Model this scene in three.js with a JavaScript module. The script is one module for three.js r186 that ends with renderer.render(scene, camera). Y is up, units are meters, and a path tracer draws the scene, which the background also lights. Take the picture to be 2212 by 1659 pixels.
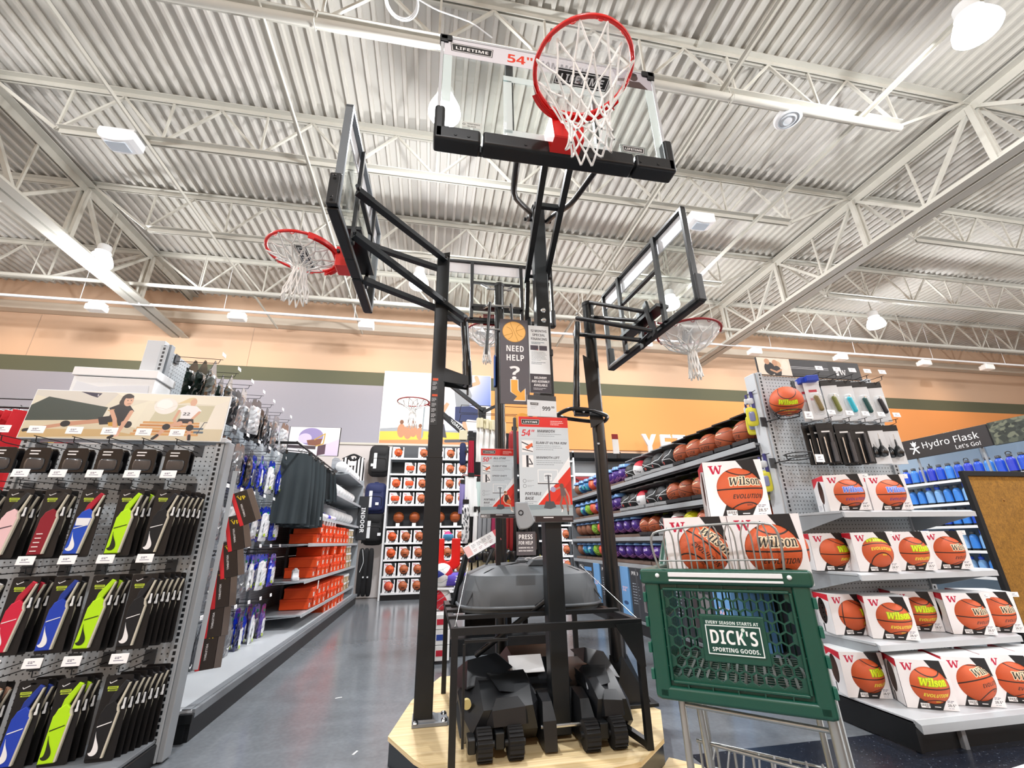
import * as THREE from 'three';
import { RoundedBoxGeometry } from 'three/addons/geometries/RoundedBoxGeometry.js';
import { ConvexGeometry } from 'three/addons/geometries/ConvexGeometry.js';
import { FontLoader } from 'three/addons/loaders/FontLoader.js';
import { TextGeometry } from 'three/addons/geometries/TextGeometry.js';
import { mergeGeometries, toCreasedNormals } from 'three/addons/utils/BufferGeometryUtils.js';

// ---------- camera, sky, exposure, large lights ----------
const scene = new THREE.Scene();
scene.background = new THREE.Color(0x10141a);
const camera = new THREE.PerspectiveCamera(83.38, 2212 / 1659, 0.05, 120);
camera.position.set(0, 1.1, 0);
camera.rotation.order = 'YXZ';
camera.rotation.set(0.35093, -0.18597, -0.01718);
scene.add(camera);
const renderer = new THREE.WebGLRenderer({ antialias: true });
renderer.toneMapping = THREE.LinearToneMapping;
renderer.toneMappingExposure = 0.42;
renderer.shadowMap.enabled = true;
const HIGHBAY = 80, SPILL = 50, WASH = 8;            // candela of each high-bay fixture / each wall-wash head
const BAYS = [                            // x, y, z of the bowl of each high-bay fixture
  [-6.1, 6.0, -7.8], [-0.42, 5.9, -7.47], [4.95, 5.9, -7.45], [10.4, 5.9, -7.55],
  [-0.05, 5.9, -3.75], [5.2, 5.9, -1.95], [-6.0, 5.9, -2.6], [11, 5.9, -2.3], [16.5, 5.9, -5],
  [-6, 5.9, 3], [-0.3, 5.9, 2.4], [5.2, 5.9, 3.2], [11, 5.9, 3.2], [-11, 5.9, -4.5], [-11, 5.9, 2], [18, 5.9, 2],
];

// ---------- helpers ----------
let seed = 7;
const rnd = () => { seed = (seed * 1664525 + 1013904223) >>> 0; return seed / 4294967296; };
const rr = (a, b) => a + (b - a) * rnd();
const V = (x, y, z) => new THREE.Vector3(x, y, z);
const taken = {};
const numbered = (n) => { const k = taken[n] = (taken[n] ?? -1) + 1; return k ? `${n}_${String(k).padStart(3, '0')}` : n; };
function tag(o, label, category, group, kind) {
  o.userData.label = label; o.userData.category = category;
  if (group) o.userData.group = group;
  if (kind) o.userData.kind = kind;
  return o;
}
function thing(name, label, category, [x, y, z] = [0, 0, 0], turn = 0, group) {
  const o = new THREE.Group(); o.name = numbered(name); scene.add(o);
  o.position.set(x, y, z); o.rotation.y = turn;
  return tag(o, label, category, group);
}
const plain = (g) => { const q = g.index ? g.toNonIndexed() : g; for (const k of Object.keys(q.attributes)) if (!['position', 'normal', 'uv'].includes(k)) q.deleteAttribute(k); if (!q.attributes.uv) q.setAttribute('uv', new THREE.BufferAttribute(new Float32Array(q.attributes.position.count * 2), 2)); return q; };
const merge = (gs) => Array.isArray(gs) ? (gs.length === 1 ? gs[0] : mergeGeometries(gs.map(plain))) : gs;
function part(parent, name, gs, mat, label) {
  const m = new THREE.Mesh(merge(gs), mat); m.name = name; m.castShadow = m.receiveShadow = true;
  if (label) m.userData.label = label;
  parent.add(m); return m;
}
function single(name, gs, mat, label, category, pos, turn = 0, group) {
  const m = part(scene, numbered(name), gs, mat); if (pos) m.position.set(...pos); m.rotation.y = turn;
  return tag(m, label, category, group);
}
function struct(name, gs, mat) { const m = part(scene, name, gs, mat); m.userData.kind = 'structure'; return m; }
function copy(src, pos, turn, label, group) {
  const r = src.clone(); r.name = numbered(src.name.replace(/_\d{3}$/, '')); scene.add(r);
  r.userData = { ...src.userData };
  if (pos) r.position.set(...pos); if (turn != null) r.rotation.y = turn;
  if (label) r.userData.label = label; if (group) r.userData.group = group;
  return r;
}
const ORD = ['first', 'second', 'third', 'fourth', 'fifth', 'sixth', 'seventh', 'eighth', 'ninth', 'tenth', 'eleventh', 'twelfth', 'thirteenth', 'fourteenth', 'fifteenth', 'sixteenth', 'seventeenth', 'eighteenth', 'nineteenth', 'twentieth', 'twenty-first', 'twenty-second'];
const box = (w, h, d, x = 0, y = 0, z = 0) => new THREE.BoxGeometry(w, h, d).translate(x, y, z);
const rbox = (w, h, d, x = 0, y = 0, z = 0, r = 0.005, s = 1) => new RoundedBoxGeometry(w, h, d, s, Math.min(r, w / 2.01, h / 2.01, d / 2.01)).translate(x, y, z);
function along(g, p, q) {                // geometry built along +y, centred, laid from p to q
  const a = V(...p), b = V(...q), d = b.clone().sub(a);
  const up = V(0, 1, 0), dir = d.clone().normalize();
  let m;
  const side = Math.abs(dir.y) > 0.999 ? V(1, 0, 0) : V(0, 1, 0).cross(dir).normalize();
  const third = side.clone().cross(dir).normalize();
  m = new THREE.Matrix4().makeBasis(side, dir, third); void up;
  g.applyMatrix4(m); return g.translate((a.x + b.x) / 2, (a.y + b.y) / 2, (a.z + b.z) / 2);
}
const len = (p, q) => Math.hypot(p[0] - q[0], p[1] - q[1], p[2] - q[2]);
const bar = (p, q, w, h = w) => along(new THREE.BoxGeometry(w, len(p, q), h), p, q);
const rod = (p, q, r, n = 8) => along(new THREE.CylinderGeometry(r, r, len(p, q), n), p, q);
const tube = (pts, r, n = 6, seg, closed = false) => new THREE.TubeGeometry(new THREE.CatmullRomCurve3(pts.map((p) => V(...p)), closed, 'catmullrom', 0.3), seg ?? pts.length * 4, r, n, closed);
const lathe = (pts, n = 24) => new THREE.LatheGeometry(pts.map((p) => new THREE.Vector2(...p)), n);
const poly = (pts) => { const s = new THREE.Shape(); pts.forEach((p, i) => i ? s.lineTo(...p) : s.moveTo(...p)); s.closePath(); return s; };
const extr = (shape, d, bevel = 0, seg = 6) => new THREE.ExtrudeGeometry(shape, { depth: d, bevelEnabled: bevel > 0, bevelSize: bevel, bevelThickness: bevel, bevelSegments: 1, curveSegments: seg });
function planarUV(g, x0, y0, w, h) { const p = g.attributes.position, u = g.attributes.uv; for (let i = 0; i < p.count; i++) u.setXY(i, (p.getX(i) - x0) / w, (p.getY(i) - y0) / h); return g; }
const hull = (pts) => { const g = new ConvexGeometry(pts.map((p) => V(...p))); g.setAttribute('uv', new THREE.BufferAttribute(new Float32Array(g.attributes.position.count * 2), 2)); return g; };
function pillow(w, h, d, s = 1, nx = 6, ny = 8, rough = 0.15) {       // soft closed bag, wrinkled, centred
  const g = new THREE.SphereGeometry(1, nx * 2, ny), p = g.attributes.position, u = g.attributes.uv;
  for (let i = 0; i < p.count; i++) {
    let x = p.getX(i), y = p.getY(i), z = p.getZ(i);
    const ex = 0.45, sx = Math.sign(x) * Math.abs(x) ** ex, sy = Math.sign(y) * Math.abs(y) ** ex;
    const m = Math.max(Math.abs(sx), Math.abs(sy)), k = 1 - m ** 4 * 0.6;
    const wr = 1 + rough * Math.sin(x * 7 + s * 3.1 + y * 4) + rough * Math.sin(y * 11 + s * 1.7);
    p.setXYZ(i, sx * w / 2, sy * h / 2, Math.sign(z) * Math.abs(z) ** 0.7 * d / 2 * k * wr);
    u.setXY(i, sx / 2 + 0.5, sy / 2 + 0.5);
  }
  g.computeVertexNormals(); return g;
}
function crinkle(w, h, d) {            // flat plastic bag with creased facets, centred
  const nx = 6, ny = 9, g = new THREE.BoxGeometry(w, h, d, nx, ny, 1), p = g.attributes.position, memo = {};
  for (let i = 0; i < p.count; i++) {
    const x = p.getX(i), y = p.getY(i), z = p.getZ(i), k = `${x.toFixed(4)},${y.toFixed(4)},${z > 0}`;
    const q = memo[k] ??= [rr(-1, 1), rr(-1, 1), rnd()], ex = 2 * x / w, ey = 2 * y / h, f = Math.max(0.12, (1 - ex ** 4) * (1 - ey ** 6));
    p.setXYZ(i, x + q[0] * w * 0.035, y + q[1] * h * 0.02 + (Math.abs(ey) > 0.99 ? ex * ex * -0.006 * Math.sign(ey) : 0), z * f * (0.45 + 0.75 * q[2]));
  }
  const n = g.toNonIndexed(); n.computeVertexNormals(); return n;
}
function wavy(w, h, amp, folds, s, nx = 16, ny = 4, taper = 0.85) {   // hanging cloth with thickness; top at y = 0
  const g = new THREE.BoxGeometry(w, h, 0.014, nx, ny, 1).translate(0, -h / 2, 0), p = g.attributes.position;
  for (let i = 0; i < p.count; i++) {
    const x = p.getX(i), y = p.getY(i), t = -y / h;
    p.setXYZ(i, x * (taper + (1 - taper) * t + 0.03 * Math.sin(t * 5 + s)), y, p.getZ(i) + amp * t * Math.sin(x / w * folds * 6.28 + s) + amp * 0.4 * Math.sin(t * 4 + s * 2));
  }
  g.computeVertexNormals(); return g;
}

// ---------- materials ----------
const std = (color, roughness = 0.6, metalness = 0, extra = {}) => new THREE.MeshStandardMaterial({ color, roughness, metalness, ...extra });
const phys = (o) => new THREE.MeshPhysicalMaterial(o);
function noiseTex(n, f, lo, hi, s = 1, sr = false) {
  const c = new Uint8Array(n * n * 4); let k = s * 7919;
  const r = () => { k = (k * 1664525 + 1013904223) >>> 0; return k / 4294967296; };
  const gr = f.map(([m]) => Float32Array.from({ length: m * m }, r));
  for (let y = 0; y < n; y++) for (let x = 0; x < n; x++) {
    let v = 0, wt = 0;
    f.forEach(([m, a], i) => {
      const fx = x / n * m, fy = y / n * m, x0 = fx | 0, y0 = fy | 0, tx = fx - x0, ty = fy - y0, g = gr[i], at = (xx, yy) => g[(yy % m) * m + xx % m];
      const sx = tx * tx * (3 - 2 * tx), sy = ty * ty * (3 - 2 * ty);
      v += a * ((at(x0, y0) * (1 - sx) + at(x0 + 1, y0) * sx) * (1 - sy) + (at(x0, y0 + 1) * (1 - sx) + at(x0 + 1, y0 + 1) * sx) * sy); wt += a;
    });
    const q = Math.round(lo + (hi - lo) * v / wt), o = (y * n + x) * 4; c[o] = c[o + 1] = c[o + 2] = q; c[o + 3] = 255;
  }
  const t = new THREE.DataTexture(c, n, n); t.wrapS = t.wrapT = THREE.RepeatWrapping; t.magFilter = THREE.LinearFilter; if (sr) t.colorSpace = THREE.SRGBColorSpace; t.needsUpdate = true; return t;
}
function canvasTex(w, h, draw) {
  const c = document.createElement('canvas'); c.width = w; c.height = h; const x = c.getContext('2d'); draw(x, w, h);
  const t = new THREE.CanvasTexture(c); t.colorSpace = THREE.SRGBColorSpace; return t;
}
function txt(x, s, px, py, size, color, { w = 0, font = 'sans-serif', bold = true, skew = 0, align = 'center', stroke, lw = 4, rot = 0, sy = 1 } = {}) {
  x.save(); x.translate(px, py); x.rotate(rot); x.transform(1, 0, -skew, 1, 0, 0); x.font = `${bold ? 'bold ' : ''}${size}px ${font}`; x.textAlign = align; x.textBaseline = 'middle';
  const k = w ? w / x.measureText(s).width : 1; x.scale(k, sy);
  if (stroke) { x.strokeStyle = stroke; x.lineWidth = lw; x.lineJoin = 'round'; x.strokeText(s, 0, 0); }
  x.fillStyle = color; x.fillText(s, 0, 0); x.restore();
}
const fillP = (x, c, pts) => { x.fillStyle = c; x.beginPath(); pts.forEach((p, i) => i ? x.lineTo(...p) : x.moveTo(...p)); x.closePath(); x.fill(); };
const lineP = (x, c, w, pts) => { x.strokeStyle = c; x.lineWidth = w; x.lineJoin = x.lineCap = 'round'; x.beginPath(); pts.forEach((p, i) => i ? x.lineTo(...p) : x.moveTo(...p)); x.stroke(); };
const disc = (x, c, px, py, rx, ry = rx, rot = 0) => { x.fillStyle = c; x.beginPath(); x.ellipse(px, py, rx, ry, rot, 0, 7); x.fill(); };
function greek(x, px, py, w, n, step, c = '#777', hgt = 3) { x.fillStyle = c; for (let i = 0; i < n; i++) { let a = px; const end = px + w * (i === n - 1 ? 0.6 : 0.85 + 0.15 * ((i * 7) % 3) / 2); while (a < end) { const l = 5 + ((a * 13 + i * 7) % 11); x.fillRect(a, py + i * step, Math.min(l, end - a), hgt); a += l + 3; } } }
const map = (t, roughness = 0.55, extra = {}) => new THREE.MeshStandardMaterial({ map: t, roughness, ...extra });

const M = {
  deck: std('#cbc8c0', 0.75), steel: std('#c2c0b6', 0.7), steelDark: std('#a5a39a', 0.7),
  black: std('#0e1114', 0.42), blackGloss: phys({ color: '#0b0e11', roughness: 0.3, clearcoat: 0.4, clearcoatRoughness: 0.25 }), blackMatt: std('#0d0e11', 0.75), tank: phys({ color: '#0f1216', roughness: 0.42, clearcoat: 0.15, clearcoatRoughness: 0.4 }),
  poleTex: std('#11161a', 0.45, 0.1), grey: std('#9aa0a5', 0.45, 0.1), greyLight: std('#c3c8cc', 0.4, 0.1), greyMid: std('#7d8287', 0.5, 0.1), greyDark: std('#3c4146', 0.5),
  shelf: std('#aab0b4', 0.4, 0.25), white: std('#eceff0', 0.5), whiteGloss: phys({ color: '#f2f4f5', roughness: 0.35, clearcoat: 0.3 }), chrome: std('#d4d8da', 0.22, 1), zinc: std('#b5bab9', 0.35, 0.85),
  red: phys({ color: '#e4150f', roughness: 0.32, clearcoat: 0.5, clearcoatRoughness: 0.2 }), redDark: std('#8d1218', 0.5), redCloth: std('#b80f1c', 0.85), net: std('#f1f1ee', 0.8), cream: std('#ddd7b8', 0.7),
  glass: phys({ color: '#fcfffe', roughness: 0.0, transmission: 1, thickness: 0, ior: 1.5 }), tint: std('#dcecec', 0.3, 0, { transparent: true, opacity: 0.82 }),
  clear: phys({ color: '#ffffff', roughness: 0.05, transmission: 1, thickness: 0, ior: 1.45 }),
  hullGrey: std('#4d5256', 0.5), orangeBox: std('#f2500f', 0.6), orangeLid: std('#ee4a12', 0.6), navy: std('#1d2750', 0.8), wood: null,
  yellow: std('#e3d810', 0.5), green: phys({ color: '#0c4a3b', roughness: 0.35, clearcoat: 0.3, clearcoatRoughness: 0.3 }), greenLt: std('#1b5c4c', 0.4),
  glow: std('#ffffff', 0.4, 0, { emissive: '#ffffff', emissiveIntensity: 7 }), head: std('#f3f3f0', 0.5, 0, { emissive: '#fff4e2', emissiveIntensity: 0.35 }),
};
// ---------- the setting ----------
const floorRough = noiseTex(256, [[6, 1], [40, 0.6], [128, 0.4]], 80, 120, 3), floorCol = noiseTex(512, [[5, 1], [24, 0.5], [256, 0.8]], 205, 255, 5, true);
floorCol.repeat.set(0.28, 0.28); floorRough.repeat.set(0.5, 0.5);
const floorMat = new THREE.MeshStandardMaterial({ color: '#83898f', map: floorCol, roughness: 0.42, roughnessMap: floorRough });
function flat(w, d, x, y, z, h = 0.2) { const g = box(w, h, d, x, y - h / 2, z), p = g.attributes.position, u = g.attributes.uv; for (let i = 0; i < p.count; i++) u.setXY(i, p.getX(i), p.getZ(i)); return g; }
const RX0 = -13, RX1 = 24, RZ0 = -10.8, RZ1 = 6;
struct('floor', flat(RX1 - RX0 + 1, RZ1 - RZ0 + 1, (RX0 + RX1) / 2, 0, (RZ0 + RZ1) / 2), floorMat);
const speck = noiseTex(512, [[256, 1], [90, 0.7]], 0, 255, 9); void speck;
const speckTex = canvasTex(512, 512, (x) => { x.fillStyle = '#1a1f2a'; x.fillRect(0, 0, 512, 512); for (let i = 0; i < 2600; i++) { x.fillStyle = ['#3a4252', '#262d3a', '#0c0f15', '#79818f', '#30384a'][i % 5]; x.fillRect(rnd() * 512, rnd() * 512, 1 + rnd() * 3, 1 + rnd() * 3); } });
speckTex.wrapS = speckTex.wrapT = THREE.RepeatWrapping; speckTex.repeat.set(1.1, 1.1);
struct('floor_tile_area', flat(9, 8, 5.95, 0.004, 1.34, 0.004), map(speckTex, 0.3));
{ // white mat
  const g = flat(2.4, 1.5, 0, 0.03, 0, 0.024);
  single('floor_mat', g, std('#e9ebee', 0.8), 'plain white mat lying on the dark speckled floor in front of the boxed-ball end cap', 'mat', [3.62, 0, -1.5], 0.16);
}
const wallMat = std('#d2b296', 0.85), bandMat = std('#5c5f4c', 0.85), greyBlue = std('#9c9ca6', 0.8), orangeWall = std('#ec9f5e', 0.8), slatwall = std('#c4bfbd', 0.6);
struct('wall_back', box(RX1 - RX0, 7.6, 0.3, (RX0 + RX1) / 2, 3.7, RZ0 - 0.15), wallMat);
struct('wall_left', box(0.3, 7.6, RZ1 - RZ0, RX0 - 0.15, 3.7, (RZ0 + RZ1) / 2), wallMat);
struct('wall_right', box(0.3, 7.6, RZ1 - RZ0, RX1 + 0.15, 3.7, (RZ0 + RZ1) / 2), wallMat);
struct('wall_front', box(RX1 - RX0, 7.6, 0.3, (RX0 + RX1) / 2, 3.7, RZ1 + 0.15), wallMat);
struct('trim_1', box(RX1 - RX0, 0.36, 0.03, (RX0 + RX1) / 2, 5.07, RZ0 + 0.015), bandMat);
struct('wall_panel_grey', box(11.7, 1.5, 0.03, RX0 + 5.85, 4.14, RZ0 + 0.015), greyBlue);
struct('wall_panel_orange', box(RX1 - 1.45, 1.53, 0.03, (RX1 + 1.45) / 2, 4.125, RZ0 + 0.015), orangeWall);
struct('wall_panel_slatwall', box(16.2, 3.38, 0.03, RX0 + 8.1, 1.7, RZ0 + 0.015), slatwall);
struct('trim_2', box(16.2, 0.05, 0.06, RX0 + 8.1, 3.385, RZ0 + 0.03), M.steel);
struct('trim_3', rbox(RX1 - RX0, 0.2, 0.26, (RX0 + RX1) / 2, 6.42, RZ0 + 0.13, 0.03), std('#d3c6b4', 0.75));
for (const x of [-9.2, -4.6]) struct(`trim_${x < -5 ? 4 : 5}`, box(0.012, 1.05, 0.006, x, 5.78, RZ0 + 0.002), std('#b79f8b', 0.9));

// ceiling: corrugated deck sheets
{
  const ceil = new THREE.Group(); ceil.name = 'ceiling'; ceil.userData.kind = 'structure'; scene.add(ceil);
  const P = 0.165, top = [], bot = [];
  for (let i = 0; i < 6; i++) { const x = i * P; bot.push([x, 0.05], [x + 0.1, 0.05], [x + 0.112, 0], [x + 0.153, 0]); }
  bot.push([6 * P, 0.05]); top.push([6 * P, 0.09], [0, 0.09]);
  const g = extr(poly([...bot, ...top]), RZ1 - RZ0 + 0.6).translate(0, 0, RZ0 - 0.3);
  const tones = [std('#cac7bf', 0.75), std('#c6c3ba', 0.75), std('#cdcac3', 0.75)];
  for (let i = 0, x = RX0 - 0.3; x < RX1 + 0.2; i++, x += 6 * P) { const m = part(ceil, 'deck_panel', g, tones[(i * 5) % 3]); m.position.set(x, 7.15, 0); }
  struct('roof_slab', box(RX1 - RX0 + 0.8, 0.2, RZ1 - RZ0 + 0.8, (RX0 + RX1) / 2, 7.36, (RZ0 + RZ1) / 2), M.steelDark);
}
// joists
const GX = [-6.2, 7.6, 21.4], JZ = [-9.1, -7.15, -5.2, -3.28, -1.3, 0.65], JT = 7.1, JB = 6.3;
{
  const WEB = 1.24;
  const diagA = bar([0, JB + 0.03, 0], [WEB / 2, JT - 0.04, 0], 0.032, 0.032), diagB = bar([WEB / 2, JT - 0.04, 0], [WEB, JB + 0.03, 0], 0.032, 0.032), vert = bar([0, JB + 0.03, 0], [0, JT - 0.04, 0], 0.026, 0.026);
  const place = ['beside the back wall', 'second out from the back wall', 'third out from the back wall', 'fourth out from the back wall', 'above the big clear backboard', 'nearest overhead'];
  const bayName = ['left of the left girder', 'between the two girders', 'right of the right girder'];
  function joist(x0, x1, z, label, cutL, cutR) {
    const t = thing('roof_joist', label, 'joist', [0, 0, z]);
    const L = x1 - x0, a = x0 + (cutL ? 1.15 : 0), b = x1 - (cutR ? 1.6 : 0);
    const chord = (p, q, y) => [box(q - p, 0.075, 0.012, (p + q) / 2, y, 0.018), box(q - p, 0.075, 0.012, (p + q) / 2, y, -0.018), box(q - p, 0.012, 0.075, (p + q) / 2, y + 0.034, 0.055), box(q - p, 0.012, 0.075, (p + q) / 2, y + 0.034, -0.055)];
    part(t, 'top_chord', chord(x0, x1, JT), M.steel);
    part(t, 'bottom_chord', chord(a, b, JB), M.steel);
    const n = Math.round((b - a) / WEB - 0.2), off = a + (b - a - n * WEB) / 2;
    for (let i = 0; i < n; i++) {
      for (const g of [diagA, diagB, vert]) { const m = part(t, 'web_member', g, M.steel); m.position.x = off + i * WEB; }
    }
    const m = part(t, 'web_member', vert, M.steel); m.position.x = off + n * WEB;
    part(t, 'end_web', bar([x0 + 0.15, JT - 0.03, 0], [off, JB + 0.03, 0], 0.05, 0.04), M.steel);
    part(t, 'end_web', bar([x1 - 0.15, JT - 0.03, 0], [off + n * WEB, JB + 0.03, 0], 0.05, 0.04), M.steel);
    void L;
  }
  JZ.forEach((z, k) => [[RX0, GX[0], 0, 1], [GX[0], GX[1], 1, 1], [GX[1], GX[2], 1, 1]].forEach(([x0, x1, cl, cr], b) => {
    if (k === 5 && b !== 1) return;
    joist(x0, x1, z, `cream open-web roof joist ${bayName[b]}, ${place[k]}`, cl, cr);
  }));
}
// girders along the depth of the room
GX.slice(0, 2).forEach((X, gi) => {
  const t = thing('roof_girder', `heavy cream girder truss ${gi ? 'beyond the right-hand ball shelves' : 'above the left-hand pegboard end cap'}`, 'girder', [X, 0, 0]);
  const z0 = RZ0, z1 = 2.6, zc = (z0 + z1) / 2, l = z1 - z0, B = 5.92, T = 7.02;
  part(t, 'top_chord', [box(0.14, 0.016, l, -0.09, T + 0.06, zc), box(0.14, 0.016, l, 0.09, T + 0.06, zc), box(0.016, 0.15, l, -0.028, T, zc), box(0.016, 0.15, l, 0.028, T, zc)], M.steel);
  part(t, 'bottom_chord', [box(0.16, 0.018, l, -0.11, B, zc), box(0.16, 0.018, l, 0.11, B, zc), box(0.018, 0.16, l, -0.035, B + 0.07, zc), box(0.018, 0.16, l, 0.035, B + 0.07, zc)], M.steel);
  const zs = JZ.slice(0, 6);
  zs.forEach((z, k) => {
    for (const s of [-1, 1]) part(t, 'web_vertical', bar([s * 0.05, B + 0.05, z], [s * 0.05, T, z], 0.05, 0.075), M.steel);
    if (k < 5) {
      const zm = (z + zs[k + 1]) / 2;
      part(t, 'web_diagonal', bar([0, T - 0.02, z + 0.05], [0, B + 0.06, zm], 0.06, 0.05), M.steel);
      part(t, 'web_diagonal', bar([0, B + 0.06, zm], [0, T - 0.02, zs[k + 1] - 0.05], 0.06, 0.05), M.steel);
      part(t, 'web_post', bar([0, B + 0.05, zm], [0, T - 0.02, zm], 0.03, 0.03), M.steel);
    }
  });
});
// bridging lines, conduit, sprinkler pipe
[[-4.0, 'over the left-hand pegboard end cap'], [-1.95, 'over the left aisle'], [3.27, 'right of the tall hoop'], [5.3, 'midway to the right girder']].forEach(([x, w]) => single('bridging_angle', [box(0.05, 0.008, 12.6, 0, 0, -4.3), box(0.008, 0.05, 12.6, 0.02, -0.02, -4.3)], M.steel, `thin cream bridging angle tying the joists together ${w}`, 'beam', [x, JB - 0.045, 0]));
single('strut_channel', [box(0.042, 0.04, 5.4, 0, 0, 0), ...Array.from({ length: 50 }, (_, i) => box(0.014, 0.003, 0.03, 0, -0.021, -2.6 + i * 0.106))].slice(0, 1), M.steel, 'cream strut channel with slots under the roof deck, right of the tall hoop', 'channel', [3.15, 7.12, -1.6]);
{
  const t = thing('sprinkler_pipe', 'cream sprinkler pipe slung under the joist above the big clear backboard', 'pipe', [0, 6.17, -3.2]);
  part(t, 'pipe', rod([-12.8, 0, 0], [5.9, 0, 0], 0.045, 12), M.steel);
  for (let x = -11; x < 5.8; x += 2.4) part(t, 'hanger', [rod([x, 0.04, 0], [x, 0.2, 0], 0.008, 5), tube([[x, 0.05, 0.05], [x, -0.05, 0.05], [x, -0.05, -0.05], [x, 0.05, -0.05]], 0.006, 4, 12)], M.steel);
  const w = thing('sprinkler_pipe', 'cream sprinkler pipe running along under the joist beside the back wall', 'pipe', [0, 6.2, -8.85]);
  part(w, 'pipe', rod([-12.8, 0, 0], [21, 0, 0], 0.04, 12), M.steel);
  for (let x = -11; x < 20; x += 3) part(w, 'hanger', rod([x, 0.03, 0], [x, 0.9, 0], 0.009, 5), M.steel);
  const c = thing('cable_coil', 'coil of white cable hung under a joist up beside the big backboard', 'cable', [-0.52, 6.28, -2.9]);
  part(c, 'coil', [0, 1, 2].map((i) => new THREE.TorusGeometry(0.15 + i * 0.008, 0.007, 6, 28).rotateX(1.25 + i * 0.12).translate(0, -0.02 * i, 0)), M.white);
  part(c, 'lead', tube([[0.1, 0, 0.05], [0.35, -0.06, 0], [0.7, 0.02, -0.1], [0.95, 0, -0.2]], 0.007, 5), M.white);
}
// ceiling devices
{
  const d = thing('smoke_detector', 'round white speaker disc under the joist right of the tall hoop', 'speaker', [4.29, 6.16, -3.31]);
  part(d, 'housing', lathe([[0, 0.06], [0.13, 0.06], [0.165, 0.02], [0.165, -0.02], [0.15, -0.035], [0.06, -0.05], [0, -0.05]], 28), M.whiteGloss);
  part(d, 'grille', [new THREE.TorusGeometry(0.115, 0.008, 6, 28).rotateX(Math.PI / 2).translate(0, -0.045, 0), new THREE.TorusGeometry(0.07, 0.008, 6, 24).rotateX(Math.PI / 2).translate(0, -0.052, 0)], M.grey);
  [[-4.24, 6.17, -5.09, 'under the joist over the left-hand pegboard end cap'], [4.27, 6.15, -5.23, 'beyond the right-hand backboard']].forEach(([x, y, z, w]) => {
    const t = thing('ceiling_unit', `rounded white wedge-shaped ceiling unit ${w}`, 'ceiling unit', [x, y, z]);
    const s = new THREE.Shape(); s.moveTo(-0.2, 0.08); s.lineTo(0.2, 0.08); s.lineTo(0.2, -0.06); s.quadraticCurveTo(0.05, -0.13, -0.12, -0.09); s.quadraticCurveTo(-0.24, -0.04, -0.2, 0.08);
    part(t, 'housing', extr(s, 0.22, 0.012).translate(0, 0, -0.11), M.whiteGloss);
    part(t, 'lens', rbox(0.24, 0.02, 0.16, -0.01, -0.11, 0), std('#c5d0da', 0.25));
    part(t, 'bracket', box(0.08, 0.05, 0.12, 0.1, 0.115, 0), M.steel);
  });
}
// high-bay fixtures
{
  const bowlShape = [[0.02, 0.2], [0.1, 0.19], [0.17, 0.12], [0.215, 0.02], [0.225, -0.04], [0.2, -0.075], [0.1, -0.09], [0, -0.092]], bowl = lathe(bowlShape.map(([a, b]) => [a * 0.85, b]), 32);
  const cap = lathe([[0, 0.34], [0.09, 0.34], [0.1, 0.32], [0.1, 0.21], [0.12, 0.195], [0.05, 0.19]], 20), hang = rod([0, 0.34, 0], [0, 1.27, 0], 0.012, 6), hook = new THREE.TorusGeometry(0.035, 0.008, 6, 14).translate(0, 0.38, 0);
  const where = ['hanging beside the left girder', 'seen between the side backboard and its pole', 'seen behind the right-hand backboard', 'hanging right of the right girder', 'partly behind the lower corner of the big clear backboard', 'in the top corner above the right girder', 'out of view over the pegboard end cap', 'far over the right girder', 'at the far right of the hall'];
  BAYS.forEach(([x, y, z], i) => {
    if (i < 9) {
      const t = thing('high_bay_light', `glowing white bowl-shaped high-bay light ${where[i]}`, 'light', [x, y, z]);
      part(t, 'bowl', bowl, M.glow); part(t, 'ballast', cap, M.white); part(t, 'hanger', [hang, hook], M.steel);
    } else { const t = thing('high_bay_light', `glowing white bowl-shaped high-bay light of the rows behind the viewer`, 'light', [x, y, z], 0, 'lights behind the viewer'); part(t, 'bowl', bowl, M.glow); part(t, 'ballast', cap, M.white); }
    const l = new THREE.SpotLight('#fbfcff', HIGHBAY, 0, 1.3, 0.5, 2); l.position.set(x, y - 0.24, z); l.target.position.set(x, 0, z); l.castShadow = true; l.shadow.radius = 5; scene.add(l, l.target);
    const q = new THREE.PointLight('#fbfcff', SPILL, 0, 2); q.position.set(x, y - 0.26, z); q.castShadow = true; q.shadow.radius = 5; scene.add(q);
  });
}
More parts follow.
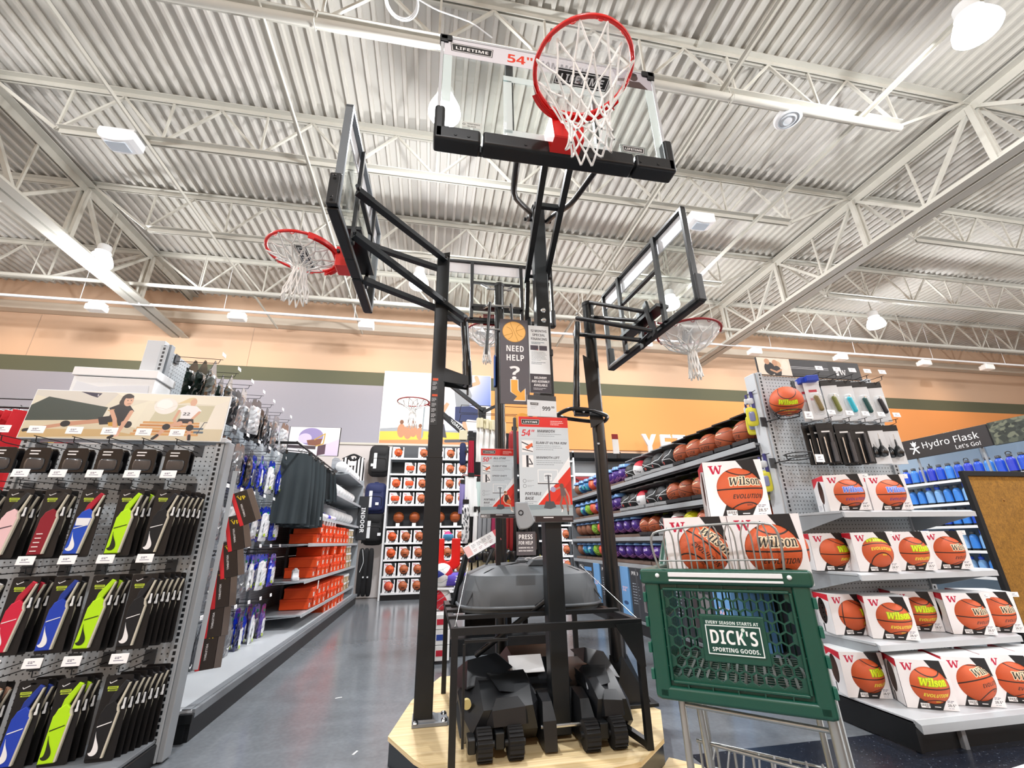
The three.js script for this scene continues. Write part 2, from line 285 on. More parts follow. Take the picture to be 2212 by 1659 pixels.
// track with wash heads in front of the back wall
{
  const t = thing('light_track', 'long white lighting track hung in front of the cream back wall', 'track', [0, 5.92, -9.2]);
  part(t, 'rail', rbox(32, 0.05, 0.045, 4.5, 0, 0, 0.006), M.whiteGloss);
  for (let x = -10; x < 20; x += 2.7) part(t, 'hanger', rod([x, 0.02, 0], [x, 1.2, 0.05], 0.007, 5), M.white);
  const hs = [-9.4, -6.95, -4.3, -1.62, 1.1, 5.2, 8.35, 11.05, 13.9, 16.2], nm = ['leftmost on the track', 'left of the left-hand net', 'second right of the left girder end', 'below the left backboard', 'behind the middle hoops', 'behind the right-hand pole', 'over the basketball photo sign', 'over the pegged whistles', 'over the drink bottles', 'rightmost on the track'];
  hs.forEach((x, i) => {
    const h = thing('track_head', `small white flood head on the lighting track, ${nm[i]}`, 'light', [x, 5.86, -9.2]);
    part(h, 'stem', box(0.05, 0.09, 0.05, 0, 0, 0), M.white);
    part(h, 'housing', [rbox(0.34, 0.13, 0.2, 0, -0.1, 0, 0.03, 2), rbox(0.3, 0.05, 0.14, 0.02, -0.03, 0.02, 0.015)], M.head);
    part(h, 'lens', box(0.28, 0.09, 0.006, 0, -0.1, -0.101), std('#fff', 0.4, 0, { emissive: '#fff1dc', emissiveIntensity: 3 }));
    const l = new THREE.SpotLight('#ffd9b0', WASH, 0, 1.05, 0.8, 2); l.position.set(x, 5.74, -9.34); l.target.position.set(x, 4.5, -10.8); l.castShadow = true; l.shadow.radius = 4; scene.add(l, l.target);
  });
}
// photo mural on the back wall
const mural = canvasTex(512, 370, (x, w, h) => {
  const g = x.createLinearGradient(0, 0, w, h * 0.6); g.addColorStop(0, '#fbf3ea'); g.addColorStop(0.5, '#f4ebe8'); g.addColorStop(0.75, '#b9c2e0'); g.addColorStop(1, '#5d78c0'); x.fillStyle = g; x.fillRect(0, 0, w, h);
  disc(x, '#f2ece8', 430, 240, 90, 60); disc(x, '#efe6e0', 480, 200, 60, 40);
  fillP(x, '#9aa0a6', [[0, 292], [120, 280], [260, 296], [512, 286], [512, 310], [0, 312]]); fillP(x, '#e6c04a', [[0, 306], [160, 300], [512, 306], [512, 340], [0, 352]]); fillP(x, '#c58a5c', [[0, 348], [512, 330], [512, 370], [0, 370]]);
  for (const [a, b, s] of [[95, 300, 1], [125, 305, 1.05], [150, 298, 0.95], [180, 312, 0.9]]) { disc(x, '#b98463', a, b, 18 * s, 34 * s); disc(x, '#7d5138', a, b - 42 * s, 9 * s, 11 * s); }
  lineP(x, '#8e9aa0', 7, [[190, 330], [196, 150]]);
  x.fillStyle = '#c89b7c'; fillP(x, '#c89b7c', [[236, 300], [262, 200], [298, 150], [312, 158], [286, 214], [288, 300]]); fillP(x, '#42434c', [[226, 268], [290, 262], [304, 330], [268, 326], [256, 300], [240, 334], [218, 326]]); disc(x, '#7a4f3a', 262, 190, 13, 16);
  fillP(x, '#8f969c', [[330, 60], [390, 30], [420, 110], [400, 190], [345, 180]]); disc(x, '#d2a183', 392, 24, 16, 20); lineP(x, '#d2a183', 20, [[400, 60], [450, 40], [440, 10]]); fillP(x, '#27345f', [[340, 172], [410, 165], [470, 190], [462, 240], [400, 235], [380, 262], [340, 240]]);
  lineP(x, '#d2a183', 20, [[385, 255], [395, 300]]); lineP(x, '#f3f3f6', 22, [[370, 290], [440, 345]]); lineP(x, '#4b4f58', 14, [[300, 346], [470, 340]]);
});
{ const t = thing('wall_mural', 'large photo mural of outdoor basketball players jumping at a hoop under a bright sky', 'mural', [0.07, 4.33, -10.76]); part(t, 'panel', rbox(2.76, 1.94, 0.03, 0, 0, 0), M.white); part(t, 'print', planarUV(new THREE.PlaneGeometry(2.74, 1.92).translate(0, 0, 0.017), -1.37, -0.96, 2.74, 1.92), map(mural, 0.6)); }
// letters and dark counter below the orange wall
{
  const F = await new FontLoader().loadAsync('fonts/droid/droid_sans_bold.typeface.json');
  const t = thing('wall_letters', 'big white raised letters standing on the dark display unit below the orange wall', 'letters', [5.35, 3.2, -10.3]);
  let x = 0; for (const c of 'YETI') { const g = new TextGeometry(c, { font: F, size: 0.5, depth: 0.06, curveSegments: 4 }); g.computeBoundingBox(); part(t, 'letter', g.translate(x, 0, 0), M.whiteGloss); x += g.boundingBox.max.x - x + 0.06; }
  const u = thing('wall_display', 'dark wall display unit with lit shelves below the orange wall', 'display', [7.2, 0, -10.45]);
  part(u, 'header', rbox(8, 0.14, 0.5, 0, 3.1, 0), M.blackMatt); part(u, 'back_panel', box(8, 2.2, 0.06, 0, 1.95, -0.2), M.grey); part(u, 'side_panel', box(0.06, 3.1, 0.5, -3.97, 1.55, 0), M.greyDark);
  for (const y of [2.25, 1.65, 1.05, 0.45]) part(u, 'shelf', rbox(7.9, 0.05, 0.5, 0, y, 0), M.white);
  part(u, 'sign', box(0.9, 0.3, 0.02, -2.5, 2.8, 0.1), M.black); part(u, 'base', box(8, 0.3, 0.5, 0, 0.15, 0), M.black);
  for (let i = 0; i < 7; i++) {
    const c = thing('cooler', `${i % 3 === 0 ? 'crimson' : i % 3 === 1 ? 'white' : 'grey'} hard cooler on the wall display, ${ORD[i]} along from the left`, 'cooler', [3.75 + i * 0.78, 2.275, -10.4]);
    const m = i % 3 === 0 ? M.redDark : i % 3 === 1 ? M.white : M.greyMid;
    part(c, 'body', rbox(0.62, 0.3, 0.36, 0, 0.15, 0, 0.03, 2), m); part(c, 'lid', rbox(0.65, 0.09, 0.38, 0, 0.345, 0, 0.025, 2), M.white); part(c, 'handle', tube([[-0.28, 0.25, 0.19], [-0.2, 0.2, 0.22], [0.2, 0.2, 0.22], [0.28, 0.25, 0.19]], 0.012, 6), M.black);
  }
}
// ---------- balls and boxed balls ----------
function ballTex(base, seam, extra, wide = 4) {
  return canvasTex(512, 256, (x) => {
    x.fillStyle = base; x.fillRect(0, 0, 512, 256);
    if (extra?.under) extra.under(x);
    if (seam) {
      lineP(x, seam, wide, [[0, 128], [512, 128]]);
      for (const u of [0, 256, 512]) lineP(x, seam, wide, [[u, 0], [u, 256]]);
      for (const s of [-1, 1]) { const p = []; for (let i = 0; i <= 64; i++) p.push([i * 8, 128 + s * (66 - 24 * Math.cos((i * 8 - 128) / 512 * 4 * Math.PI))]); lineP(x, seam, wide, p); }
    }
    if (extra?.over) extra.over(x);
  });
}
const evo = (c, outline, c2) => ({ over(x) { for (const o of [0]) { txt(x, 'Wilson', 128 + o, 105, 34, c, { font: 'serif', skew: 0.2, w: 100, stroke: outline, lw: 6 }); txt(x, 'EVOLUTION', 130 + o, 150, 18, c2, { skew: 0.3, w: 92 }); txt(x, 'NFHS', 134 + o, 178, 8, c2, {}); } } });
const pebble = noiseTex(256, [[128, 1], [64, 0.5]], 0, 255, 17); pebble.repeat.set(5, 2.5);
const ballMat = (t, r = 0.5) => new THREE.MeshStandardMaterial({ map: t, roughness: r, bumpMap: pebble, bumpScale: 0.0008 });
const BT = {
  evoK: ballMat(ballTex('#cf5a2c', '#231611', evo('#181310', '#ead9b8', '#2a1a12'))),
  evoY: ballMat(ballTex('#cf5a2c', '#231611', evo('#e4ee16', '#9fb80e', '#e9e63a'))),
  evoB: ballMat(ballTex('#d45f31', '#231611', evo('#4a6fe0', '#a9b8f0', '#3a3f9c'))),
  elite: ballMat(ballTex('#a4502c', '#1c1210', { over(x) { txt(x, 'ELITE', 128, 152, 26, '#33201a', { skew: 0.2, w: 80 }); lineP(x, '#f0d9b8', 6, [[96, 100], [104, 110], [150, 88]]); } })),
  blackBall: ballMat(ballTex('#17191b', null, { under(x) { for (const k of [0, 256]) { lineP(x, '#cfd3d4', 5, [[k, 40], [k + 60, 110], [k + 130, 128], [k + 200, 110], [k + 256, 40]]); lineP(x, '#cfd3d4', 5, [[k, 216], [k + 60, 150], [k + 130, 132], [k + 200, 150], [k + 256, 216]]); } }, over(x) { txt(x, 'D', 122, 158, 34, '#f0695e', { w: 24, stroke: '#17191b', lw: 3 }); } })),
  jordan: ballMat(ballTex('#e9e9ea', null, { under(x) { x.fillStyle = '#b5122a'; x.fillRect(0, 0, 512, 96); x.fillRect(0, 210, 512, 46); fillP(x, '#17181a', [[0, 60], [60, 128], [0, 200]]); fillP(x, '#17181a', [[230, 60], [300, 128], [230, 200]]); }, over(x) { txt(x, 'TEAM', 130, 150, 26, '#33363a', { w: 84 }); } })),
  redball: ballMat(ballTex('#ececec', null, { under(x) { fillP(x, '#b5122a', [[40, 90], [230, 70], [260, 256], [30, 256]]); fillP(x, '#18191c', [[300, 0], [420, 0], [420, 256], [320, 256]]); } })),
  lime: ballMat(ballTex('#e6e21c', '#2c2c10', { over(x) { txt(x, 'SC', 128, 150, 44, '#3c3f18', { skew: 0.3, w: 70 }); } })),
  pink: ballMat(ballTex('#e2418c', '#5a1a3a', null)),
  white: ballMat(ballTex('#ee5420', '#4a1c0c', { under(x) { x.fillStyle = '#f0eae4'; x.fillRect(0, 0, 512, 84); x.fillRect(0, 172, 512, 84); }, over(x) { txt(x, 'w', 128, 150, 26, '#5c1c10', { font: 'serif' }); } })),
  plainO: ballMat(ballTex('#d9571f', '#3a180c', { over(x) { x.fillStyle = '#5c2010'; x.fillRect(96, 140, 66, 14); } }), 0.35),
  brownO: ballMat(ballTex('#b86238', '#3a180c', { over(x) { x.fillStyle = '#4a2412'; x.fillRect(100, 146, 60, 18); } }), 0.35),
  trophy: ballMat(ballTex('#9c4a18', '#4a1e0a', { under(x) { for (let i = 0; i < 60; i++) disc(x, '#b8662a', rnd() * 512, rnd() * 256, 14, 8); } })),
  purple: ballMat(ballTex('#4a2686', null, { under(x) { for (let i = 0; i < 16; i++) { const p = [], o = rnd() * 512, a = rnd() * 256; for (let k = 0; k < 12; k++) p.push([o + k * 22 - 60, a + 34 * Math.sin(k * 0.7 + i)]); lineP(x, i % 3 ? '#c285cc' : '#2c1560', 8, p); } }, over(x) { txt(x, 'DSG', 128, 120, 30, '#efe6f7', {}); } })),
  blueball: ballMat(ballTex('#2f7fb4', null, { under(x) { for (let i = 0; i < 20; i++) disc(x, i % 2 ? '#1d4f86' : '#49b3b0', rnd() * 512, rnd() * 256, 40, 22, i); }, over(x) { txt(x, 'DSG', 128, 120, 34, '#f0f7fa', {}); } })),
  greenball: ballMat(ballTex('#7cab2c', null, { under(x) { for (let i = 0; i < 16; i++) { const p = [], o = rnd() * 512, a = rnd() * 256; for (let k = 0; k < 10; k++) p.push([o + k * 20, a + 26 * Math.sin(k * 0.9 + i)]); lineP(x, i % 2 ? '#26321c' : '#c3e06a', 7, p); } } })),
  coral: ballMat(ballTex('#d9583e', null, { under(x) { for (let i = 0; i < 18; i++) disc(x, i % 2 ? '#b03a30' : '#e98a62', rnd() * 512, rnd() * 256, 34, 18, i); } })),
  brownball: ballMat(ballTex('#8a5a42', null, { under(x) { for (let i = 0; i < 22; i++) disc(x, i % 2 ? '#5c3226' : '#b08468', rnd() * 512, rnd() * 256, 30, 20, i); } })),
  volley: ballMat(ballTex('#f2f2f2', '#9aa', { under(x) { fillP(x, '#c8142c', [[60, 0], [150, 0], [190, 256], [80, 256]]); fillP(x, '#1c2f8c', [[300, 0], [380, 0], [420, 256], [320, 256]]); } })),
};
const ballGeo = new THREE.SphereGeometry(0.119, 36, 24), smallBall = new THREE.SphereGeometry(0.119, 24, 16), farBall = new THREE.SphereGeometry(0.105, 20, 14);

const frontTex = canvasTex(256, 256, (x) => {
  x.fillStyle = '#f2f1f2'; x.fillRect(0, 0, 256, 256);
  fillP(x, '#17171a', [[150, 0], [226, 0], [240, 96], [186, 60]]); fillP(x, '#17171a', [[92, 170], [210, 196], [176, 256], [52, 256]]);
  txt(x, 'w', 56, 34, 78, '#c3123c', { font: 'serif', w: 62, sy: 0.95 }); x.fillStyle = '#fff'; x.fillRect(74, 226, 44, 24); x.fillStyle = '#333'; for (let i = 0; i < 8; i++) x.fillRect(78 + i * 5, 230, 2 + (i % 2), 12); x.fillRect(96, 244, 16, 3);
  x.fillStyle = '#fff'; x.fillRect(140, 240, 30, 4); greek(x, 208, 206, 40, 2, 7, '#667', 3); txt(x, '28.5"', 226, 230, 17, '#555', {}); greek(x, 206, 244, 44, 1, 6, '#778', 2);
});
const sideTex = canvasTex(256, 256, (x) => { x.fillStyle = '#f2f1f2'; x.fillRect(0, 0, 256, 256); fillP(x, '#d8142e', [[0, 0], [256, 0], [256, 46], [120, 28], [0, 80]]); fillP(x, '#1b1b1e', [[120, 200], [136, 200], [134, 256], [122, 256]]); greek(x, 26, 210, 70, 5, 8, '#889', 3); });
const FRONT = map(frontTex, 0.45), SIDE = map(sideTex, 0.45), CARTON = M.white, TAGW = std('#f4f4f2', 0.6);
const BW = 0.245;
const frontGeo = (() => { const s = poly([[-BW / 2, -BW / 2], [BW / 2, -BW / 2], [BW / 2, BW / 2], [-BW / 2, BW / 2]]); const h = new THREE.Path(); h.absarc(0.016, -0.004, 0.0925, 0, 6.2832, true); s.holes.push(h); return planarUV(extr(s, 0.002, 0, 20), -BW / 2, -BW / 2, BW, BW).translate(0, 0, BW / 2 - 0.002); })();
const sideGeo = (() => { const s = poly([[-BW / 2, -BW / 2], [BW / 2, -BW / 2], [BW / 2, BW / 2], [-BW / 2, BW / 2]]); const h = new THREE.Path(); h.absellipse(0.02, 0.01, 0.05, 0.082, 0, 6.2832, true, 0); s.holes.push(h); return planarUV(extr(s, 0.002, 0, 14), -BW / 2, -BW / 2, BW, BW).rotateY(-Math.PI / 2).translate(-BW / 2 + 0.002, 0, 0); })();
const cartonGeo = mergeGeometries([box(BW, 0.003, BW - 0.003, 0, -BW / 2 + 0.0015, 0), box(BW, 0.003, BW - 0.003, 0, BW / 2 - 0.0015, 0), box(BW, BW - 0.006, 0.003, 0, 0, -BW / 2 + 0.0015), box(0.003, BW - 0.006, BW - 0.006, BW / 2 - 0.0015, 0, 0)].map(plain));
function boxedBall(kind, label, category = 'boxed ball') {
  const t = thing('boxed_basketball', label, category);
  part(t, 'carton', cartonGeo, CARTON); part(t, 'front_panel', frontGeo, FRONT); part(t, 'side_panel', sideGeo, SIDE);
  const b = part(t, 'ball', ballGeo, BT[kind]); b.position.set(0.016, -0.004, 0.045); b.rotation.set(0.12, 0.28, 0);
  return t;
}
const proto = {};
function putBox(kind, x, y, z, yaw, label, group, turn = 0.28, tilt = 0.12, roll = 0) {
  const first = !proto[kind], t = first ? (proto[kind] = boxedBall(kind, label)) : copy(proto[kind], null, null, label, group);
  t.position.set(x, y, z); t.rotation.y = yaw; t.userData.label = label; if (group) t.userData.group = group; else delete t.userData.group;
  const b = t.children.find((c) => c.name === 'ball'); b.rotation.set(tilt, turn, roll);
  return t;
}
// ---------- peg hooks ----------
const tagTex = canvasTex(128, 72, (x) => { x.fillStyle = '#fafafa'; x.fillRect(0, 0, 128, 72); greek(x, 34, 22, 56, 2, 9, '#667', 6); x.fillStyle = '#889'; x.fillRect(28, 46, 72, 6); });
const TAG = map(tagTex, 0.5);
const hookProto = {};
function pegHook(pos, turn, label, group, L = 0.28, tw = 0.082) {
  const k = L + '|' + tw;
  if (!hookProto[k]) {
    const t = hookProto[k] = thing('peg_hook', label, 'hook', pos, turn, group);
    part(t, 'prong', tube([[0, -0.02, 0], [0, -0.022, L * 0.9], [0, -0.012, L * 0.97], [0, 0.012, L * 0.985]], 0.0028, 5, 10), M.black);
    part(t, 'label_arm', rod([0, 0.02, 0], [0, 0.012, L + 0.015], 0.0024, 5), M.black);
    part(t, 'back_plate', rbox(0.06, 0.075, 0.006, 0, -0.005, 0.004, 0.002), M.greyDark);
    part(t, 'price_tag', planarUV(rbox(tw, tw * 0.55, 0.004, 0, 0.012, L + 0.018, 0.002), -tw / 2, 0.012 - tw * 0.275, tw, tw * 0.55).rotateX(-0.12), TAG);
    return t;
  }
  const c = copy(hookProto[k], pos, turn, label, group); if (!group) delete c.userData.group; return c;
}
// ---------- pegboard ----------
const pegTex = canvasTex(256, 256, (x) => { x.fillStyle = '#b3bbc0'; x.fillRect(0, 0, 256, 256); for (let i = 0; i < 8; i++) for (let j = 0; j < 8; j++) disc(x, '#20262c', 16 + i * 32, 16 + j * 32, 4.6); });
pegTex.wrapS = pegTex.wrapT = THREE.RepeatWrapping; pegTex.repeat.set(1 / 0.24, 1 / 0.24);
const PEG = map(pegTex, 0.45, { metalness: 0.1 });
const slotTex = canvasTex(32, 128, (x) => { x.fillStyle = '#aeb5ba'; x.fillRect(0, 0, 32, 128); x.fillStyle = '#14181c'; for (let i = 0; i < 4; i++) x.fillRect(11, 6 + i * 32, 10, 20); });
slotTex.wrapS = slotTex.wrapT = THREE.RepeatWrapping; slotTex.repeat.set(1 / 0.05, 1 / 0.128);
const SLOT = map(slotTex, 0.4, { metalness: 0.15 });
const meterUV = (g, ax = 'x', ox = 0) => { const p = g.attributes.position, u = g.attributes.uv; for (let i = 0; i < p.count; i++) u.setXY(i, (ax === 'x' ? p.getX(i) : p.getZ(i)) - ox, p.getY(i)); return g; };

// ======== left end cap: sleeves on pegboard ========
{
  const t = thing('pegboard_fixture', 'grey perforated end-cap panel of black-carded arm sleeves under the volleyball sign', 'pegboard', [0, 0, -3.2]);
  for (const [y0, y1] of [[0.1, 0.62], [0.625, 1.18], [1.185, 1.74]]) part(t, 'peg_panel', meterUV(box(1.08, y1 - y0, 0.02, -1.97, (y0 + y1) / 2, 0)), PEG);
  for (const x of [-1.415, -2.525]) part(t, 'upright', meterUV(rbox(0.05, 1.76, 0.07, x, 0.89, -0.012, 0.004), 'x', x - 0.025), SLOT);
  part(t, 'side_flange', rbox(0.03, 1.76, 0.09, -1.375, 0.89, -0.03, 0.006), M.grey);
  part(t, 'top_rail', rbox(1.18, 0.035, 0.1, -1.97, 1.775, -0.01, 0.005), M.greyLight);
  part(t, 'base', rbox(1.14, 0.1, 0.4, -1.97, 0.05, 0.1, 0.01), M.black);
  part(t, 'base_deck', rbox(1.12, 0.02, 0.36, -1.97, 0.11, 0.16, 0.005), M.greyMid);

  const rowH = [[1.71, [-2.44, -2.27, -2.08, -1.9, -1.72, -1.54]], [1.46, [-2.43, -2.27, -2.09, -1.91, -1.72, -1.53]], [1.0, [-2.29, -2.1, -1.91, -1.73, -1.54]], [0.52, [-2.1, -1.92, -1.75, -1.54]]];
  const rowN = ['top', 'second', 'third', 'bottom'];
  rowH.forEach(([y, xs], r) => xs.forEach((x, i) => pegHook([x, y, -3.19], 0, `black peg hook with white tag, ${ORD[xs.length - 1 - i]} from the right, ${rowN[r]} sleeve row`)));

  // small black packs on the top row
  const packTex = canvasTex(128, 128, (x) => { x.fillStyle = '#0b0b0d'; x.fillRect(0, 0, 128, 128); x.fillStyle = '#e8e8e8'; x.fillRect(24, 14, 50, 7); x.fillRect(24, 30, 44, 7); const g = x.createLinearGradient(40, 60, 100, 120); g.addColorStop(0, '#222'); g.addColorStop(0.5, '#999'); g.addColorStop(1, '#333'); fillP(x, g, [[30, 76], [96, 60], [112, 78], [70, 110], [36, 100]]); fillP(x, '#ddd', [[34, 88], [70, 84], [66, 96], [36, 98]]); });
  const packM = map(packTex, 0.25), PW = 0.13;
  const packGeo = planarUV(extr(poly([[-0.065, -0.14], [0.065, -0.14], [0.065, -0.02], [0.05, 0], [-0.05, 0], [-0.065, -0.02]]), 0.008, 0.001), -PW / 2, -0.14, PW, 0.14);
  let pk = null;
  rowH[0][1].forEach((x, i) => { for (let k = 0; k < 2; k++) {
    const label = `small black carded pack, ${k ? 'rear' : 'front'} one, ${ORD[5 - i]} hook from the right, above the sleeves`;
    const pos = [x + k * 0.004, 1.665, -2.97 - k * 0.045];
    if (!pk) { pk = thing('accessory_pack', label, 'pack', pos, 0, 'black packs above the sleeves'); part(pk, 'card', packGeo, packM); part(pk, 'blister', pillow(0.1, 0.07, 0.02, 2, 5, 6).translate(0, -0.095, 0.01), phys({ color: '#34373b', roughness: 0.15, clearcoat: 0.8 })); } else copy(pk, pos, 0, label);
  } });

  // carded sleeves
  const CW = 0.122, CH = 0.365;
  const cardTex = canvasTex(128, 346, (x) => { x.fillStyle = '#0a0a0c'; x.fillRect(0, 0, 128, 346); lineP(x, '#e8e8e8', 4, [[22, 28], [27, 33], [52, 22]]); x.fillStyle = '#b9cf3a'; x.fillRect(18, 46, 50, 11); x.fillRect(22, 60, 46, 6); x.fillStyle = '#141414'; x.fillRect(24, 50, 38, 2); x.fillRect(30, 62, 26, 2); });
  const cardM = map(cardTex, 0.4);
  const cardGeo = (() => { const s = new THREE.Shape(); const w = CW / 2, r = 0.012; s.moveTo(-w + r, -CH); s.lineTo(w - r, -CH); s.quadraticCurveTo(w, -CH, w, -CH + r); s.lineTo(w, -r); s.quadraticCurveTo(w, 0, w - r, 0); s.lineTo(-w + r, 0); s.quadraticCurveTo(-w, 0, -w, -r); s.lineTo(-w, -CH + r); s.quadraticCurveTo(-w, -CH, -w + r, -CH); const h = new THREE.Path(); h.absellipse(0, -0.016, 0.014, 0.005, 0, 6.29, true, 0); s.holes.push(h); return planarUV(extr(s, 0.003, 0, 5), -w, -CH, CW, CH); })();
  const bodyShape = poly([[-0.05, -0.345], [0.008, -0.345], [0.03, -0.16], [0.022, -0.15], [0.022, -0.13], [0.006, -0.112], [-0.022, -0.13], [-0.03, -0.15], [-0.036, -0.16]]);
  const neckShape = poly([[-0.016, -0.128], [0.006, -0.12], [0.018, -0.095], [0.04, -0.05], [0.05, -0.03], [0.036, -0.024], [0.016, -0.055], [-0.008, -0.09]]);
  const bodyGeo = extr(bodyShape, 0.01, 0.004).translate(0, 0, 0.004), neckGeo = extr(neckShape, 0.008, 0.003).translate(0, 0, 0.004);
  const trimGeo = mergeGeometries([extr(poly([[0.008, -0.345], [0.017, -0.345], [0.038, -0.16], [0.03, -0.16]]), 0.012, 0.001), extr(poly([[0.03, -0.16], [0.022, -0.132], [0.03, -0.11], [0.052, -0.034], [0.058, -0.034], [0.036, -0.118], [0.03, -0.134], [0.038, -0.16]]), 0.01, 0.001)].map(plain)).translate(0, 0, 0.004);
  const band = extr(poly([[-0.037, -0.218], [0.021, -0.2], [0.022, -0.196], [-0.036, -0.213]]), 0.002).translate(0, 0, 0.0185);
  const sw = new THREE.Shape(); sw.moveTo(-0.034, -0.235); sw.bezierCurveTo(-0.03, -0.27, -0.005, -0.29, -0.008, -0.315); sw.bezierCurveTo(-0.012, -0.338, -0.04, -0.338, -0.046, -0.32); sw.bezierCurveTo(-0.03, -0.322, -0.028, -0.3, -0.034, -0.235);
  const swoosh = extr(sw, 0.002, 0, 8).translate(0, 0, 0.0185), zip = mergeGeometries([rbox(0.009, 0.04, 0.006, 0.05, -0.12, 0.008, 0.002), rbox(0.013, 0.014, 0.007, 0.049, -0.142, 0.008, 0.002)].map(plain));
  const dash = mergeGeometries([0, 1, 2, 3, 4].map((i) => plain(box(0.028, 0.005, 0.002, -0.026 + i * 0.0018, -0.33 + i * 0.022, 0.0195))));
  const trimM = std('#cfcab8', 0.6), fab = (c) => std(c, 0.75);
  const SK = {
    black: [fab('#0e0e11'), fab('#1c1c20'), '#f4f4f4'], lime: [fab('#b9ee0c'), fab('#b4e60e'), '#20240c'], blue: [fab('#1b3fb4'), fab('#1a3590'), '#f4f4f4'], red: [fab('#d01a3c'), fab('#b41a30'), '#f4f4f4'],
    pink: [fab('#f0c9cb'), fab('#2a2a2c'), '#20182c'], maroon: [fab('#8c1424'), fab('#2c2623'), '#f2e6e2'], bluewhite: [fab('#1d4cc0'), fab('#b01a30'), '#f4f4f4'], white: [fab('#e9e7e4'), fab('#d2d0cc'), '#26262a'], navy: [fab('#1c2048'), fab('#202024'), '#f4f4f4'], tan: [fab('#caa790'), fab('#b89078'), '#f4f4f4'],
  };
  const sp = {};
  function sleeve(kind) {
    const t = thing('arm_sleeve_pack', 'sleeve', 'sleeve pack'), [a, b, c] = SK[kind];
    part(t, 'card', cardGeo, cardM); const bd = part(t, 'sleeve_body', bodyGeo, a); part(t, 'sleeve_neck', neckGeo, b); part(t, 'trim_strip', trimGeo, trimM); part(t, 'zip_pull', zip, M.white);
    if (kind === 'maroon') part(bd, 'dashes', dash, fab(c)); else { part(bd, 'swoosh', swoosh, fab(c)); part(bd, 'band', band, fab(c)); }
    if (kind === 'bluewhite') part(bd, 'upper_block', extr(poly([[-0.034, -0.2], [0.0245, -0.2], [0.03, -0.16], [-0.036, -0.16]]), 0.003).translate(0, 0, 0.0175), fab('#eef0f2'));
    return t;
  }
  const rows = [
    [1.425, 1, [[-2.43, ['black', 'black']], [-2.27, ['pink', 'navy', 'pink']], [-2.09, ['maroon', 'maroon']], [-1.91, ['bluewhite']], [-1.72, ['lime', 'black', 'lime']], [-1.53, ['black', 'black', 'navy', 'black', 'black', 'black']]]],
    [0.965, 2, [[-2.29, ['white', 'white']], [-2.1, ['red', 'red', 'maroon']], [-1.91, ['blue', 'navy']], [-1.73, ['lime', 'lime', 'black']], [-1.54, ['black', 'navy', 'black', 'black', 'black', 'black']]]],
    [0.485, 3, [[-2.1, ['tan', 'tan']], [-1.92, ['blue', 'blue', 'navy']], [-1.75, ['lime', 'lime', 'black']], [-1.54, ['black', 'navy', 'black', 'black', 'black', 'black', 'black']]]],
  ];
  const cname = { bluewhite: 'blue and white', pink: 'white and pink', maroon: 'maroon', tan: 'tan', navy: 'navy' };
  for (const [y, r, hooks] of rows) hooks.forEach(([x, list], hi) => list.forEach((kind, k) => {
    const label = `${cname[kind] ?? kind} arm sleeve pack, ${k ? ORD[k] + ' back' : 'frontmost'}, ${ORD[hooks.length - 1 - hi]} hook from right, ${rowN[r]} row`;
    const pos = [x + 0.003 + k * 0.012, y - (k % 2) * 0.006, -2.945 - k * 0.034];
    let o; if (!sp[kind]) { o = sp[kind] = sleeve(kind); o.position.set(...pos); o.userData.label = label; } else o = copy(sp[kind], pos, 0, label);
    o.rotation.z = ((hi * 7 + k * 5) % 5 - 2) * 0.012; o.rotation.y = 0.05 + (k % 3) * 0.03;
  }));
  // volleyball photo sign and white boxes on top
  const vt = canvasTex(1024, 290, (x, w, h) => {
    x.fillStyle = '#e3decb'; x.fillRect(0, 0, w, h); fillP(x, '#d9d6cc', [[0, 0], [420, 0], [350, 120], [0, 30]]); fillP(x, '#3a463f', [[70, 40], [385, 96], [372, 175], [0, 190], [0, 96]]); fillP(x, '#ece8d2', [[480, 96], [620, 30], [600, 190], [520, 240]]); fillP(x, '#cfcbae', [[640, 66], [960, 66], [960, 170], [620, 180]]); fillP(x, '#f0ecda', [[400, 0], [1024, 0], [1024, 62], [470, 40]]); fillP(x, '#efeadc', [[950, 62], [1024, 20], [1024, 290], [910, 290]]); fillP(x, '#e9e5d0', [[585, 60], [650, 66], [600, 240], [540, 240]]);
    fillP(x, '#d8cdb0', [[0, 190], [390, 175], [560, 220], [1024, 215], [1024, 290], [0, 290]]); fillP(x, '#cdb07c', [[0, 240], [400, 232], [600, 268], [0, 290]]); for (let i = 0; i < 5; i++) { x.fillStyle = ['#d7a468', '#c98a4c'][i % 2]; x.fillRect(590 - i * 12, 176 + i * 18, 300 + i * 14, 14); } x.fillStyle = '#54697a'; x.fillRect(862, 210, 56, 12); x.fillRect(870, 232, 52, 12); lineP(x, '#3c4450', 4, [[890, 250], [915, 175], [930, 175]]);
    fillP(x, '#2a2440', [[220, 2], [330, 8], [312, 36], [280, 26]]); txt(x, 'S', 312, 20, 18, '#eee', {});
    const skin = '#d8a88c', dk = '#18181b';
    lineP(x, '#c99679', 26, [[362, 182], [270, 196], [205, 206]]); lineP(x, '#c99679', 20, [[205, 206], [90, 232]]); lineP(x, dk, 19, [[96, 232], [16, 248]]); disc(x, dk, 202, 204, 24, 19);
    fillP(x, dk, [[352, 160], [405, 150], [510, 160], [500, 215], [430, 200], [372, 205]]); fillP(x, '#c99a34', [[410, 190], [455, 182], [470, 214], [420, 212]]); lineP(x, '#c99679', 24, [[490, 190], [515, 205]]); disc(x, dk, 516, 200, 20, 21);
    fillP(x, dk, [[392, 100], [440, 72], [495, 80], [526, 116], [505, 126], [500, 172], [402, 168], [412, 128]]); lineP(x, '#c9a24a', 5, [[392, 116], [420, 108]]);
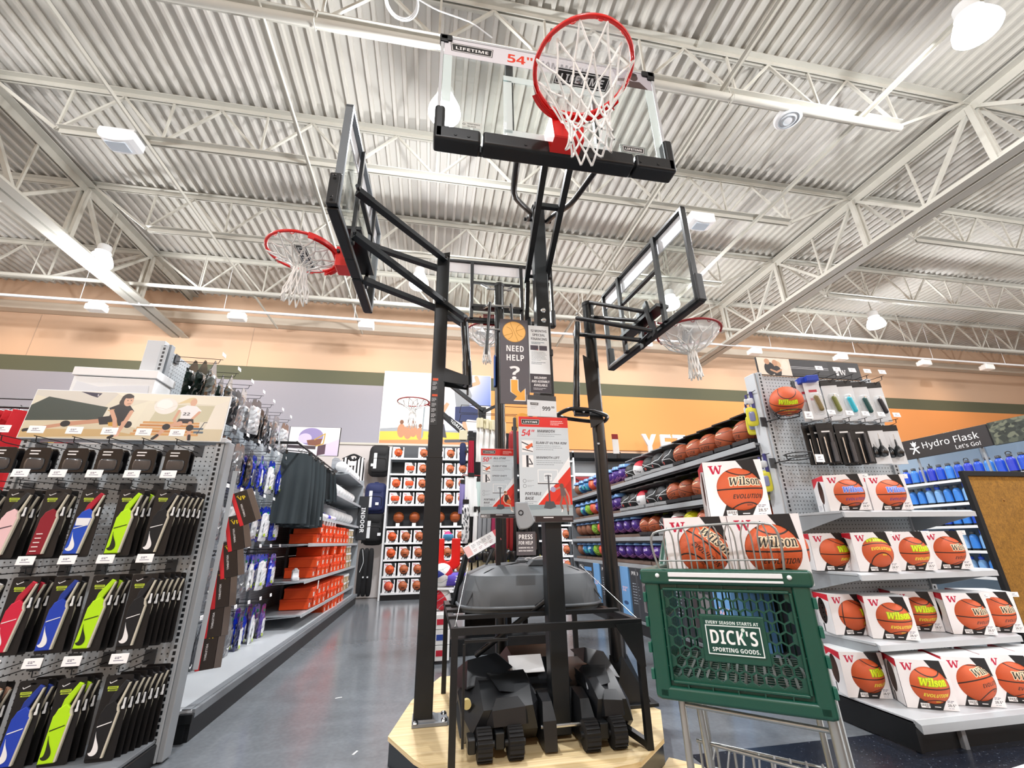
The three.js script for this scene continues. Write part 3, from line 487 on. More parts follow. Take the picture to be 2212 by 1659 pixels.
    disc(x, '#2e211c', 470, 40, 32, 36); disc(x, '#2e211c', 448, 60, 14, 22); disc(x, '#e2b59a', 480, 52, 24, 33); disc(x, '#2e211c', 474, 22, 26, 13); lineP(x, '#8c5a48', 3, [[478, 70], [494, 68]]); disc(x, '#3a2a24', 474, 48, 3); disc(x, '#3a2a24', 492, 47, 3);
    lineP(x, skin, 22, [[410, 118], [440, 170], [466, 258]]); lineP(x, skin, 22, [[512, 120], [498, 180], [476, 258]]); disc(x, '#e2b59a', 470, 262, 18, 15); lineP(x, dk, 16, [[440, 282], [456, 272]]);
    disc(x, '#f1efe8', 684, 76, 62, 52); disc(x, '#fbfaf6', 676, 66, 42, 34); lineP(x, '#dcd8cc', 2, [[630, 84], [690, 96], [740, 70]]);
    fillP(x, '#e2cfa0', [[742, 58], [800, 18], [826, 14], [800, 50]]); disc(x, '#e2cfa0', 818, 34, 24, 20); disc(x, '#dfb296', 828, 46, 18, 25); fillP(x, '#f2f1f2', [[752, 92], [796, 66], [850, 70], [884, 100], [858, 118], [850, 158], [778, 156], [776, 112]]); txt(x, '22', 806, 122, 27, '#2c2c34', { w: 40 });
    lineP(x, skin, 15, [[762, 104], [748, 160], [770, 196]]); lineP(x, skin, 15, [[872, 110], [840, 160], [782, 196]]); fillP(x, '#2a2428', [[772, 154], [850, 154], [858, 182], [764, 182]]); lineP(x, skin, 22, [[786, 180], [720, 208], [676, 276]]); lineP(x, skin, 22, [[838, 180], [842, 212], [852, 276]]); disc(x, dk, 718, 208, 21, 19); disc(x, dk, 844, 210, 20, 20); lineP(x, dk, 16, [[684, 262], [664, 284]]); lineP(x, dk, 16, [[852, 260], [856, 284]]);
  });
  const s = thing('volleyball_sign', 'wide photo sign of two volleyball players above the arm-sleeve pegboard', 'sign', [-1.985, 1.925, -3.17]);
  part(s, 'board', rbox(1.16, 0.33, 0.012, 0, 0, 0, 0.002), M.white); part(s, 'print', planarUV(new THREE.PlaneGeometry(1.15, 0.32).translate(0, 0, 0.0068), -0.575, -0.16, 1.15, 0.32), map(vt, 0.35)); s.rotation.x = -0.06;
  const wb = thing('white_carton', 'long white lidded carton lying on top of the shelving behind the volleyball sign', 'carton', [-2.24, 2.09, -3.42], 0.02);
  part(wb, 'body', rbox(0.5, 0.15, 0.22, 0, 0.075, 0, 0.004), M.white); part(wb, 'lid', rbox(0.52, 0.06, 0.24, 0, 0.185, 0, 0.004), M.whiteGloss); part(wb, 'cut_flap', extr(poly([[-0.23, 0.03], [0.23, 0.02], [0.22, 0.1], [0.05, 0.09], [-0.08, 0.075], [-0.22, 0.11]]), 0.003).translate(0, 0, 0.111), std('#dfe4ea', 0.5));
  void tag;
}
// ======== left gondola along the aisle ========
const DECK = -1.36, SPX = -2.05;
{
  const t = thing('shelving_gondola', 'long grey shelving run of hooks and shoe shelves along the left aisle', 'shelving', [0, 0, 0]);
  for (let i = 0; i < 5; i++) for (const [y0, y1] of [[0.16, 0.95], [0.955, 1.75], [1.755, 2.55]]) { const z0 = -3.5 - i * 1.28; const m = part(t, 'back_panel', i < 3 ? meterUV(box(0.03, y1 - y0, 1.27, SPX - 0.02, (y0 + y1) / 2, z0 - 0.64), 'z') : box(0.03, y1 - y0, 1.27, SPX - 0.02, (y0 + y1) / 2, z0 - 0.64), i < 3 ? PEG : M.greyDark); void m; }
  for (let i = 0; i < 6; i++) part(t, 'upright', rbox(0.05, 2.58, 0.05, SPX, 1.29, -3.48 - i * 1.28, 0.005), M.grey);
  part(t, 'end_upright', rbox(0.12, 2.58, 0.06, SPX - 0.05, 1.29, -3.42, 0.004), M.greyLight);
  part(t, 'slot_strip', meterUV(box(0.05, 2.5, 0.006, SPX + 0.02, 1.29, -3.388), 'x', SPX - 0.005), SLOT);
  part(t, 'base_deck', rbox(0.7, 0.03, 6.5, SPX + 0.34, 0.155, -6.7, 0.006), M.greyLight);
  part(t, 'deck_edge', [rbox(0.02, 0.05, 6.5, DECK, 0.15, -6.7, 0.004), box(0.05, 0.006, 6.5, DECK - 0.04, 0.173, -6.7)], M.greyMid);
  part(t, 'toe_kick', box(0.02, 0.125, 6.46, DECK - 0.02, 0.0625, -6.7), M.black);
  part(t, 'end_skirt', [box(0.66, 0.125, 0.02, SPX + 0.33, 0.0625, -3.46), rbox(0.08, 0.05, 0.03, DECK - 0.03, 0.13, -3.44, 0.004)], M.black);
  const shelf = (y, z0, z1, name) => { const s = part(t, 'shelf', [rbox(0.6, 0.018, z0 - z1, SPX + 0.3, y - 0.012, (z0 + z1) / 2, 0.003), bar([SPX, y - 0.05, z0 - 0.01], [SPX + 0.55, y - 0.02, z0 - 0.01], 0.05, 0.006)], M.shelf); part(s, 'price_rail', rbox(0.012, 0.04, z0 - z1, -1.445, y - 0.015, (z0 + z1) / 2, 0.002), M.greyLight); void name; };
  shelf(2.31, -8.2, -9.9); shelf(1.86, -7.3, -9.9); shelf(1.45, -6.4, -9.9); shelf(1.12, -6.0, -9.9); shelf(0.7, -6.05, -9.9); shelf(0.33, -6.1, -9.9);
  part(t, 'end_panel', rbox(0.64, 2.4, 0.03, SPX + 0.3, 1.2, -9.93, 0.004), M.grey);
  // hanging bags
  const bagMats = {
    black: phys({ color: '#17181b', roughness: 0.28, clearcoat: 0.9, clearcoatRoughness: 0.15 }), smoke: phys({ color: '#5f6267', roughness: 0.2, clearcoat: 1, clearcoatRoughness: 0.12 }), pale: phys({ color: '#b9bcc0', roughness: 0.2, clearcoat: 1, clearcoatRoughness: 0.12 }), green: phys({ color: '#16241f', roughness: 0.25, clearcoat: 1, clearcoatRoughness: 0.1 }),
    blue: phys({ color: '#1230b4', roughness: 0.22, clearcoat: 1, clearcoatRoughness: 0.12 }), navy: phys({ color: '#161d52', roughness: 0.25, clearcoat: 1, clearcoatRoughness: 0.12 }), white: phys({ color: '#e3e6ea', roughness: 0.22, clearcoat: 1, clearcoatRoughness: 0.12 }), violet: phys({ color: '#4c3a86', roughness: 0.25, clearcoat: 1, clearcoatRoughness: 0.12 }),
  };
  const nm = { black: 'glossy black', smoke: 'smoky clear', pale: 'pale silver', green: 'dark green-black', blue: 'bright blue', navy: 'navy blue', white: 'white and blue', violet: 'violet' };
  const bodyG = [crinkle(0.18, 0.28, 0.05), crinkle(0.17, 0.26, 0.045), crinkle(0.16, 0.3, 0.04)];
  const head = extr(poly([[-0.085, 0], [0.085, 0], [0.07, 0.07], [0.015, 0.085], [0.014, 0.06], [-0.014, 0.06], [-0.015, 0.085], [-0.07, 0.07]]), 0.004), peak = extr(poly([[-0.075, 0], [0.075, 0], [0.01, 0.11], [-0.01, 0.11]]), 0.004), seal = box(0.165, 0.008, 0.006), win = crinkle(0.11, 0.17, 0.018), tagG = rbox(0.035, 0.02, 0.003), dot = new THREE.CylinderGeometry(0.017, 0.017, 0.004, 14).rotateX(Math.PI / 2);
  const limeDot = std('#b6d22a', 0.5), windM = bagMats.white, greenTag = std('#15884e', 0.5);
  const bp = {};
  function bag(kind, v) {
    const b = thing('product_bag', 'bag', 'bag');
    const body = part(b, 'pouch', bodyG[v].clone().translate(0, -0.21, 0), bagMats[kind]);
    part(b, 'header', (kind === 'green' ? peak : head).clone().translate(0, -0.085, 0), bagMats[kind === 'pale' ? 'smoke' : kind === 'white' ? 'blue' : kind]);
    part(body, 'seal', seal.clone().translate(0, -0.095, 0.012), M.clear);
    if (['blue', 'navy', 'white', 'violet'].includes(kind)) { part(b, 'window', win.clone().translate(0.01, -0.23, 0.022), windM); part(b, 'sticker', dot.clone().translate(-0.035, -0.3, 0.034), limeDot); part(b, 'brand_tab', box(0.03, 0.03, 0.004, 0.03, -0.07, 0.006), greenTag); }
    else part(b, 'mark', extr(poly([[-0.02, 0], [-0.004, -0.012], [0.03, 0.012], [-0.002, -0.003], [-0.014, 0.01]]), 0.002).translate(0.02, -0.26, 0.03), M.white);
    return b;
  }
  const rows = [
    [2.52, -3.6, 0.31, ['green', 'green', 'smoke', 'pale', 'black', 'smoke', 'pale'], 'top'],
    [2.03, -3.75, 0.3, ['black', 'black', 'smoke', 'black', 'blue', 'blue', 'blue'], 'second'],
    [1.54, -3.85, 0.3, ['black', 'smoke', 'pale', 'black', 'pale', 'blue', 'blue'], 'third'],
    [1.05, -3.9, 0.32, ['black', 'smoke', 'black', 'smoke', 'white', 'blue', 'blue'], 'fourth'],
    [0.53, -3.85, 0.32, ['pale', 'smoke', 'smoke', 'smoke', 'navy', 'blue', 'violet'], 'bottom'],
  ];
  for (const [y, z0, dz, list, rn] of rows) list.forEach((kind, i) => {
    const z = z0 - i * dz;
    pegHook([SPX, y, z], Math.PI / 2, `small-tagged black hook, ${ORD[i]} from the near end, ${rn} row, left aisle`, null, 0.32, 0.06);
    const k2 = kind === 'blue' && i % 2 ? 'white' : kind;
    for (let k = 0; k < 3; k++) {
      const kk = k === 0 ? k2 : kind, key = kk + (i + k) % 3;
      const label = `${nm[kk]} plastic bag, ${['outermost', 'middle', 'innermost'][k]} on ${ORD[i]} hook of the ${rn} row, left aisle`;
      const pos = [SPX + 0.285 - k * 0.075, y - 0.03, z + rr(-0.012, 0.012)];
      let o; if (!bp[key]) { o = bp[key] = bag(kk, (i + k) % 3); o.userData.label = label; } else o = copy(bp[key], null, null, label);
      o.position.set(...pos); o.rotation.set(0, Math.PI / 2 + rr(-0.2, 0.25), 0); o.rotation.z = rr(-0.06, 0.06);
    }
  });
  // red-striped boxes on the clip strip by the end cap
  const vpTex = canvasTex(128, 320, (x) => { x.fillStyle = '#241d1b'; x.fillRect(0, 0, 128, 320); x.fillStyle = '#e02330'; x.fillRect(0, 0, 30, 320); txt(x, 'VP', 78, 64, 50, '#f4d21c', { skew: -0.25, rot: 0.12, w: 62 }); lineP(x, '#f4d21c', 4, [[40, 40], [56, 32]]); txt(x, 'VOLLEYBALL', 58, 184, 20, '#f0f0f0', { rot: Math.PI / 2, w: 130 }); });
  const vpM = map(vpTex, 0.3), vpBox = planarUV(rbox(0.1, 0.235, 0.03, 0, -0.155, 0, 0.003), -0.05, -0.2725, 0.1, 0.235), vpHead = extr(poly([[-0.05, -0.04], [0.05, -0.04], [0.03, 0], [-0.03, 0]]), 0.002), vpClear = rbox(0.04, 0.235, 0.031, 0.07, -0.155, 0, 0.003);
  const strip = thing('clip_strip', 'narrow clear hanging strip holding the red-striped packs beside the end cap', 'strip', [-1.36, 0.4, -3.36]); part(strip, 'strip', rbox(0.03, 1.2, 0.004, 0, 0.6, 0, 0.001), M.greyLight); part(strip, 'hook', tube([[0, 1.2, 0], [0, 1.24, 0], [-0.03, 1.24, 0]], 0.004, 5), M.chrome);
  let vp; [[1.5, 0.42], [1.34, 0.26], [1.17, 0.2], [0.99, 0.12], [0.82, 0.06], [0.64, 0.03]].forEach(([y, r], i) => {
    const label = `red-striped black pack, ${['topmost', 'second from top', 'third from top', 'fourth from top', 'fifth from top', 'lowest'][i]} of six beside the end cap`;
    let o; if (!vp) { o = vp = thing('striped_pack', label, 'pack'); part(o, 'carton', vpBox, vpM); part(o, 'header', vpHead, M.clear); part(o, 'clear_side', vpClear, phys({ color: '#5a514d', roughness: 0.15, clearcoat: 1 })); } else o = copy(vp, null, null, label);
    o.position.set(-1.375, y, -3.47 - i * 0.006); o.rotation.set(0, 0.42, r);
  });
  // hanging garments
  const gm = [std('#343d41', 0.9), std('#2c3438', 0.9), std('#3a4448', 0.9), std('#23282b', 0.9)], rail = thing('garment_rail', 'black wall rail carrying the dark trousers on the left aisle', 'rail', [SPX, 2.24, -6.1]);
  part(rail, 'bar', rod([0.12, 0, 0.75], [0.12, 0, -1.55], 0.012, 8), M.black); for (const z of [0.7, -0.4, -1.5]) part(rail, 'arm', bar([0, 0, z], [0.48, 0, z], 0.014, 0.03), M.black); part(rail, 'front_bar', rod([0.48, 0, 0.75], [0.48, 0, -1.55], 0.012, 8), M.black);
  let gp = [];
  for (let i = 0; i < 13; i++) {
    const short = i > 8, v = (short ? 2 : 0) + i % 2, label = `${short ? 'short dark grey shorts' : 'long charcoal trousers'} on clip hanger, ${ORD[short ? i - 9 : i]} from near end of the left rail`;
    let o; if (!gp[v]) { o = gp[v] = thing(short ? 'shorts' : 'trousers', label, short ? 'shorts' : 'trousers'); part(o, 'cloth', wavy(0.42, short ? 0.42 : 0.82, 0.025, 3 + v, v * 2.3, 18, 8, 0.75), gm[v]); part(o, 'hanger', [rod([-0.16, 0.02, 0], [0.16, 0.02, 0], 0.006, 6), tube([[0, 0.02, 0], [0, 0.06, 0], [0.02, 0.075, 0], [0.02, 0.09, 0], [0, 0.095, 0]], 0.003, 5), rbox(0.03, 0.05, 0.02, -0.13, 0, 0), rbox(0.03, 0.05, 0.02, 0.13, 0, 0)], M.blackGloss); part(o, 'size_clip', rbox(0.03, 0.02, 0.012, 0, 0.045, 0), M.white); }
    else o = copy(gp[v], null, null, label);
    o.position.set(SPX + 0.44, (short ? 2.13 : 2.16) - (i % 3) * 0.015, -5.6 - i * (short ? 0.15 : 0.11) + (short ? 0.3 : 0)); o.rotation.y = (short ? 0.25 : 0.5) + (i % 3) * 0.1;
  }
  // football sign above the garments
  const ft = canvasTex(256, 150, (x, w, h) => { x.fillStyle = '#fbf8fb'; x.fillRect(0, 0, w, h); disc(x, '#9a8fc0', 110, 50, 62, 46); disc(x, '#d9cdea', 80, 60, 34, 26); fillP(x, '#8a5a4a', [[90, 70], [170, 60], [160, 100], [100, 96]]); lineP(x, '#c9a24a', 6, [[130, 66], [180, 34], [176, 88], [140, 100]]); fillP(x, '#5d4654', [[150, 100], [220, 80], [200, 140], [150, 150]]); fillP(x, '#4a4046', [[0, 96], [140, 100], [140, 118], [0, 112]]); fillP(x, '#e2d4ec', [[190, 90], [256, 60], [256, 150], [190, 150]]); });
  const fs = thing('football_sign', 'photo sign of a helmeted football player above the dark trousers', 'sign', [-1.68, 2.5, -6.5]); part(fs, 'board', rbox(0.7, 0.42, 0.015, 0, 0, 0, 0.003), M.black); part(fs, 'print', planarUV(new THREE.PlaneGeometry(0.68, 0.41).translate(0, 0, 0.0085), -0.34, -0.205, 0.68, 0.41), map(ft, 0.4));
  // shoe boxes
  const bx = rbox(0.34, 0.1, 0.195, 0, 0.05, 0, 0.003), ld = rbox(0.348, 0.03, 0.203, 0, 0.108, 0, 0.003), lab = rbox(0.003, 0.05, 0.06, 0.1755, 0.045, 0.04, 0.001), hole = new THREE.CylinderGeometry(0.011, 0.011, 0.004, 12).rotateZ(Math.PI / 2).translate(0.1705, 0.055, -0.04);
  const labM = std('#f2d8cf', 0.6), tanBox = std('#b9a57c', 0.7); let sb = null, sb2 = null;
  [[1.12, 2, 'upper'], [0.7, 3, 'middle'], [0.33, 2, 'lower'], [0.155, 1, 'deck']].forEach(([y, hgt, sn]) => {
    const n = sn === 'deck' ? 7 : 14, zs = sn === 'deck' ? -7.6 : -6.62;
    for (let i = 0; i < n; i++) for (let k = 0; k < (sn === 'deck' ? 1 : hgt); k++) {
      if (sn === 'middle' && k === 2 && i % 3 === 1) continue; if (i === 0 && k === 2) continue;
      const tan = i > 10, label = `${tan ? 'tan' : 'orange'} shoebox, ${ORD[i]} from the near end, ${['bottom', 'second', 'third'][k]} of its stack, ${sn} shoe shelf`;
      let o; const P = tan ? sb2 : sb;
      if (!P) { o = thing('shoebox', label, 'shoebox'); part(o, 'box', bx, tan ? tanBox : M.orangeBox); part(o, 'lid', ld, tan ? M.white : M.orangeLid); part(o, 'size_label', lab, labM); part(o, 'finger_hole', hole, M.blackMatt); if (tan) sb2 = o; else sb = o; } else o = copy(P, null, null, label);
      o.position.set(SPX + 0.4 + ((i * 5 + k * 3) % 4) * 0.012, y + 0.003 + k * 0.126, zs - i * 0.213); o.rotation.y = ((i + k) % 3 - 1) * 0.015;
    }
  });
  // trainers
  const soleS = (() => { const s = new THREE.Shape(); s.moveTo(-0.14, 0); s.bezierCurveTo(-0.15, 0.045, -0.06, 0.05, 0, 0.035); s.bezierCurveTo(0.08, 0.055, 0.145, 0.05, 0.145, 0); s.bezierCurveTo(0.145, -0.045, 0.08, -0.045, 0, -0.03); s.bezierCurveTo(-0.06, -0.04, -0.15, -0.04, -0.14, 0); return s; })();
  const sole = extr(soleS, 0.025, 0.003, 8).rotateX(-Math.PI / 2), upS = (() => { const s = new THREE.Shape(); s.moveTo(-0.135, 0.025); s.lineTo(-0.145, 0.1); s.quadraticCurveTo(-0.1, 0.105, -0.06, 0.1); s.lineTo(-0.05, 0.085); s.quadraticCurveTo(0.02, 0.07, 0.1, 0.055); s.quadraticCurveTo(0.15, 0.045, 0.142, 0.025); return s; })(), upper = extr(upS, 0.055, 0.012, 8).translate(0, 0, -0.0275), lace = mergeGeometries([0, 1, 2, 3].map((i) => plain(box(0.008, 0.006, 0.05, -0.02 + i * 0.028, 0.092 - i * 0.008, 0)))), tongue = rbox(0.05, 0.05, 0.04, -0.055, 0.105, 0, 0.01);
  const shoe = (label, c1, c2) => { const o = thing('trainer', label, 'shoe'); part(o, 'sole', sole, M.white); part(o, 'upper', upper, std(c1, 0.6)); part(o, 'laces', lace, M.white); part(o, 'tongue', tongue, std(c2, 0.6)); return o; };
  [['white volleyball trainer with red heel', '#eceaec', '#b3122a', -6.75], ['white volleyball trainer with pink trim', '#efe3ea', '#d9467c', -6.95], ['blue and purple volleyball trainer', '#4a4ac0', '#2c2c6a', -7.12], ['white trainer with coral toe', '#f0d8d8', '#e0506a', -7.3], ['pale lilac trainer beside the boxed helmets', '#cfc8e6', '#8a88c0', -7.5]].forEach(([l, a, b, z]) => { const s = shoe(l + ' standing on the shoe shelf', a, b); s.position.set(-1.6, 1.455, z); s.rotation.y = -0.35; part(s, 'hang_tag', rbox(0.045, 0.07, 0.002, 0.17, -0.06, 0.02), M.white); });
  { const s = shoe('lone white trainer turned heel-out in front of orange boxes', '#eceef0', '#dfe3e6'); s.position.set(-1.6, 0.705, -6.2); s.rotation.y = -1.3; }
  { const pt = thing('price_card', 'small white price card hanging from the middle shoe shelf', 'card', [-1.435, 0.6, -6.75]); part(pt, 'card', rbox(0.004, 0.1, 0.05, 0, 0, 0, 0.001), M.white); part(pt, 'clip', rbox(0.01, 0.02, 0.02, 0, 0.06, 0, 0.002), M.clear); }
  // clear-boxed white helmets
  const dome = new THREE.SphereGeometry(0.1, 18, 12).scale(1, 0.95, 1.05), domeBox = mergeGeometries([box(0.24, 0.003, 0.24, 0, -0.118, 0), box(0.24, 0.24, 0.003, 0, 0, -0.12), extr(poly([[-0.12, 0], [0.12, 0], [0.06, 0.05], [-0.06, 0.05]]), 0.004).translate(0, 0.12, -0.12)].map(plain)); let hp;
  [[2.31, -8.3, 7, 'top'], [1.86, -7.45, 9, 'second'], [1.45, -7.75, 8, 'third']].forEach(([y, z0, n, sn]) => { for (let i = 0; i < n; i++) { const label = `white ball in display carton, ${ORD[i]} from the near end, ${sn} white shelf`; let o; if (!hp) { o = hp = thing('white_ball_carton', label, 'boxed ball'); part(o, 'carton', domeBox, std('#8e9297', 0.6)); part(o, 'ball', dome, M.whiteGloss); part(o, 'base', new THREE.CylinderGeometry(0.06, 0.07, 0.02, 16).translate(0, -0.108, 0), M.greyLight); } else o = copy(hp, null, null, label); o.position.set(-1.62, y + 0.122, z0 - i * 0.25); o.rotation.y = 1.1; } });
}
// red jerseys behind the end cap
{
  const rail = thing('jersey_rail', 'thin black rail holding the red jerseys at the far left', 'rail', [-3.4, 2.24, -4.2]); part(rail, 'bar', rod([-1.2, 0, 0], [0.35, 0, 0], 0.01, 6), M.black); part(rail, 'upper_bar', rod([-1.2, 0.06, 0.05], [0.3, 0.06, 0.05], 0.006, 6), M.black); part(rail, 'tag', rbox(0.05, 0.03, 0.004, 0.1, 0.1, 0.06, 0.001), M.white);
  part(rail, 'post', rod([-0.9, -2.24, -0.05], [-0.9, 0.05, -0.05], 0.02, 8), M.black);
  let p; for (let i = 0; i < 7; i++) { const label = `bright red team jersey on the far-left rail, ${ORD[i]} from its right end`; let o; if (!p) { o = p = thing('red_jersey', label, 'jersey'); part(o, 'cloth', wavy(0.5, 0.75, 0.03, 4, 1.1, 18, 6, 0.8), M.redCloth); part(o, 'hanger', [rod([-0.2, 0, 0], [0.2, 0, 0], 0.007, 6), tube([[0, 0, 0], [0, 0.05, 0], [0.015, 0.07, 0], [0, 0.08, 0]], 0.003, 5)], M.black); part(o, 'trim', box(0.06, 0.3, 0.004, 0.06, -0.3, 0.02), std('#d9b24a', 0.7)); } else o = copy(p, null, null, label); o.position.set(-3.25 - i * 0.11, 2.18, -4.2 - (i % 2) * 0.05); o.rotation.y = 0.9 + (i % 3) * 0.15; }
}
// wall of bags at the end of the left aisle
{
  function pack(label, col, pos, s = 1, pocket) { const o = thing('backpack', label, 'backpack', pos), m = std(col, 0.75); part(o, 'body', pillow(0.42 * s, 0.62 * s, 0.26, 1.3, 8, 10, 0.06), m); part(o, 'front_pocket', pillow(0.34 * s, 0.3 * s, 0.1, 2.2, 7, 8, 0.06).translate(0, -0.1, 0.11), m); part(o, 'top_flap', pillow(0.36 * s, 0.2 * s, 0.16, 3, 7, 6, 0.05).translate(0, 0.2, 0.06), m); part(o, 'zip', tube([[-0.15, -0.16, 0.15], [-0.14, 0.03, 0.16], [0.14, 0.03, 0.16], [0.15, -0.16, 0.15]], 0.006, 5), M.blackGloss); part(o, 'grab_loop', tube([[-0.05, 0.3, 0], [-0.04, 0.36, 0], [0.04, 0.36, 0], [0.05, 0.3, 0]], 0.01, 6), m); part(o, 'side_strap', box(0.03, 0.5, 0.02, -0.22, -0.05, 0.02), M.black); part(o, 'stripe', rbox(0.07, 0.36, 0.02, -0.09, -0.02, 0.15, 0.008), M.white); part(o, 'price_card', box(0.07, 0.06, 0.004, pocket, -0.12, 0.17), M.white); return o; }
  pack('black backpack with a tall white front stripe, topmost on the back wall', '#17181a', [-1.2, 2.92, -10.45], 1.2, -0.14);
  pack('navy blue backpack with white stripe hanging below the black backpack', '#1d2752', [-1.22, 2.06, -10.4], 1.15, 0.06);
  const d = pack('large black duffel backpack with a white mark behind the vertical aisle sign', '#131416', [-1.2, 1.42, -10.4], 1.12, 0.14); void d;
  const b = thing('bat_bag', 'long slim black equipment bags standing under the backpacks', 'bag', [-1.28, 0.55, -10.4]); for (let i = 0; i < 3; i++) part(b, 'sleeve', pillow(0.12, 0.95, 0.1, i, 6, 12, 0.08).translate(i * 0.1 - 0.12, 0, i * 0.02), M.blackMatt); part(b, 'piping', tube([[-0.1, 0.45, 0.08], [-0.06, 0.2, 0.1], [-0.12, 0, 0.09]], 0.006, 5), M.white); part(b, 'buckle', [box(0.03, 0.03, 0.01, -0.04, -0.1, 0.08), box(0.03, 0.03, 0.01, 0.05, -0.1, 0.09)], M.white);
  const st = canvasTex(64, 256, (x) => { x.fillStyle = '#232629'; x.fillRect(0, 0, 64, 256); txt(x, 'INDOOR', 32, 140, 40, '#f4f4f4', { rot: Math.PI / 2, w: 150 }); });
  const s = thing('aisle_sign', 'black vertical aisle sign reading INDOOR at the end of the shoe shelves', 'sign', [-1.38, 1.62, -9.86]); part(s, 'board', rbox(0.2, 0.88, 0.015, 0, 0, 0, 0.003), M.black); part(s, 'print', planarUV(new THREE.PlaneGeometry(0.19, 0.86).translate(0, 0, 0.0085), -0.095, -0.43, 0.19, 0.86), map(st, 0.5)); part(s, 'bracket', rbox(0.03, 0.06, 0.05, -0.08, 0.2, -0.03), M.greyMid);
  const stripe = canvasTex(128, 64, (x) => { x.fillStyle = '#efe9ea'; x.fillRect(0, 0, 128, 64); x.fillStyle = '#17181a'; for (let i = 0; i < 8; i++) x.fillRect(i * 16, 0, 7, 64); });
  const j = thing('referee_shirt', 'black and white striped referee shirt hanging high on the back wall', 'shirt', [-1.8, 3.0, -10.5]); const g = wavy(0.62, 0.7, 0.02, 3, 0.5, 18, 6, 0.7); part(j, 'shirt', planarUV(g, -0.3, -0.7, 0.6, 0.7), map(stripe, 0.9)); part(j, 'collar', new THREE.TorusGeometry(0.1, 0.035, 8, 20).scale(1, 0.6, 0.6).translate(0, 0.0, 0.02), M.blackMatt); part(j, 'hanger', tube([[-0.25, -0.03, 0], [0, 0.08, 0], [0.25, -0.03, 0]], 0.012, 6), M.blackGloss); part(j, 'label', box(0.14, 0.1, 0.004, 0, -0.14, 0.03), M.white);
}
// ======== ball rack on the back wall ========
{
  const Y = [2.958, 2.6, 2.26, 1.927, 1.457, 1.124, 0.789, 0.462, 0.143];
  const t = thing('ball_rack', 'tall white-edged wall rack of boxed basketballs at the end of the left aisle', 'rack', [0, 0, -10.45]);
  const secs = [[-0.93, -0.06], [-0.02, 0.85], [0.89, 1.76], [1.8, 2.67], [2.7, 3.4]];
  part(t, 'back_panel', box(4.4, 3.3, 0.03, 1.24, 1.7, -0.25), M.greyDark);
  for (const x of [-0.96, -0.04, 0.87, 1.78, 2.69, 3.43]) part(t, 'upright', rbox(0.04, x < 0.5 ? 3.2 : 3.2, 0.5, x, 1.6, 0, 0.004), M.white);
  secs.forEach(([a, b]) => Y.forEach((y) => { const s = part(t, 'shelf', rbox(b - a, 0.02, 0.48, (a + b) / 2, y - 0.012, 0, 0.003), M.shelf); part(s, 'price_rail', rbox(b - a, 0.04, 0.012, (a + b) / 2, y - 0.018, 0.245, 0.003), M.whiteGloss); }));
  part(t, 'toe_kick', box(4.4, 0.12, 0.46, 1.24, 0.06, 0), M.black);
  const fg = (() => { const s = poly([[-0.125, -0.125], [0.125, -0.125], [0.125, 0.125], [-0.125, 0.125]]); const h = new THREE.Path(); h.absarc(0.0, 0.0, 0.094, 0, 6.2832, true); s.holes.push(h); return planarUV(extr(s, 0.003, 0, 12), -0.125, -0.125, 0.25, 0.25).translate(0, 0, 0.12); })();
  const cg = mergeGeometries([box(0.25, 0.003, 0.24, 0, -0.1235, 0), box(0.25, 0.003, 0.24, 0, 0.1235, 0), box(0.25, 0.245, 0.003, 0, 0, -0.12), box(0.003, 0.245, 0.24, -0.1235, 0, 0), box(0.003, 0.245, 0.24, 0.1235, 0, 0)].map(plain));
  const pr = {}, rn = ['top', 'second', 'third', 'fourth', 'fifth', 'sixth', 'seventh', 'eighth', 'bottom'], nice = { plainO: 'orange', brownO: 'brown', white: 'orange and white', pink: 'pink', coral: 'coral' };
  const kindAt = (r, c) => (r === 8 && c === 0) ? 'coral' : (r >= 1 && r <= 3 && c === 1) ? 'white' : (r === 3 && c === 0) ? 'white' : (r === 5 && c === 4) ? 'pink' : (c === 2 || (c === 1 && r > 4) || (r === 7 && c === 2)) ? 'brownO' : c % 3 === 0 ? 'plainO' : 'brownO';
  Y.forEach((y, r) => secs.forEach(([a, b], si) => { for (let k = 0; k < (si === 4 ? 2 : 3); k++) {
    const c = si * 3 + k; if (c > 4 && c < 12 && !(c === 5)) continue;   // hidden behind the hoop display
    if ((r === 0 && c === 1) || (r === 1 && c === 0)) continue;
    const x = a + 0.145 + k * 0.29, kind = kindAt(r, c);
    if (r === 4) { if (k === 2) continue; const l = `bare burnt-orange display basketball on the fifth rack shelf, ${ORD[si * 2 + k]} from the left`; const o = thing('display_basketball', l, 'basketball', [x + 0.1 + k * 0.06, y + 0.2, -10.42]); part(o, 'ball', smallBall, BT.trophy); part(o, 'stand', new THREE.CylinderGeometry(0.04, 0.06, 0.08, 14).translate(0, -0.155, 0), M.clear); part(o, 'price_tag', box(0.08, 0.07, 0.004, 0, -0.165, 0.16), TAGW); continue; }
    const label = `${nice[kind]} basketball in white carton, ${rn[r]} shelf of back rack, ${ORD[c]} from its left`;
    let o; if (!pr[kind]) { o = pr[kind] = thing('rack_basketball', label, 'boxed ball'); part(o, 'carton', cg, M.white); part(o, 'front_panel', fg, FRONT); const q = part(o, 'ball', farBall, BT[kind]); q.position.set(0, 0, 0.06); } else o = copy(pr[kind], null, null, label);
    o.position.set(x, y + 0.127, -10.34); o.rotation.y = 0.06;
  } }));
}
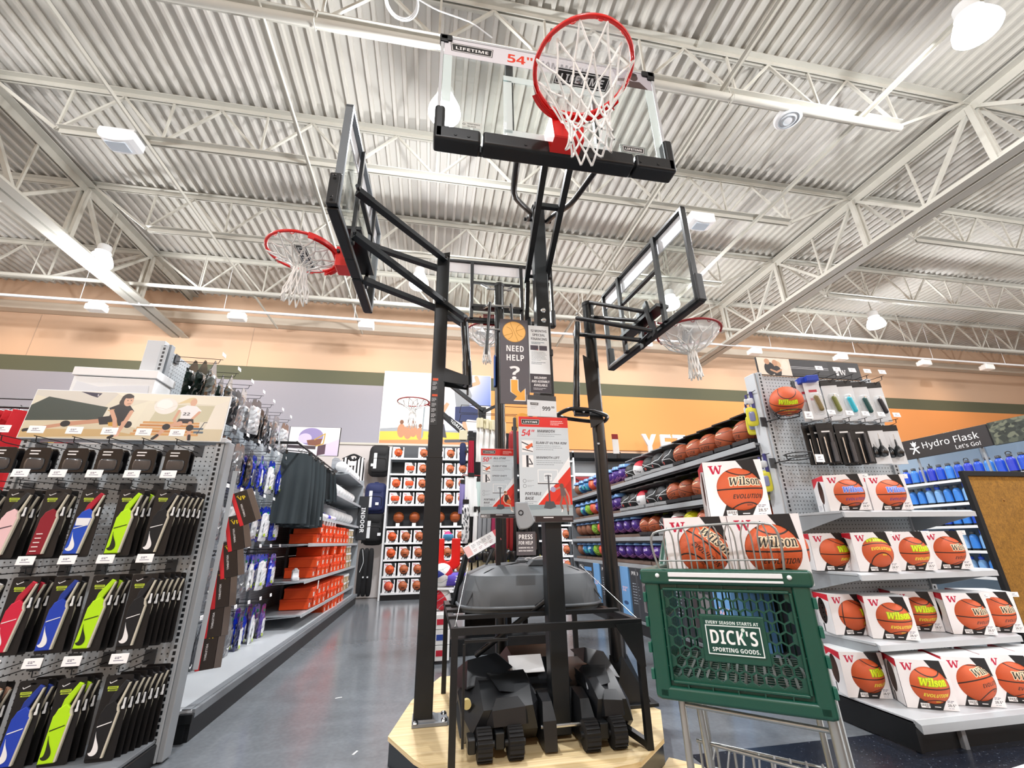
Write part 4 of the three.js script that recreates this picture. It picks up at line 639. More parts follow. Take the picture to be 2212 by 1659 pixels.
// ======== right gondola: shelves of balls ========
{
  const EX = 2.65, BXX = 3.16, Z0 = -3.14, Z1 = -8.2, H = [1.85, 1.46, 1.13, 0.8];
  const t = thing('ball_shelving', 'grey shelving run full of loose basketballs along the right aisle', 'shelving', [0, 0, 0]);
  part(t, 'back_panel', box(0.04, 2.15, Z0 - Z1, BXX, 1.2, (Z0 + Z1) / 2), M.greyDark);
  for (let i = 0; i < 5; i++) part(t, 'upright', rbox(0.05, 2.25, 0.05, BXX - 0.03, 1.13, Z0 - 0.03 - i * 1.26, 0.005), M.greyMid);
  for (const y of H) { const s = part(t, 'shelf', rbox(BXX - EX - 0.01, 0.02, Z0 - Z1, (EX + BXX) / 2, y - 0.012, (Z0 + Z1) / 2, 0.003), M.greyMid); part(s, 'price_rail', rbox(0.014, 0.05, Z0 - Z1, EX, y - 0.02, (Z0 + Z1) / 2, 0.004), M.shelf); part(s, 'under_lip', box(0.008, 0.03, Z0 - Z1, EX + 0.02, y - 0.05, (Z0 + Z1) / 2), M.greyDark); }
  part(t, 'base_deck', rbox(0.56, 0.03, Z0 - Z1, 2.9, 0.14, (Z0 + Z1) / 2, 0.005), M.greyMid); part(t, 'toe_kick', box(0.02, 0.125, Z0 - Z1, 2.65, 0.0625, (Z0 + Z1) / 2), M.black);
  part(t, 'end_panel', rbox(0.55, 2.0, 0.03, 2.92, 1.05, Z1 - 0.02, 0.004), M.greyMid);
  const sn = ['top', 'second', 'third', 'lowest'], holder = new THREE.CylinderGeometry(0.045, 0.06, 0.05, 14), cap = mergeGeometries([new THREE.CylinderGeometry(0.085, 0.1, 0.04, 16).translate(0, 0.1, 0), new THREE.TorusGeometry(0.098, 0.014, 6, 18).rotateX(Math.PI / 2).translate(0, 0.078, 0)].map(plain));
  const capM = phys({ color: '#6f9fd8', roughness: 0.3, clearcoat: 0.6 }), board = box(0.02, 0.28, 0.25, 0.14, 0.03, 0), stand = mergeGeometries([box(0.2, 0.06, 0.22, 0.02, -0.105, 0), box(0.02, 0.035, 0.2, -0.085, -0.09, 0)].map(plain)), tab = box(0.004, 0.05, 0.1, 0.128, 0.12, 0), lid = box(0.2, 0.012, 0.25, 0.05, 0.165, 0), tabM = std('#8fbf3a', 0.5), standM = std('#26272a', 0.5), standG = std('#8d8f90', 0.5);
  const seq = [
    ['elite', 'elite', 'elite', 'elite', 'elite', 'blackBall', 'blackBall', 'blackBall', 'jordan', 'blackBall', 'purple', 'purple', 'purple', 'purple', 'purple', 'coral', 'blueball', 'blueball', 'brownball'],
    ['redball', 'elite', 'plainO', 'elite', 'elite', 'elite', 'blackBall', 'blackBall', 'jordan', 'blackBall', 'blackBall', 'purple', 'purple', 'purple', 'purple', 'coral', 'greenball', 'blueball', 'brownball'],
    ['plainO', 'redball', 'elite', 'elite', 'lime', 'redball', 'blackBall', 'elite', 'elite', 'purple', 'purple', 'purple', 'purple', 'purple', 'coral', 'greenball', 'brownball', 'brownball', 'brownball'],
    ['elite', 'plainO', 'elite', 'lime', 'blackBall', 'blackBall', 'redball', 'purple', 'purple', 'purple', 'purple', 'purple', 'purple', 'purple', 'coral', 'greenball', 'blueball', 'blueball', 'brownball'],
  ];
  const cn = { elite: 'brown-orange', blackBall: 'black white-lined', jordan: 'red, white and black', redball: 'red and white', purple: 'purple swirled', coral: 'coral swirled', blueball: 'blue patterned', brownball: 'brown swirled', greenball: 'green swirled', lime: 'yellow', plainO: 'plain orange' };
  const pr = {};
  H.forEach((y, r) => seq[r].forEach((kind, i) => {
    const wrapped = ['purple', 'coral', 'blueball', 'brownball', 'greenball'].includes(kind);
    const label = `${cn[kind]} basketball ${wrapped ? 'with blue cap' : 'on display stand'}, ${ORD[i]} from near end, ${sn[r]} right-aisle shelf`;
    let o; if (!pr[kind]) { o = pr[kind] = thing('shelf_basketball', label, 'basketball'); const b = part(o, 'ball', smallBall, BT[kind]); b.rotation.y = -Math.PI / 2; if (wrapped) { b.scale.setScalar(0.86); part(o, 'cap', cap, capM); part(o, 'holder', holder.clone().translate(0, -0.14, 0), M.clear); part(o, 'display_stand', stand.clone().translate(0, -0.05, 0), std('#6d5a50', 0.6)); } else { part(o, 'display_board', board, standM); const q = part(o, 'display_stand', stand, kind === 'blackBall' || kind === 'jordan' ? standG : standM); void q; part(o, 'lid_card', lid, kind === 'elite' ? M.black : standG); part(o, 'label_tab', tab, kind === 'elite' ? tabM : TAGW); } }
    else o = copy(pr[kind], null, null, label);
    o.position.set(EX + 0.13, y + (wrapped ? 0.165 : 0.135), -3.36 - i * 0.258 + rr(-0.012, 0.012)); o.rotation.y = 0.16 + rr(-0.12, 0.12);
    const b = o.children[0]; b.rotation.set(rr(-0.25, 0.25), -Math.PI / 2 + rr(-0.35, 0.35), rr(-0.2, 0.2));
  }));
  // cartons on the bottom deck
  const ct = canvasTex(256, 256, (x) => { x.fillStyle = '#33373d'; x.fillRect(0, 0, 256, 256); x.fillStyle = '#6ea3d6'; x.fillRect(190, 0, 66, 256); x.fillStyle = '#5b9ad8'; x.fillRect(78, 30, 90, 24); x.fillStyle = '#7e7a7c'; x.fillRect(86, 70, 84, 140); for (const k of [96, 120, 144]) x.fillRect(k, 60, 12, 150); fillP(x, '#4a4346', [[92, 90], [120, 70], [130, 200], [100, 206]]); greek(x, 16, 80, 50, 8, 14, '#a9b3bd', 4); txt(x, '32"', 222, 118, 34, '#f1c4d2', { w: 44 }); txt(x, 'PRO', 40, 30, 26, '#ddd', {}); disc(x, '#274a78', 222, 190, 18, 10); });
  const cm = map(ct, 0.5); let cp;
  for (let i = 0; i < 4; i++) { const label = `dark printed hoop-set carton, ${ORD[i]} from the near end, below the ball shelves`; let o; if (!cp) { o = cp = thing('hoop_carton', label, 'carton'); part(o, 'carton', planarUV(rbox(1.0, 0.6, 0.42, 0, 0, 0, 0.006), -0.5, -0.3, 1.0, 0.6), cm); part(o, 'tape', box(0.05, 0.602, 0.422, -0.3, 0, 0), std('#3c4046', 0.3)); part(o, 'lid_flaps', [box(0.99, 0.006, 0.2, 0, 0.303, 0.105), box(0.99, 0.006, 0.2, 0, 0.303, -0.105)], std('#3a3d42', 0.6)); } else o = copy(cp, null, null, label); o.position.set(2.85, 0.46, -4.3 - i * 1.05); o.rotation.y = -Math.PI / 2; }
}
// ======== right end cap ========
{
  const PZ = -3.05, X0 = 2.73, X1 = 3.87, XC = (X0 + X1) / 2;
  const t = thing('end_cap_display', 'grey perforated end cap with shelves of boxed basketballs under rows of whistles', 'display', [0, 0, 0]);
  for (const [a, b] of [[0.2, 0.9], [0.905, 1.66], [1.665, 2.42]]) part(t, 'peg_panel', meterUV(box(X1 - X0, b - a, 0.025, XC, (a + b) / 2, PZ)), PEG);
  for (const x of [X0 + 0.01, X1 - 0.01]) part(t, 'upright', meterUV(rbox(0.05, 2.44, 0.06, x, 1.22, PZ, 0.004), 'x', x - 0.025), SLOT);
  part(t, 'side_flange', rbox(0.02, 2.44, 0.12, X0 - 0.02, 1.22, PZ - 0.05, 0.004), M.greyLight);
  for (const y of [1.265, 0.875, 0.48]) {
    const s = part(t, 'shelf', rbox(X1 - X0 - 0.02, 0.018, 0.44, XC, y - 0.01, -2.82, 0.003), M.greyLight);
    part(s, 'front_lip', extr(poly([[0, 0], [0.03, -0.012], [0.03, -0.045], [0.024, -0.045], [0.0, -0.02]]), X1 - X0 - 0.03).rotateY(-Math.PI / 2).translate(X1 - 0.015, y - 0.001, -2.605), M.greyLight);
    for (const x of [X0 + 0.02, X1 - 0.02]) part(s, 'bracket', extr(poly([[0, 0], [0.44, 0], [0.44, -0.03], [0.06, -0.12], [0, -0.12]]), 0.006).rotateY(-Math.PI / 2).translate(x, y - 0.012, -3.03), M.grey);
  }
  part(t, 'base_deck', rbox(1.3, 0.022, 0.68, XC - 0.02, 0.15, -2.72, 0.004), M.greyLight);
  part(t, 'deck_front', extr(poly([[0, 0], [0.035, -0.015], [0.035, -0.055], [0, -0.03]]), 1.3).rotateY(-Math.PI / 2).translate(XC + 0.63, 0.16, -2.385), M.shelf);
  part(t, 'skirt', [box(0.02, 0.14, 0.66, XC - 0.66, 0.08, -2.72), box(1.28, 0.11, 0.02, XC - 0.02, 0.055, -2.42)], M.black);
  part(t, 'deck_foot', rbox(0.03, 0.12, 0.03, X0 + 0.2, 0.06, -2.4, 0.004), M.greyMid);
  // photo header
  const ht = canvasTex(512, 80, (x) => { x.fillStyle = '#26272a'; x.fillRect(0, 0, 512, 80); x.fillStyle = '#efe2cf'; x.fillRect(0, 0, 160, 80); disc(x, '#d8b48e', 92, 30, 22, 18); disc(x, '#1b1c20', 56, 50, 26, 30); disc(x, '#c99a78', 48, 18, 13, 14); disc(x, '#c99a78', 86, 22, 13, 14); disc(x, '#1f2024', 90, 62, 20, 26); lineP(x, '#c99a78', 9, [[60, 56], [86, 66], [110, 54]]); disc(x, '#f4ead8', 134, 30, 16, 24); for (let i = 0; i < 9; i++) { x.fillStyle = i === 4 || i === 5 ? '#c9ccd0' : '#4a4d52'; x.fillRect(160, 6 + i * 7, 190, 2.4); } txt(x, 'W', 420, 50, 34, '#e8e8ea', { font: 'serif' }); x.fillStyle = '#e8e8ea'; x.fillRect(384, 34, 14, 32); });
  const h = thing('photo_header', 'photo header sign of basketball players on top of the boxed-ball end cap', 'sign', [XC - 0.03, 2.505, PZ + 0.02]); part(h, 'board', rbox(1.06, 0.165, 0.015, 0, 0, 0, 0.002), M.black); part(h, 'print', planarUV(new THREE.PlaneGeometry(1.05, 0.16).translate(0, 0, 0.0085), -0.525, -0.08, 1.05, 0.16), map(ht, 0.4));
  // display ball on a ring
  const ring = (y, label) => { const o = thing('ball_ring', label, 'ring holder', [2.8, y, PZ + 0.015]); part(o, 'plate', rbox(0.075, 0.08, 0.012, -0.1, 0, 0, 0.003), M.greyDark); part(o, 'ring', [new THREE.TorusGeometry(0.075, 0.004, 6, 28).rotateX(Math.PI / 2).translate(0.02, 0.015, 0.13), new THREE.TorusGeometry(0.095, 0.004, 6, 28).rotateX(Math.PI / 2).translate(0.02, 0.05, 0.13), rod([-0.1, 0, 0], [-0.03, 0.01, 0.09], 0.005, 6), rod([-0.06, 0.012, 0.1], [-0.065, 0.05, 0.1], 0.004, 6), rod([0.1, 0.012, 0.15], [0.11, 0.05, 0.15], 0.004, 6)], M.black); part(o, 'price_tag', rbox(0.075, 0.06, 0.004, 0.1, 0.0, 0.235, 0.002), TAG); return o; };
  ring(2.0, 'black wire ring bracket holding up the display basketball'); ring(1.66, 'empty black wire ring bracket on the pegboard below the display basketball');
  const db = thing('display_basketball', 'orange basketball with yellow script held on a ring high on the end-cap pegboard', 'basketball', [2.83, 2.145, PZ + 0.145]); const dbb = part(db, 'ball', new THREE.SphereGeometry(0.121, 40, 28), BT.evoY); dbb.rotation.set(0.75, -0.55, 0.35); part(db, 'valve', new THREE.CylinderGeometry(0.004, 0.004, 0.004, 8).translate(0, 0.1205, 0), M.black);
  // pegged packs
  const hx = [3.08, 3.25, 3.4, 3.55, 3.7], wn = ['white and blue carded', 'olive whistle', 'turquoise whistle', 'dark green whistle', 'black whistle'], wc = [std('#7a6a40', 0.5), std('#7a8040', 0.4), std('#2fb6cc', 0.35), std('#164a48', 0.4), std('#191a24', 0.4)];
  const pk = rbox(0.12, 0.33, 0.004, 0, -0.19, 0, 0.002), hd = rbox(0.122, 0.05, 0.007, 0, -0.03, 0, 0.002), tubeG = new THREE.CapsuleGeometry(0.019, 0.1, 5, 12).rotateZ(0.18).translate(0.012, -0.22, 0.02), blis = pillow(0.085, 0.19, 0.04, 1, 5, 7, 0.05).translate(0.01, -0.22, 0.008), cardW = std('#dfe3e6', 0.35), blM = new THREE.MeshPhysicalMaterial({ color: '#f0f4f6', roughness: 0.1, transparent: true, opacity: 0.28, clearcoat: 1 });
  hx.forEach((x, i) => {
    pegHook([x, 2.35, PZ + 0.012], 0, `black peg hook with white tag, ${ORD[i]} from left, upper end-cap row`, null, 0.26, 0.07);
    pegHook([x, 1.975, PZ + 0.012], 0, `black peg hook with white tag, ${ORD[i]} from left, lower end-cap row`, null, 0.26, 0.07);
    let p; for (let k = 0; k < 2; k++) {
      const label = `hanging ${wn[i]} pack, ${k ? 'rear' : 'front'} one, ${ORD[i]} hook of the upper end-cap row`;
      let o; if (!p) { o = p = thing('whistle_pack', label, 'pack'); part(o, 'card', pk, cardW); part(o, 'header', hd, i ? M.black : M.white); part(o, i ? 'whistle' : 'grip', tubeG, wc[i]); part(o, 'blister', blis, blM); if (!i) { part(o, 'blue_cap', rbox(0.09, 0.05, 0.09, 0, -0.012, 0.01, 0.006), std('#1d3fae', 0.5)); part(o, 'red_print', [box(0.06, 0.02, 0.001, 0, -0.11, 0.0031), box(0.06, 0.02, 0.001, 0, -0.18, 0.0031)], std('#c23a4a', 0.5)); } else part(o, 'clip', rbox(0.012, 0.03, 0.01, 0.01, -0.15, 0.026, 0.003), M.chrome); } else o = copy(p, null, null, label);
      o.position.set(x - k * 0.02 - 0.03, 2.335, PZ + 0.2 - k * 0.05); o.rotation.y = -0.35;
    }
    let q; for (let k = 0; k < 3; k++) {
      const pump = i < 3, label = `carded ${pump ? 'ball pump' : 'needle bulb'}, ${['frontmost', 'second', 'third'][k]} on the ${ORD[i]} hook of the lower end-cap row`;
      if (!pump && k > 1) continue;
      let o; if (!q) { o = q = thing(pump ? 'pump_pack' : 'bulb_pack', label, 'pack'); part(o, 'card', rbox(0.12, 0.31, 0.004, 0, -0.17, 0, 0.002), pump ? M.black : std('#d9dde0', 0.35)); part(o, 'header', hd, M.black);
        if (pump) { part(o, 'pump', [new THREE.CylinderGeometry(0.016, 0.016, 0.15, 12).translate(0.02, -0.24, 0.02), new THREE.CylinderGeometry(0.01, 0.01, 0.08, 10).translate(0.02, -0.125, 0.02)], std('#55575c', 0.25, 0.4)); part(o, 'hose', new THREE.CylinderGeometry(0.006, 0.006, 0.2, 8).translate(-0.025, -0.22, 0.015), M.chrome); part(o, 'logo', box(0.06, 0.012, 0.001, 0, -0.075, 0.003), M.white); }
        else { part(o, 'bulb', lathe([[0, -0.055], [0.026, -0.045], [0.034, -0.015], [0.022, 0.02], [0.008, 0.04], [0.005, 0.09], [0, 0.092]], 16).translate(0, -0.22, 0.03), M.blackGloss); part(o, 'needle', new THREE.CylinderGeometry(0.002, 0.002, 0.05, 6).translate(0, -0.11, 0.03), M.chrome); }
      } else o = copy(q, null, null, label);
      o.position.set(x - k * 0.022 - 0.03, 1.955, PZ + 0.215 - k * 0.045); o.rotation.y = -0.35;
    }
  });
  // yellow-and-purple packs on the aisle edge of the end cap
  let ip; [[2.16, 'upper'], [1.62, 'lower']].forEach(([y, n]) => { for (let k = 0; k < 2; k++) { const label = `${k ? 'rear' : 'front'} purple-strapped yellow pack, ${n} pair on the corner of the end cap`; let o; if (!ip) { o = ip = thing('insole_pack', label, 'pack'); part(o, 'bag', pillow(0.1, 0.2, 0.03, 2, 6, 8, 0.15).translate(0, -0.26, 0), std('#d7d23a', 0.35)); part(o, 'window', pillow(0.055, 0.1, 0.014, 2, 5, 6).translate(0, -0.26, 0.014), std('#8088b0', 0.2)); part(o, 'strap', [rbox(0.03, 0.18, 0.012, 0.03, -0.09, 0, 0.004), rbox(0.02, 0.1, 0.012, -0.02, -0.08, 0.006, 0.004)], std('#34347c', 0.5)); part(o, 'cap', pillow(0.09, 0.07, 0.04, 1, 5, 5).translate(0, -0.1, 0), std('#cfd4d8', 0.2)); } else o = copy(ip, null, null, label); o.scale.setScalar(0.85); o.position.set(2.665 + k * 0.03, y + 0.13 - k * 0.06, -3.12 - k * 0.06); o.rotation.y = -0.6; } part(t, 'side_hook', rod([2.7, y + 0.12, -3.2], [2.68, y + 0.12, -3.04], 0.003, 5), M.black); });

  // boxed balls on the shelves
  const put = (k, x, y, z, yaw, l, turn, tilt, roll) => putBox(k, x, y, z, yaw, l, null, turn, tilt, roll);
  const S1 = 1.267, S2 = 0.877, S3 = 0.482, S4 = 0.163, hB = BW / 2;
  put('evoB', 2.93, S1 + hB, -2.74, -0.5, 'boxed basketball with blue script on the top end-cap shelf, beside the empty ring bracket', 0.2);
  put('evoB', 3.27, S1 + hB, -2.74, -0.42, 'boxed basketball with blue script at the right end of the top end-cap shelf', 0.25);
  put('evoY', 2.84, S2 + hB, -2.9, -0.45, 'boxed basketball with yellow script set back at the left of the second end-cap shelf', 0.7);
  put('evoY', 2.98, S2 + hB, -2.72, -0.36, 'boxed basketball with only yellow lower lettering showing, front left of the second end-cap shelf', 0.1, -0.5);
  put('evoY', 3.27, S2 + hB, -2.72, -0.32, 'boxed basketball with large yellow script in the middle of the second end-cap shelf', 0.3);
  put('evoK', 3.58, S2 + hB, -2.72, -0.4, 'boxed basketball with black script at the right of the second end-cap shelf', 0.55);
  put('evoY', 2.86, S3 + hB, -2.92, -0.3, 'boxed basketball set back at left of the third end-cap shelf, side window showing', 0.9);
  put('evoY', 3.0, S3 + hB, -2.73, -0.55, 'boxed basketball with yellow script at the front left of the third end-cap shelf', 0.22);
  put('evoY', 3.42, S3 + hB, -2.9, -0.55, 'boxed basketball with yellow script half hidden in the middle of the third end-cap shelf', 0.3);
  put('evoK', 3.6, S3 + hB, -2.73, -0.42, 'boxed basketball with black script in the right half of the third end-cap shelf', 0.5);
  put('evoK', 3.85, S3 + hB, -2.74, -0.46, 'boxed basketball with black script at the far right end of the third end-cap shelf', 0.55);
  put('evoY', 2.76, S4 + hB, -2.82, -0.36, 'shaded boxed basketball with yellow script at the back left of the bottom deck', 0.6, 0.1);
  put('evoY', 2.94, S4 + hB, -2.58, -0.52, 'boxed basketball with big yellow script at the front left corner of the bottom deck', 0.1, 0.1);
  put('evoK', 3.24, S4 + hB, -2.56, -0.46, 'boxed basketball with tilted cream script, second along the front of the bottom deck', 0.5, -0.35, 0.3);
  put('evoK', 3.52, S4 + hB, -2.55, -0.46, 'boxed basketball with dark script, third along the front of the bottom deck', 0.35, 0.05);
  put('evoK', 3.8, S4 + hB, -2.55, -0.46, 'boxed basketball at the right end of the bottom deck, cut by the picture edge', 0.4, 0.1);
  const ct = rbox(0.05, 0.03, 0.003, 0, 0, 0, 0.001); let c0;
  [[3.02, 1.5, -2.6], [3.36, 1.5, -2.6], [3.06, 1.11, -2.58], [3.36, 1.11, -2.58], [3.67, 1.11, -2.58], [3.68, 0.71, -2.58], [3.93, 0.71, -2.58], [3.6, 0.39, -2.4]].forEach(([x, y, z], i) => { const l = `small white price tag at the ${ORD[i]} tagged ball carton of the end cap`; if (!c0) { c0 = single('price_tag', ct, TAG, l, 'tag', [x, y, z], -0.4); } else copy(c0, [x, y, z], -0.4, l); });
}
// ======== bottle display beyond the end cap ========
{
  const t = thing('bottle_shelving', 'pale shelving run holding rows of blue drink bottles at the right', 'shelving', [7.0, 0, 0]), Z0 = -3.0, Z1 = -6.2, YS = [1.79, 1.49, 1.2, 0.89, 0.58, 0.25];
  part(t, 'back_panel', box(0.04, 2.2, Z0 - Z1, 0.42, 1.15, (Z0 + Z1) / 2), std('#8fa3b5', 0.4));
  for (const y of YS) { const s = part(t, 'shelf', rbox(0.42, 0.015, Z0 - Z1, 0.2, y - 0.008, (Z0 + Z1) / 2, 0.003), M.white); part(s, 'price_rail', rbox(0.012, 0.035, Z0 - Z1, -0.01, y - 0.01, (Z0 + Z1) / 2, 0.003), M.whiteGloss); }
  for (const z of [Z0, (Z0 + Z1) / 2, Z1]) part(t, 'upright', rbox(0.04, 2.3, 0.04, 0.4, 1.15, z, 0.004), M.grey); part(t, 'base', box(0.44, 0.12, Z0 - Z1, 0.2, 0.06, (Z0 + Z1) / 2), M.black);
  const bd = lathe([[0, 0], [0.036, 0], [0.038, 0.006], [0.038, 0.16], [0.034, 0.18], [0.02, 0.198], [0.02, 0.205], [0, 0.205]], 16), lidG = lathe([[0.022, 0.203], [0.024, 0.206], [0.024, 0.235], [0, 0.237]], 14), loop = new THREE.TorusGeometry(0.022, 0.005, 6, 14).translate(0, 0.245, 0), boot = lathe([[0.0385, 0], [0.0395, 0.002], [0.0395, 0.03], [0.0385, 0.032]], 16);
  const cols = [['deep blue', '#1c50c8'], ['pale blue', '#7fb2e6'], ['mid blue', '#3c86dc'], ['sky blue', '#9cc8ee'], ['cobalt', '#2a3fc0'], ['mint', '#8fd8c8'], ['dark green', '#1f5a4c'], ['grey', '#5a666c']].map(([n, c]) => [n, phys({ color: c, roughness: 0.4, clearcoat: 0.3 })]); const P = {}, rn = ['top', 'second', 'third', 'fourth', 'fifth', 'bottom'];
  YS.slice(0, 5).forEach((y, r) => { for (let i = 0; i < 19; i++) {
    const z = Z0 - 0.35 - i * 0.115; if (z < Z1 + 0.2) continue;
    const k = r === 0 && i < 3 ? 5 + i % 3 : r === 0 ? (i * 3) % 3 === 0 && i % 4 === 3 ? 4 : [0, 2, 0, 1][i % 4] : r === 1 ? [1, 2, 2, 1][i % 4] : r === 2 ? [0, 2, 2][i % 3] : r === 3 ? [1, 2, 3][i % 3] : [2, 1, 3, 2][i % 4];
    const label = `${cols[k][0]} drink bottle, ${ORD[i]} from the near end, ${rn[r]} bottle shelf`;
    let o; if (!P[k]) { o = P[k] = thing('drink_bottle', label, 'bottle'); part(o, 'body', bd, cols[k][1]); part(o, 'lid', i % 3 ? lidG : [lidG, loop], k === 6 ? M.greyDark : k % 2 ? cols[0][1] : M.greyDark); part(o, 'boot', boot, M.black); o.scale.set(1.2, 1.02, 1.2); } else o = copy(P[k], null, null, label);
    o.position.set(7.07, y, z); o.rotation.y = i;
  } });
  const hy = canvasTex(512, 128, (x) => { x.fillStyle = '#2b2829'; x.fillRect(0, 0, 512, 128); txt(x, 'Hydro Flask', 296, 52, 56, '#f4f4f4', { w: 330, bold: false }); txt(x, "Let's Go!", 390, 102, 34, '#f4f4f4', { w: 140, bold: false }); lineP(x, '#f4f4f4', 9, [[66, 96], [86, 66], [104, 96]]); lineP(x, '#f4f4f4', 9, [[56, 58], [86, 66], [114, 56]]); disc(x, '#f4f4f4', 86, 36, 15, 14); lineP(x, '#f4f4f4', 6, [[70, 22], [78, 32]]); lineP(x, '#f4f4f4', 6, [[86, 16], [86, 28]]); lineP(x, '#f4f4f4', 6, [[102, 22], [96, 32]]); lineP(x, '#f4f4f4', 9, [[86, 48], [86, 66]]); });
  const s = thing('brand_sign', 'dark header sign with white lettering and raised-hand mark over the drink bottles', 'sign', [7.0, 2.29, -4.76], -Math.PI / 2); part(s, 'board', rbox(1.1, 0.275, 0.03, 0, 0, 0, 0.004), M.black); part(s, 'print', planarUV(new THREE.PlaneGeometry(1.09, 0.27).translate(0, 0, 0.016), -0.545, -0.135, 1.09, 0.27), map(hy, 0.5)); part(s, 'post', [box(0.02, 0.5, 0.02, -0.4, -0.3, -0.03), box(0.02, 0.5, 0.02, 0.4, -0.3, -0.03)], M.grey);
  const cam = canvasTex(256, 64, (x) => { x.fillStyle = '#3a4038'; x.fillRect(0, 0, 256, 64); for (let i = 0; i < 240; i++) disc(x, ['#52584a', '#2a302a', '#6b6f5c', '#20261f'][i % 4], rnd() * 256, rnd() * 64, 3 + rnd() * 9, 2 + rnd() * 5, rnd() * 3); });
  const c = thing('camouflage_sign', 'dark green camouflage header panel to the right of the lettered bottle sign', 'sign', [7.0, 2.29, -3.5], -Math.PI / 2); part(c, 'board', rbox(1.4, 0.29, 0.03, 0, 0, 0, 0.004), M.black); part(c, 'print', planarUV(new THREE.PlaneGeometry(1.39, 0.285).translate(0, 0, 0.016), -0.695, -0.1425, 1.39, 0.285), map(cam, 0.6)); part(c, 'post', box(0.02, 0.5, 0.02, 0.5, -0.3, -0.03), M.grey);
  const p = thing('wrapped_float', 'rolled pink and grey wrapped item lying on top of the bottle shelving', 'roll', [7.02, 2.08, -3.45]); part(p, 'roll', along(new THREE.CapsuleGeometry(0.05, 0.34, 6, 14), [0, 0.06, -0.2], [0, 0.06, 0.2]), std('#d8345e', 0.5)); part(p, 'bag', pillow(0.3, 0.2, 0.3, 2, 7, 7, 0.2).translate(0.02, -0.12, -0.02), std('#a9a4ae', 0.3));
  // cork board
  const corkT = noiseTex(256, [[128, 1], [40, 0.7], [12, 0.4]], 150, 255, 23, true); corkT.repeat.set(2, 2);
  const k = thing('cork_board', 'golden cork board in a black frame at the right edge, standing behind the boxed balls', 'board', [5.72, 0.9, -3.4]); part(k, 'cork', planarUV(box(1.2, 1.46, 0.02), -0.6, -0.73, 1.2, 1.46), map(corkT, 0.85, { color: new THREE.Color('#c08a34') })); part(k, 'frame', [rbox(0.05, 1.56, 0.04, -0.62, 0, 0.005, 0.004), rbox(0.05, 1.56, 0.04, 0.62, 0, 0.005, 0.004), rbox(1.2, 0.05, 0.04, 0, 0.755, 0.005, 0.004), rbox(1.2, 0.05, 0.04, 0, -0.755, 0.005, 0.004)], M.blackMatt); for (const x of [-0.5, 0.5]) part(k, 'foot', [box(0.04, 0.14, 0.4, x, -0.83, 0)], M.black); for (const [a, b] of [[-0.25, 0.5], [-0.12, 0.1], [0.1, -0.2]]) part(k, 'pin', new THREE.SphereGeometry(0.008, 8, 6).translate(a, b, 0.014), std('#8a5a1c', 0.5));
}
// ======== hoops ========
const lifeLogo = (x, cx, cy, w, h) => { const p = (k, c) => fillP(x, c, [[cx - w / 2 - k, cy - h / 2 - k], [cx + w / 2 + k, cy - h / 2 - k], [cx + w / 2 - h * 0.12 + k, cy + h / 2 + k], [cx - w / 2 + h * 0.12 - k, cy + h / 2 + k]]); p(h * 0.1, '#111214'); p(h * 0.03, '#f3f3f3'); p(-h * 0.05, '#111214'); txt(x, 'LIFETIME', cx, cy + h * 0.02, h * 0.6, '#f5f5f5', { w: w * 0.82 }); };
function netOf(R, Yy) {          // 12 cords knotted into diamonds, narrowing to a neck and flaring at the end
  const g = [], N = 12;
  const at = (i, k) => { const a = (i + (k % 2) * 0.5) / N * Math.PI * 2, w = 1 + 0.08 * Math.sin(i * 2.3 + k * 1.7); return [Math.cos(a) * R[k] * w, Yy[k] + 0.012 * Math.sin(i * 1.9 + k), Math.sin(a) * R[k] * w]; };
  for (let k = 0; k < 6; k++) for (let i = 0; i < N; i++) {
    const a = at(i, k), l = k % 2 ? [at(i, k + 1), at(i + 1, k + 1)] : [at(i - 1, k + 1), at(i, k + 1)];
    for (const b of l) { const m = [(a[0] + b[0]) / 2 * 0.97, (a[1] + b[1]) / 2 - 0.006, (a[2] + b[2]) / 2 * 0.97]; g.push(new THREE.TubeGeometry(new THREE.CatmullRomCurve3([V(...a), V(...m), V(...b)]), 4, 0.0052, 5)); }
    if (k) g.push(new THREE.SphereGeometry(0.0068, 6, 5).translate(...a));
  }
  return mergeGeometries(g.map(plain));
}
const netGeo = netOf([0.226, 0.165, 0.122, 0.1, 0.092, 0.096, 0.105], [0, -0.13, -0.22, -0.29, -0.35, -0.41, -0.47]), tailNet = netOf([0.226, 0.17, 0.1, 0.03, 0.035, 0.045, 0.05], [0, -0.06, -0.11, -0.14, -0.22, -0.3, -0.36]);
const longNet = (() => { return netOf([0.226, 0.145, 0.085, 0.036, 0.05, 0.075, 0.085], [0, -0.035, -0.07, -0.11, -0.2, -0.3, -0.38]); })();
const insertTex = canvasTex(256, 64, (x) => { x.fillStyle = '#0f1012'; x.fillRect(0, 0, 256, 64); x.strokeStyle = '#f2f2f2'; x.lineWidth = 4; x.strokeRect(6, 6, 244, 52); txt(x, 'LIFETIME', 128, 34, 44, '#f5f5f5', { w: 214 }); });
const sheetM = new THREE.MeshPhysicalMaterial({ color: '#f2f5f6', roughness: 0.12, transparent: true, opacity: 0.3, clearcoat: 1, clearcoatRoughness: 0.1 });
const sheetGeo = (() => { const g = new THREE.CircleGeometry(0.222, 48).rotateX(Math.PI / 2); const h = new THREE.RingGeometry(0.001, 0.222, 40, 9).rotateX(Math.PI / 2), p = h.attributes.position; for (let i = 0; i < p.count; i++) { const x = p.getX(i), z = p.getZ(i), r = Math.hypot(x, z) / 0.222; p.setY(i, (1 - r * r) * (-0.03 + 0.012 * Math.sin(x * 60 + z * 35) + 0.01 * Math.sin(z * 90 - x * 20))); } h.computeVertexNormals(); void g; return h; })();
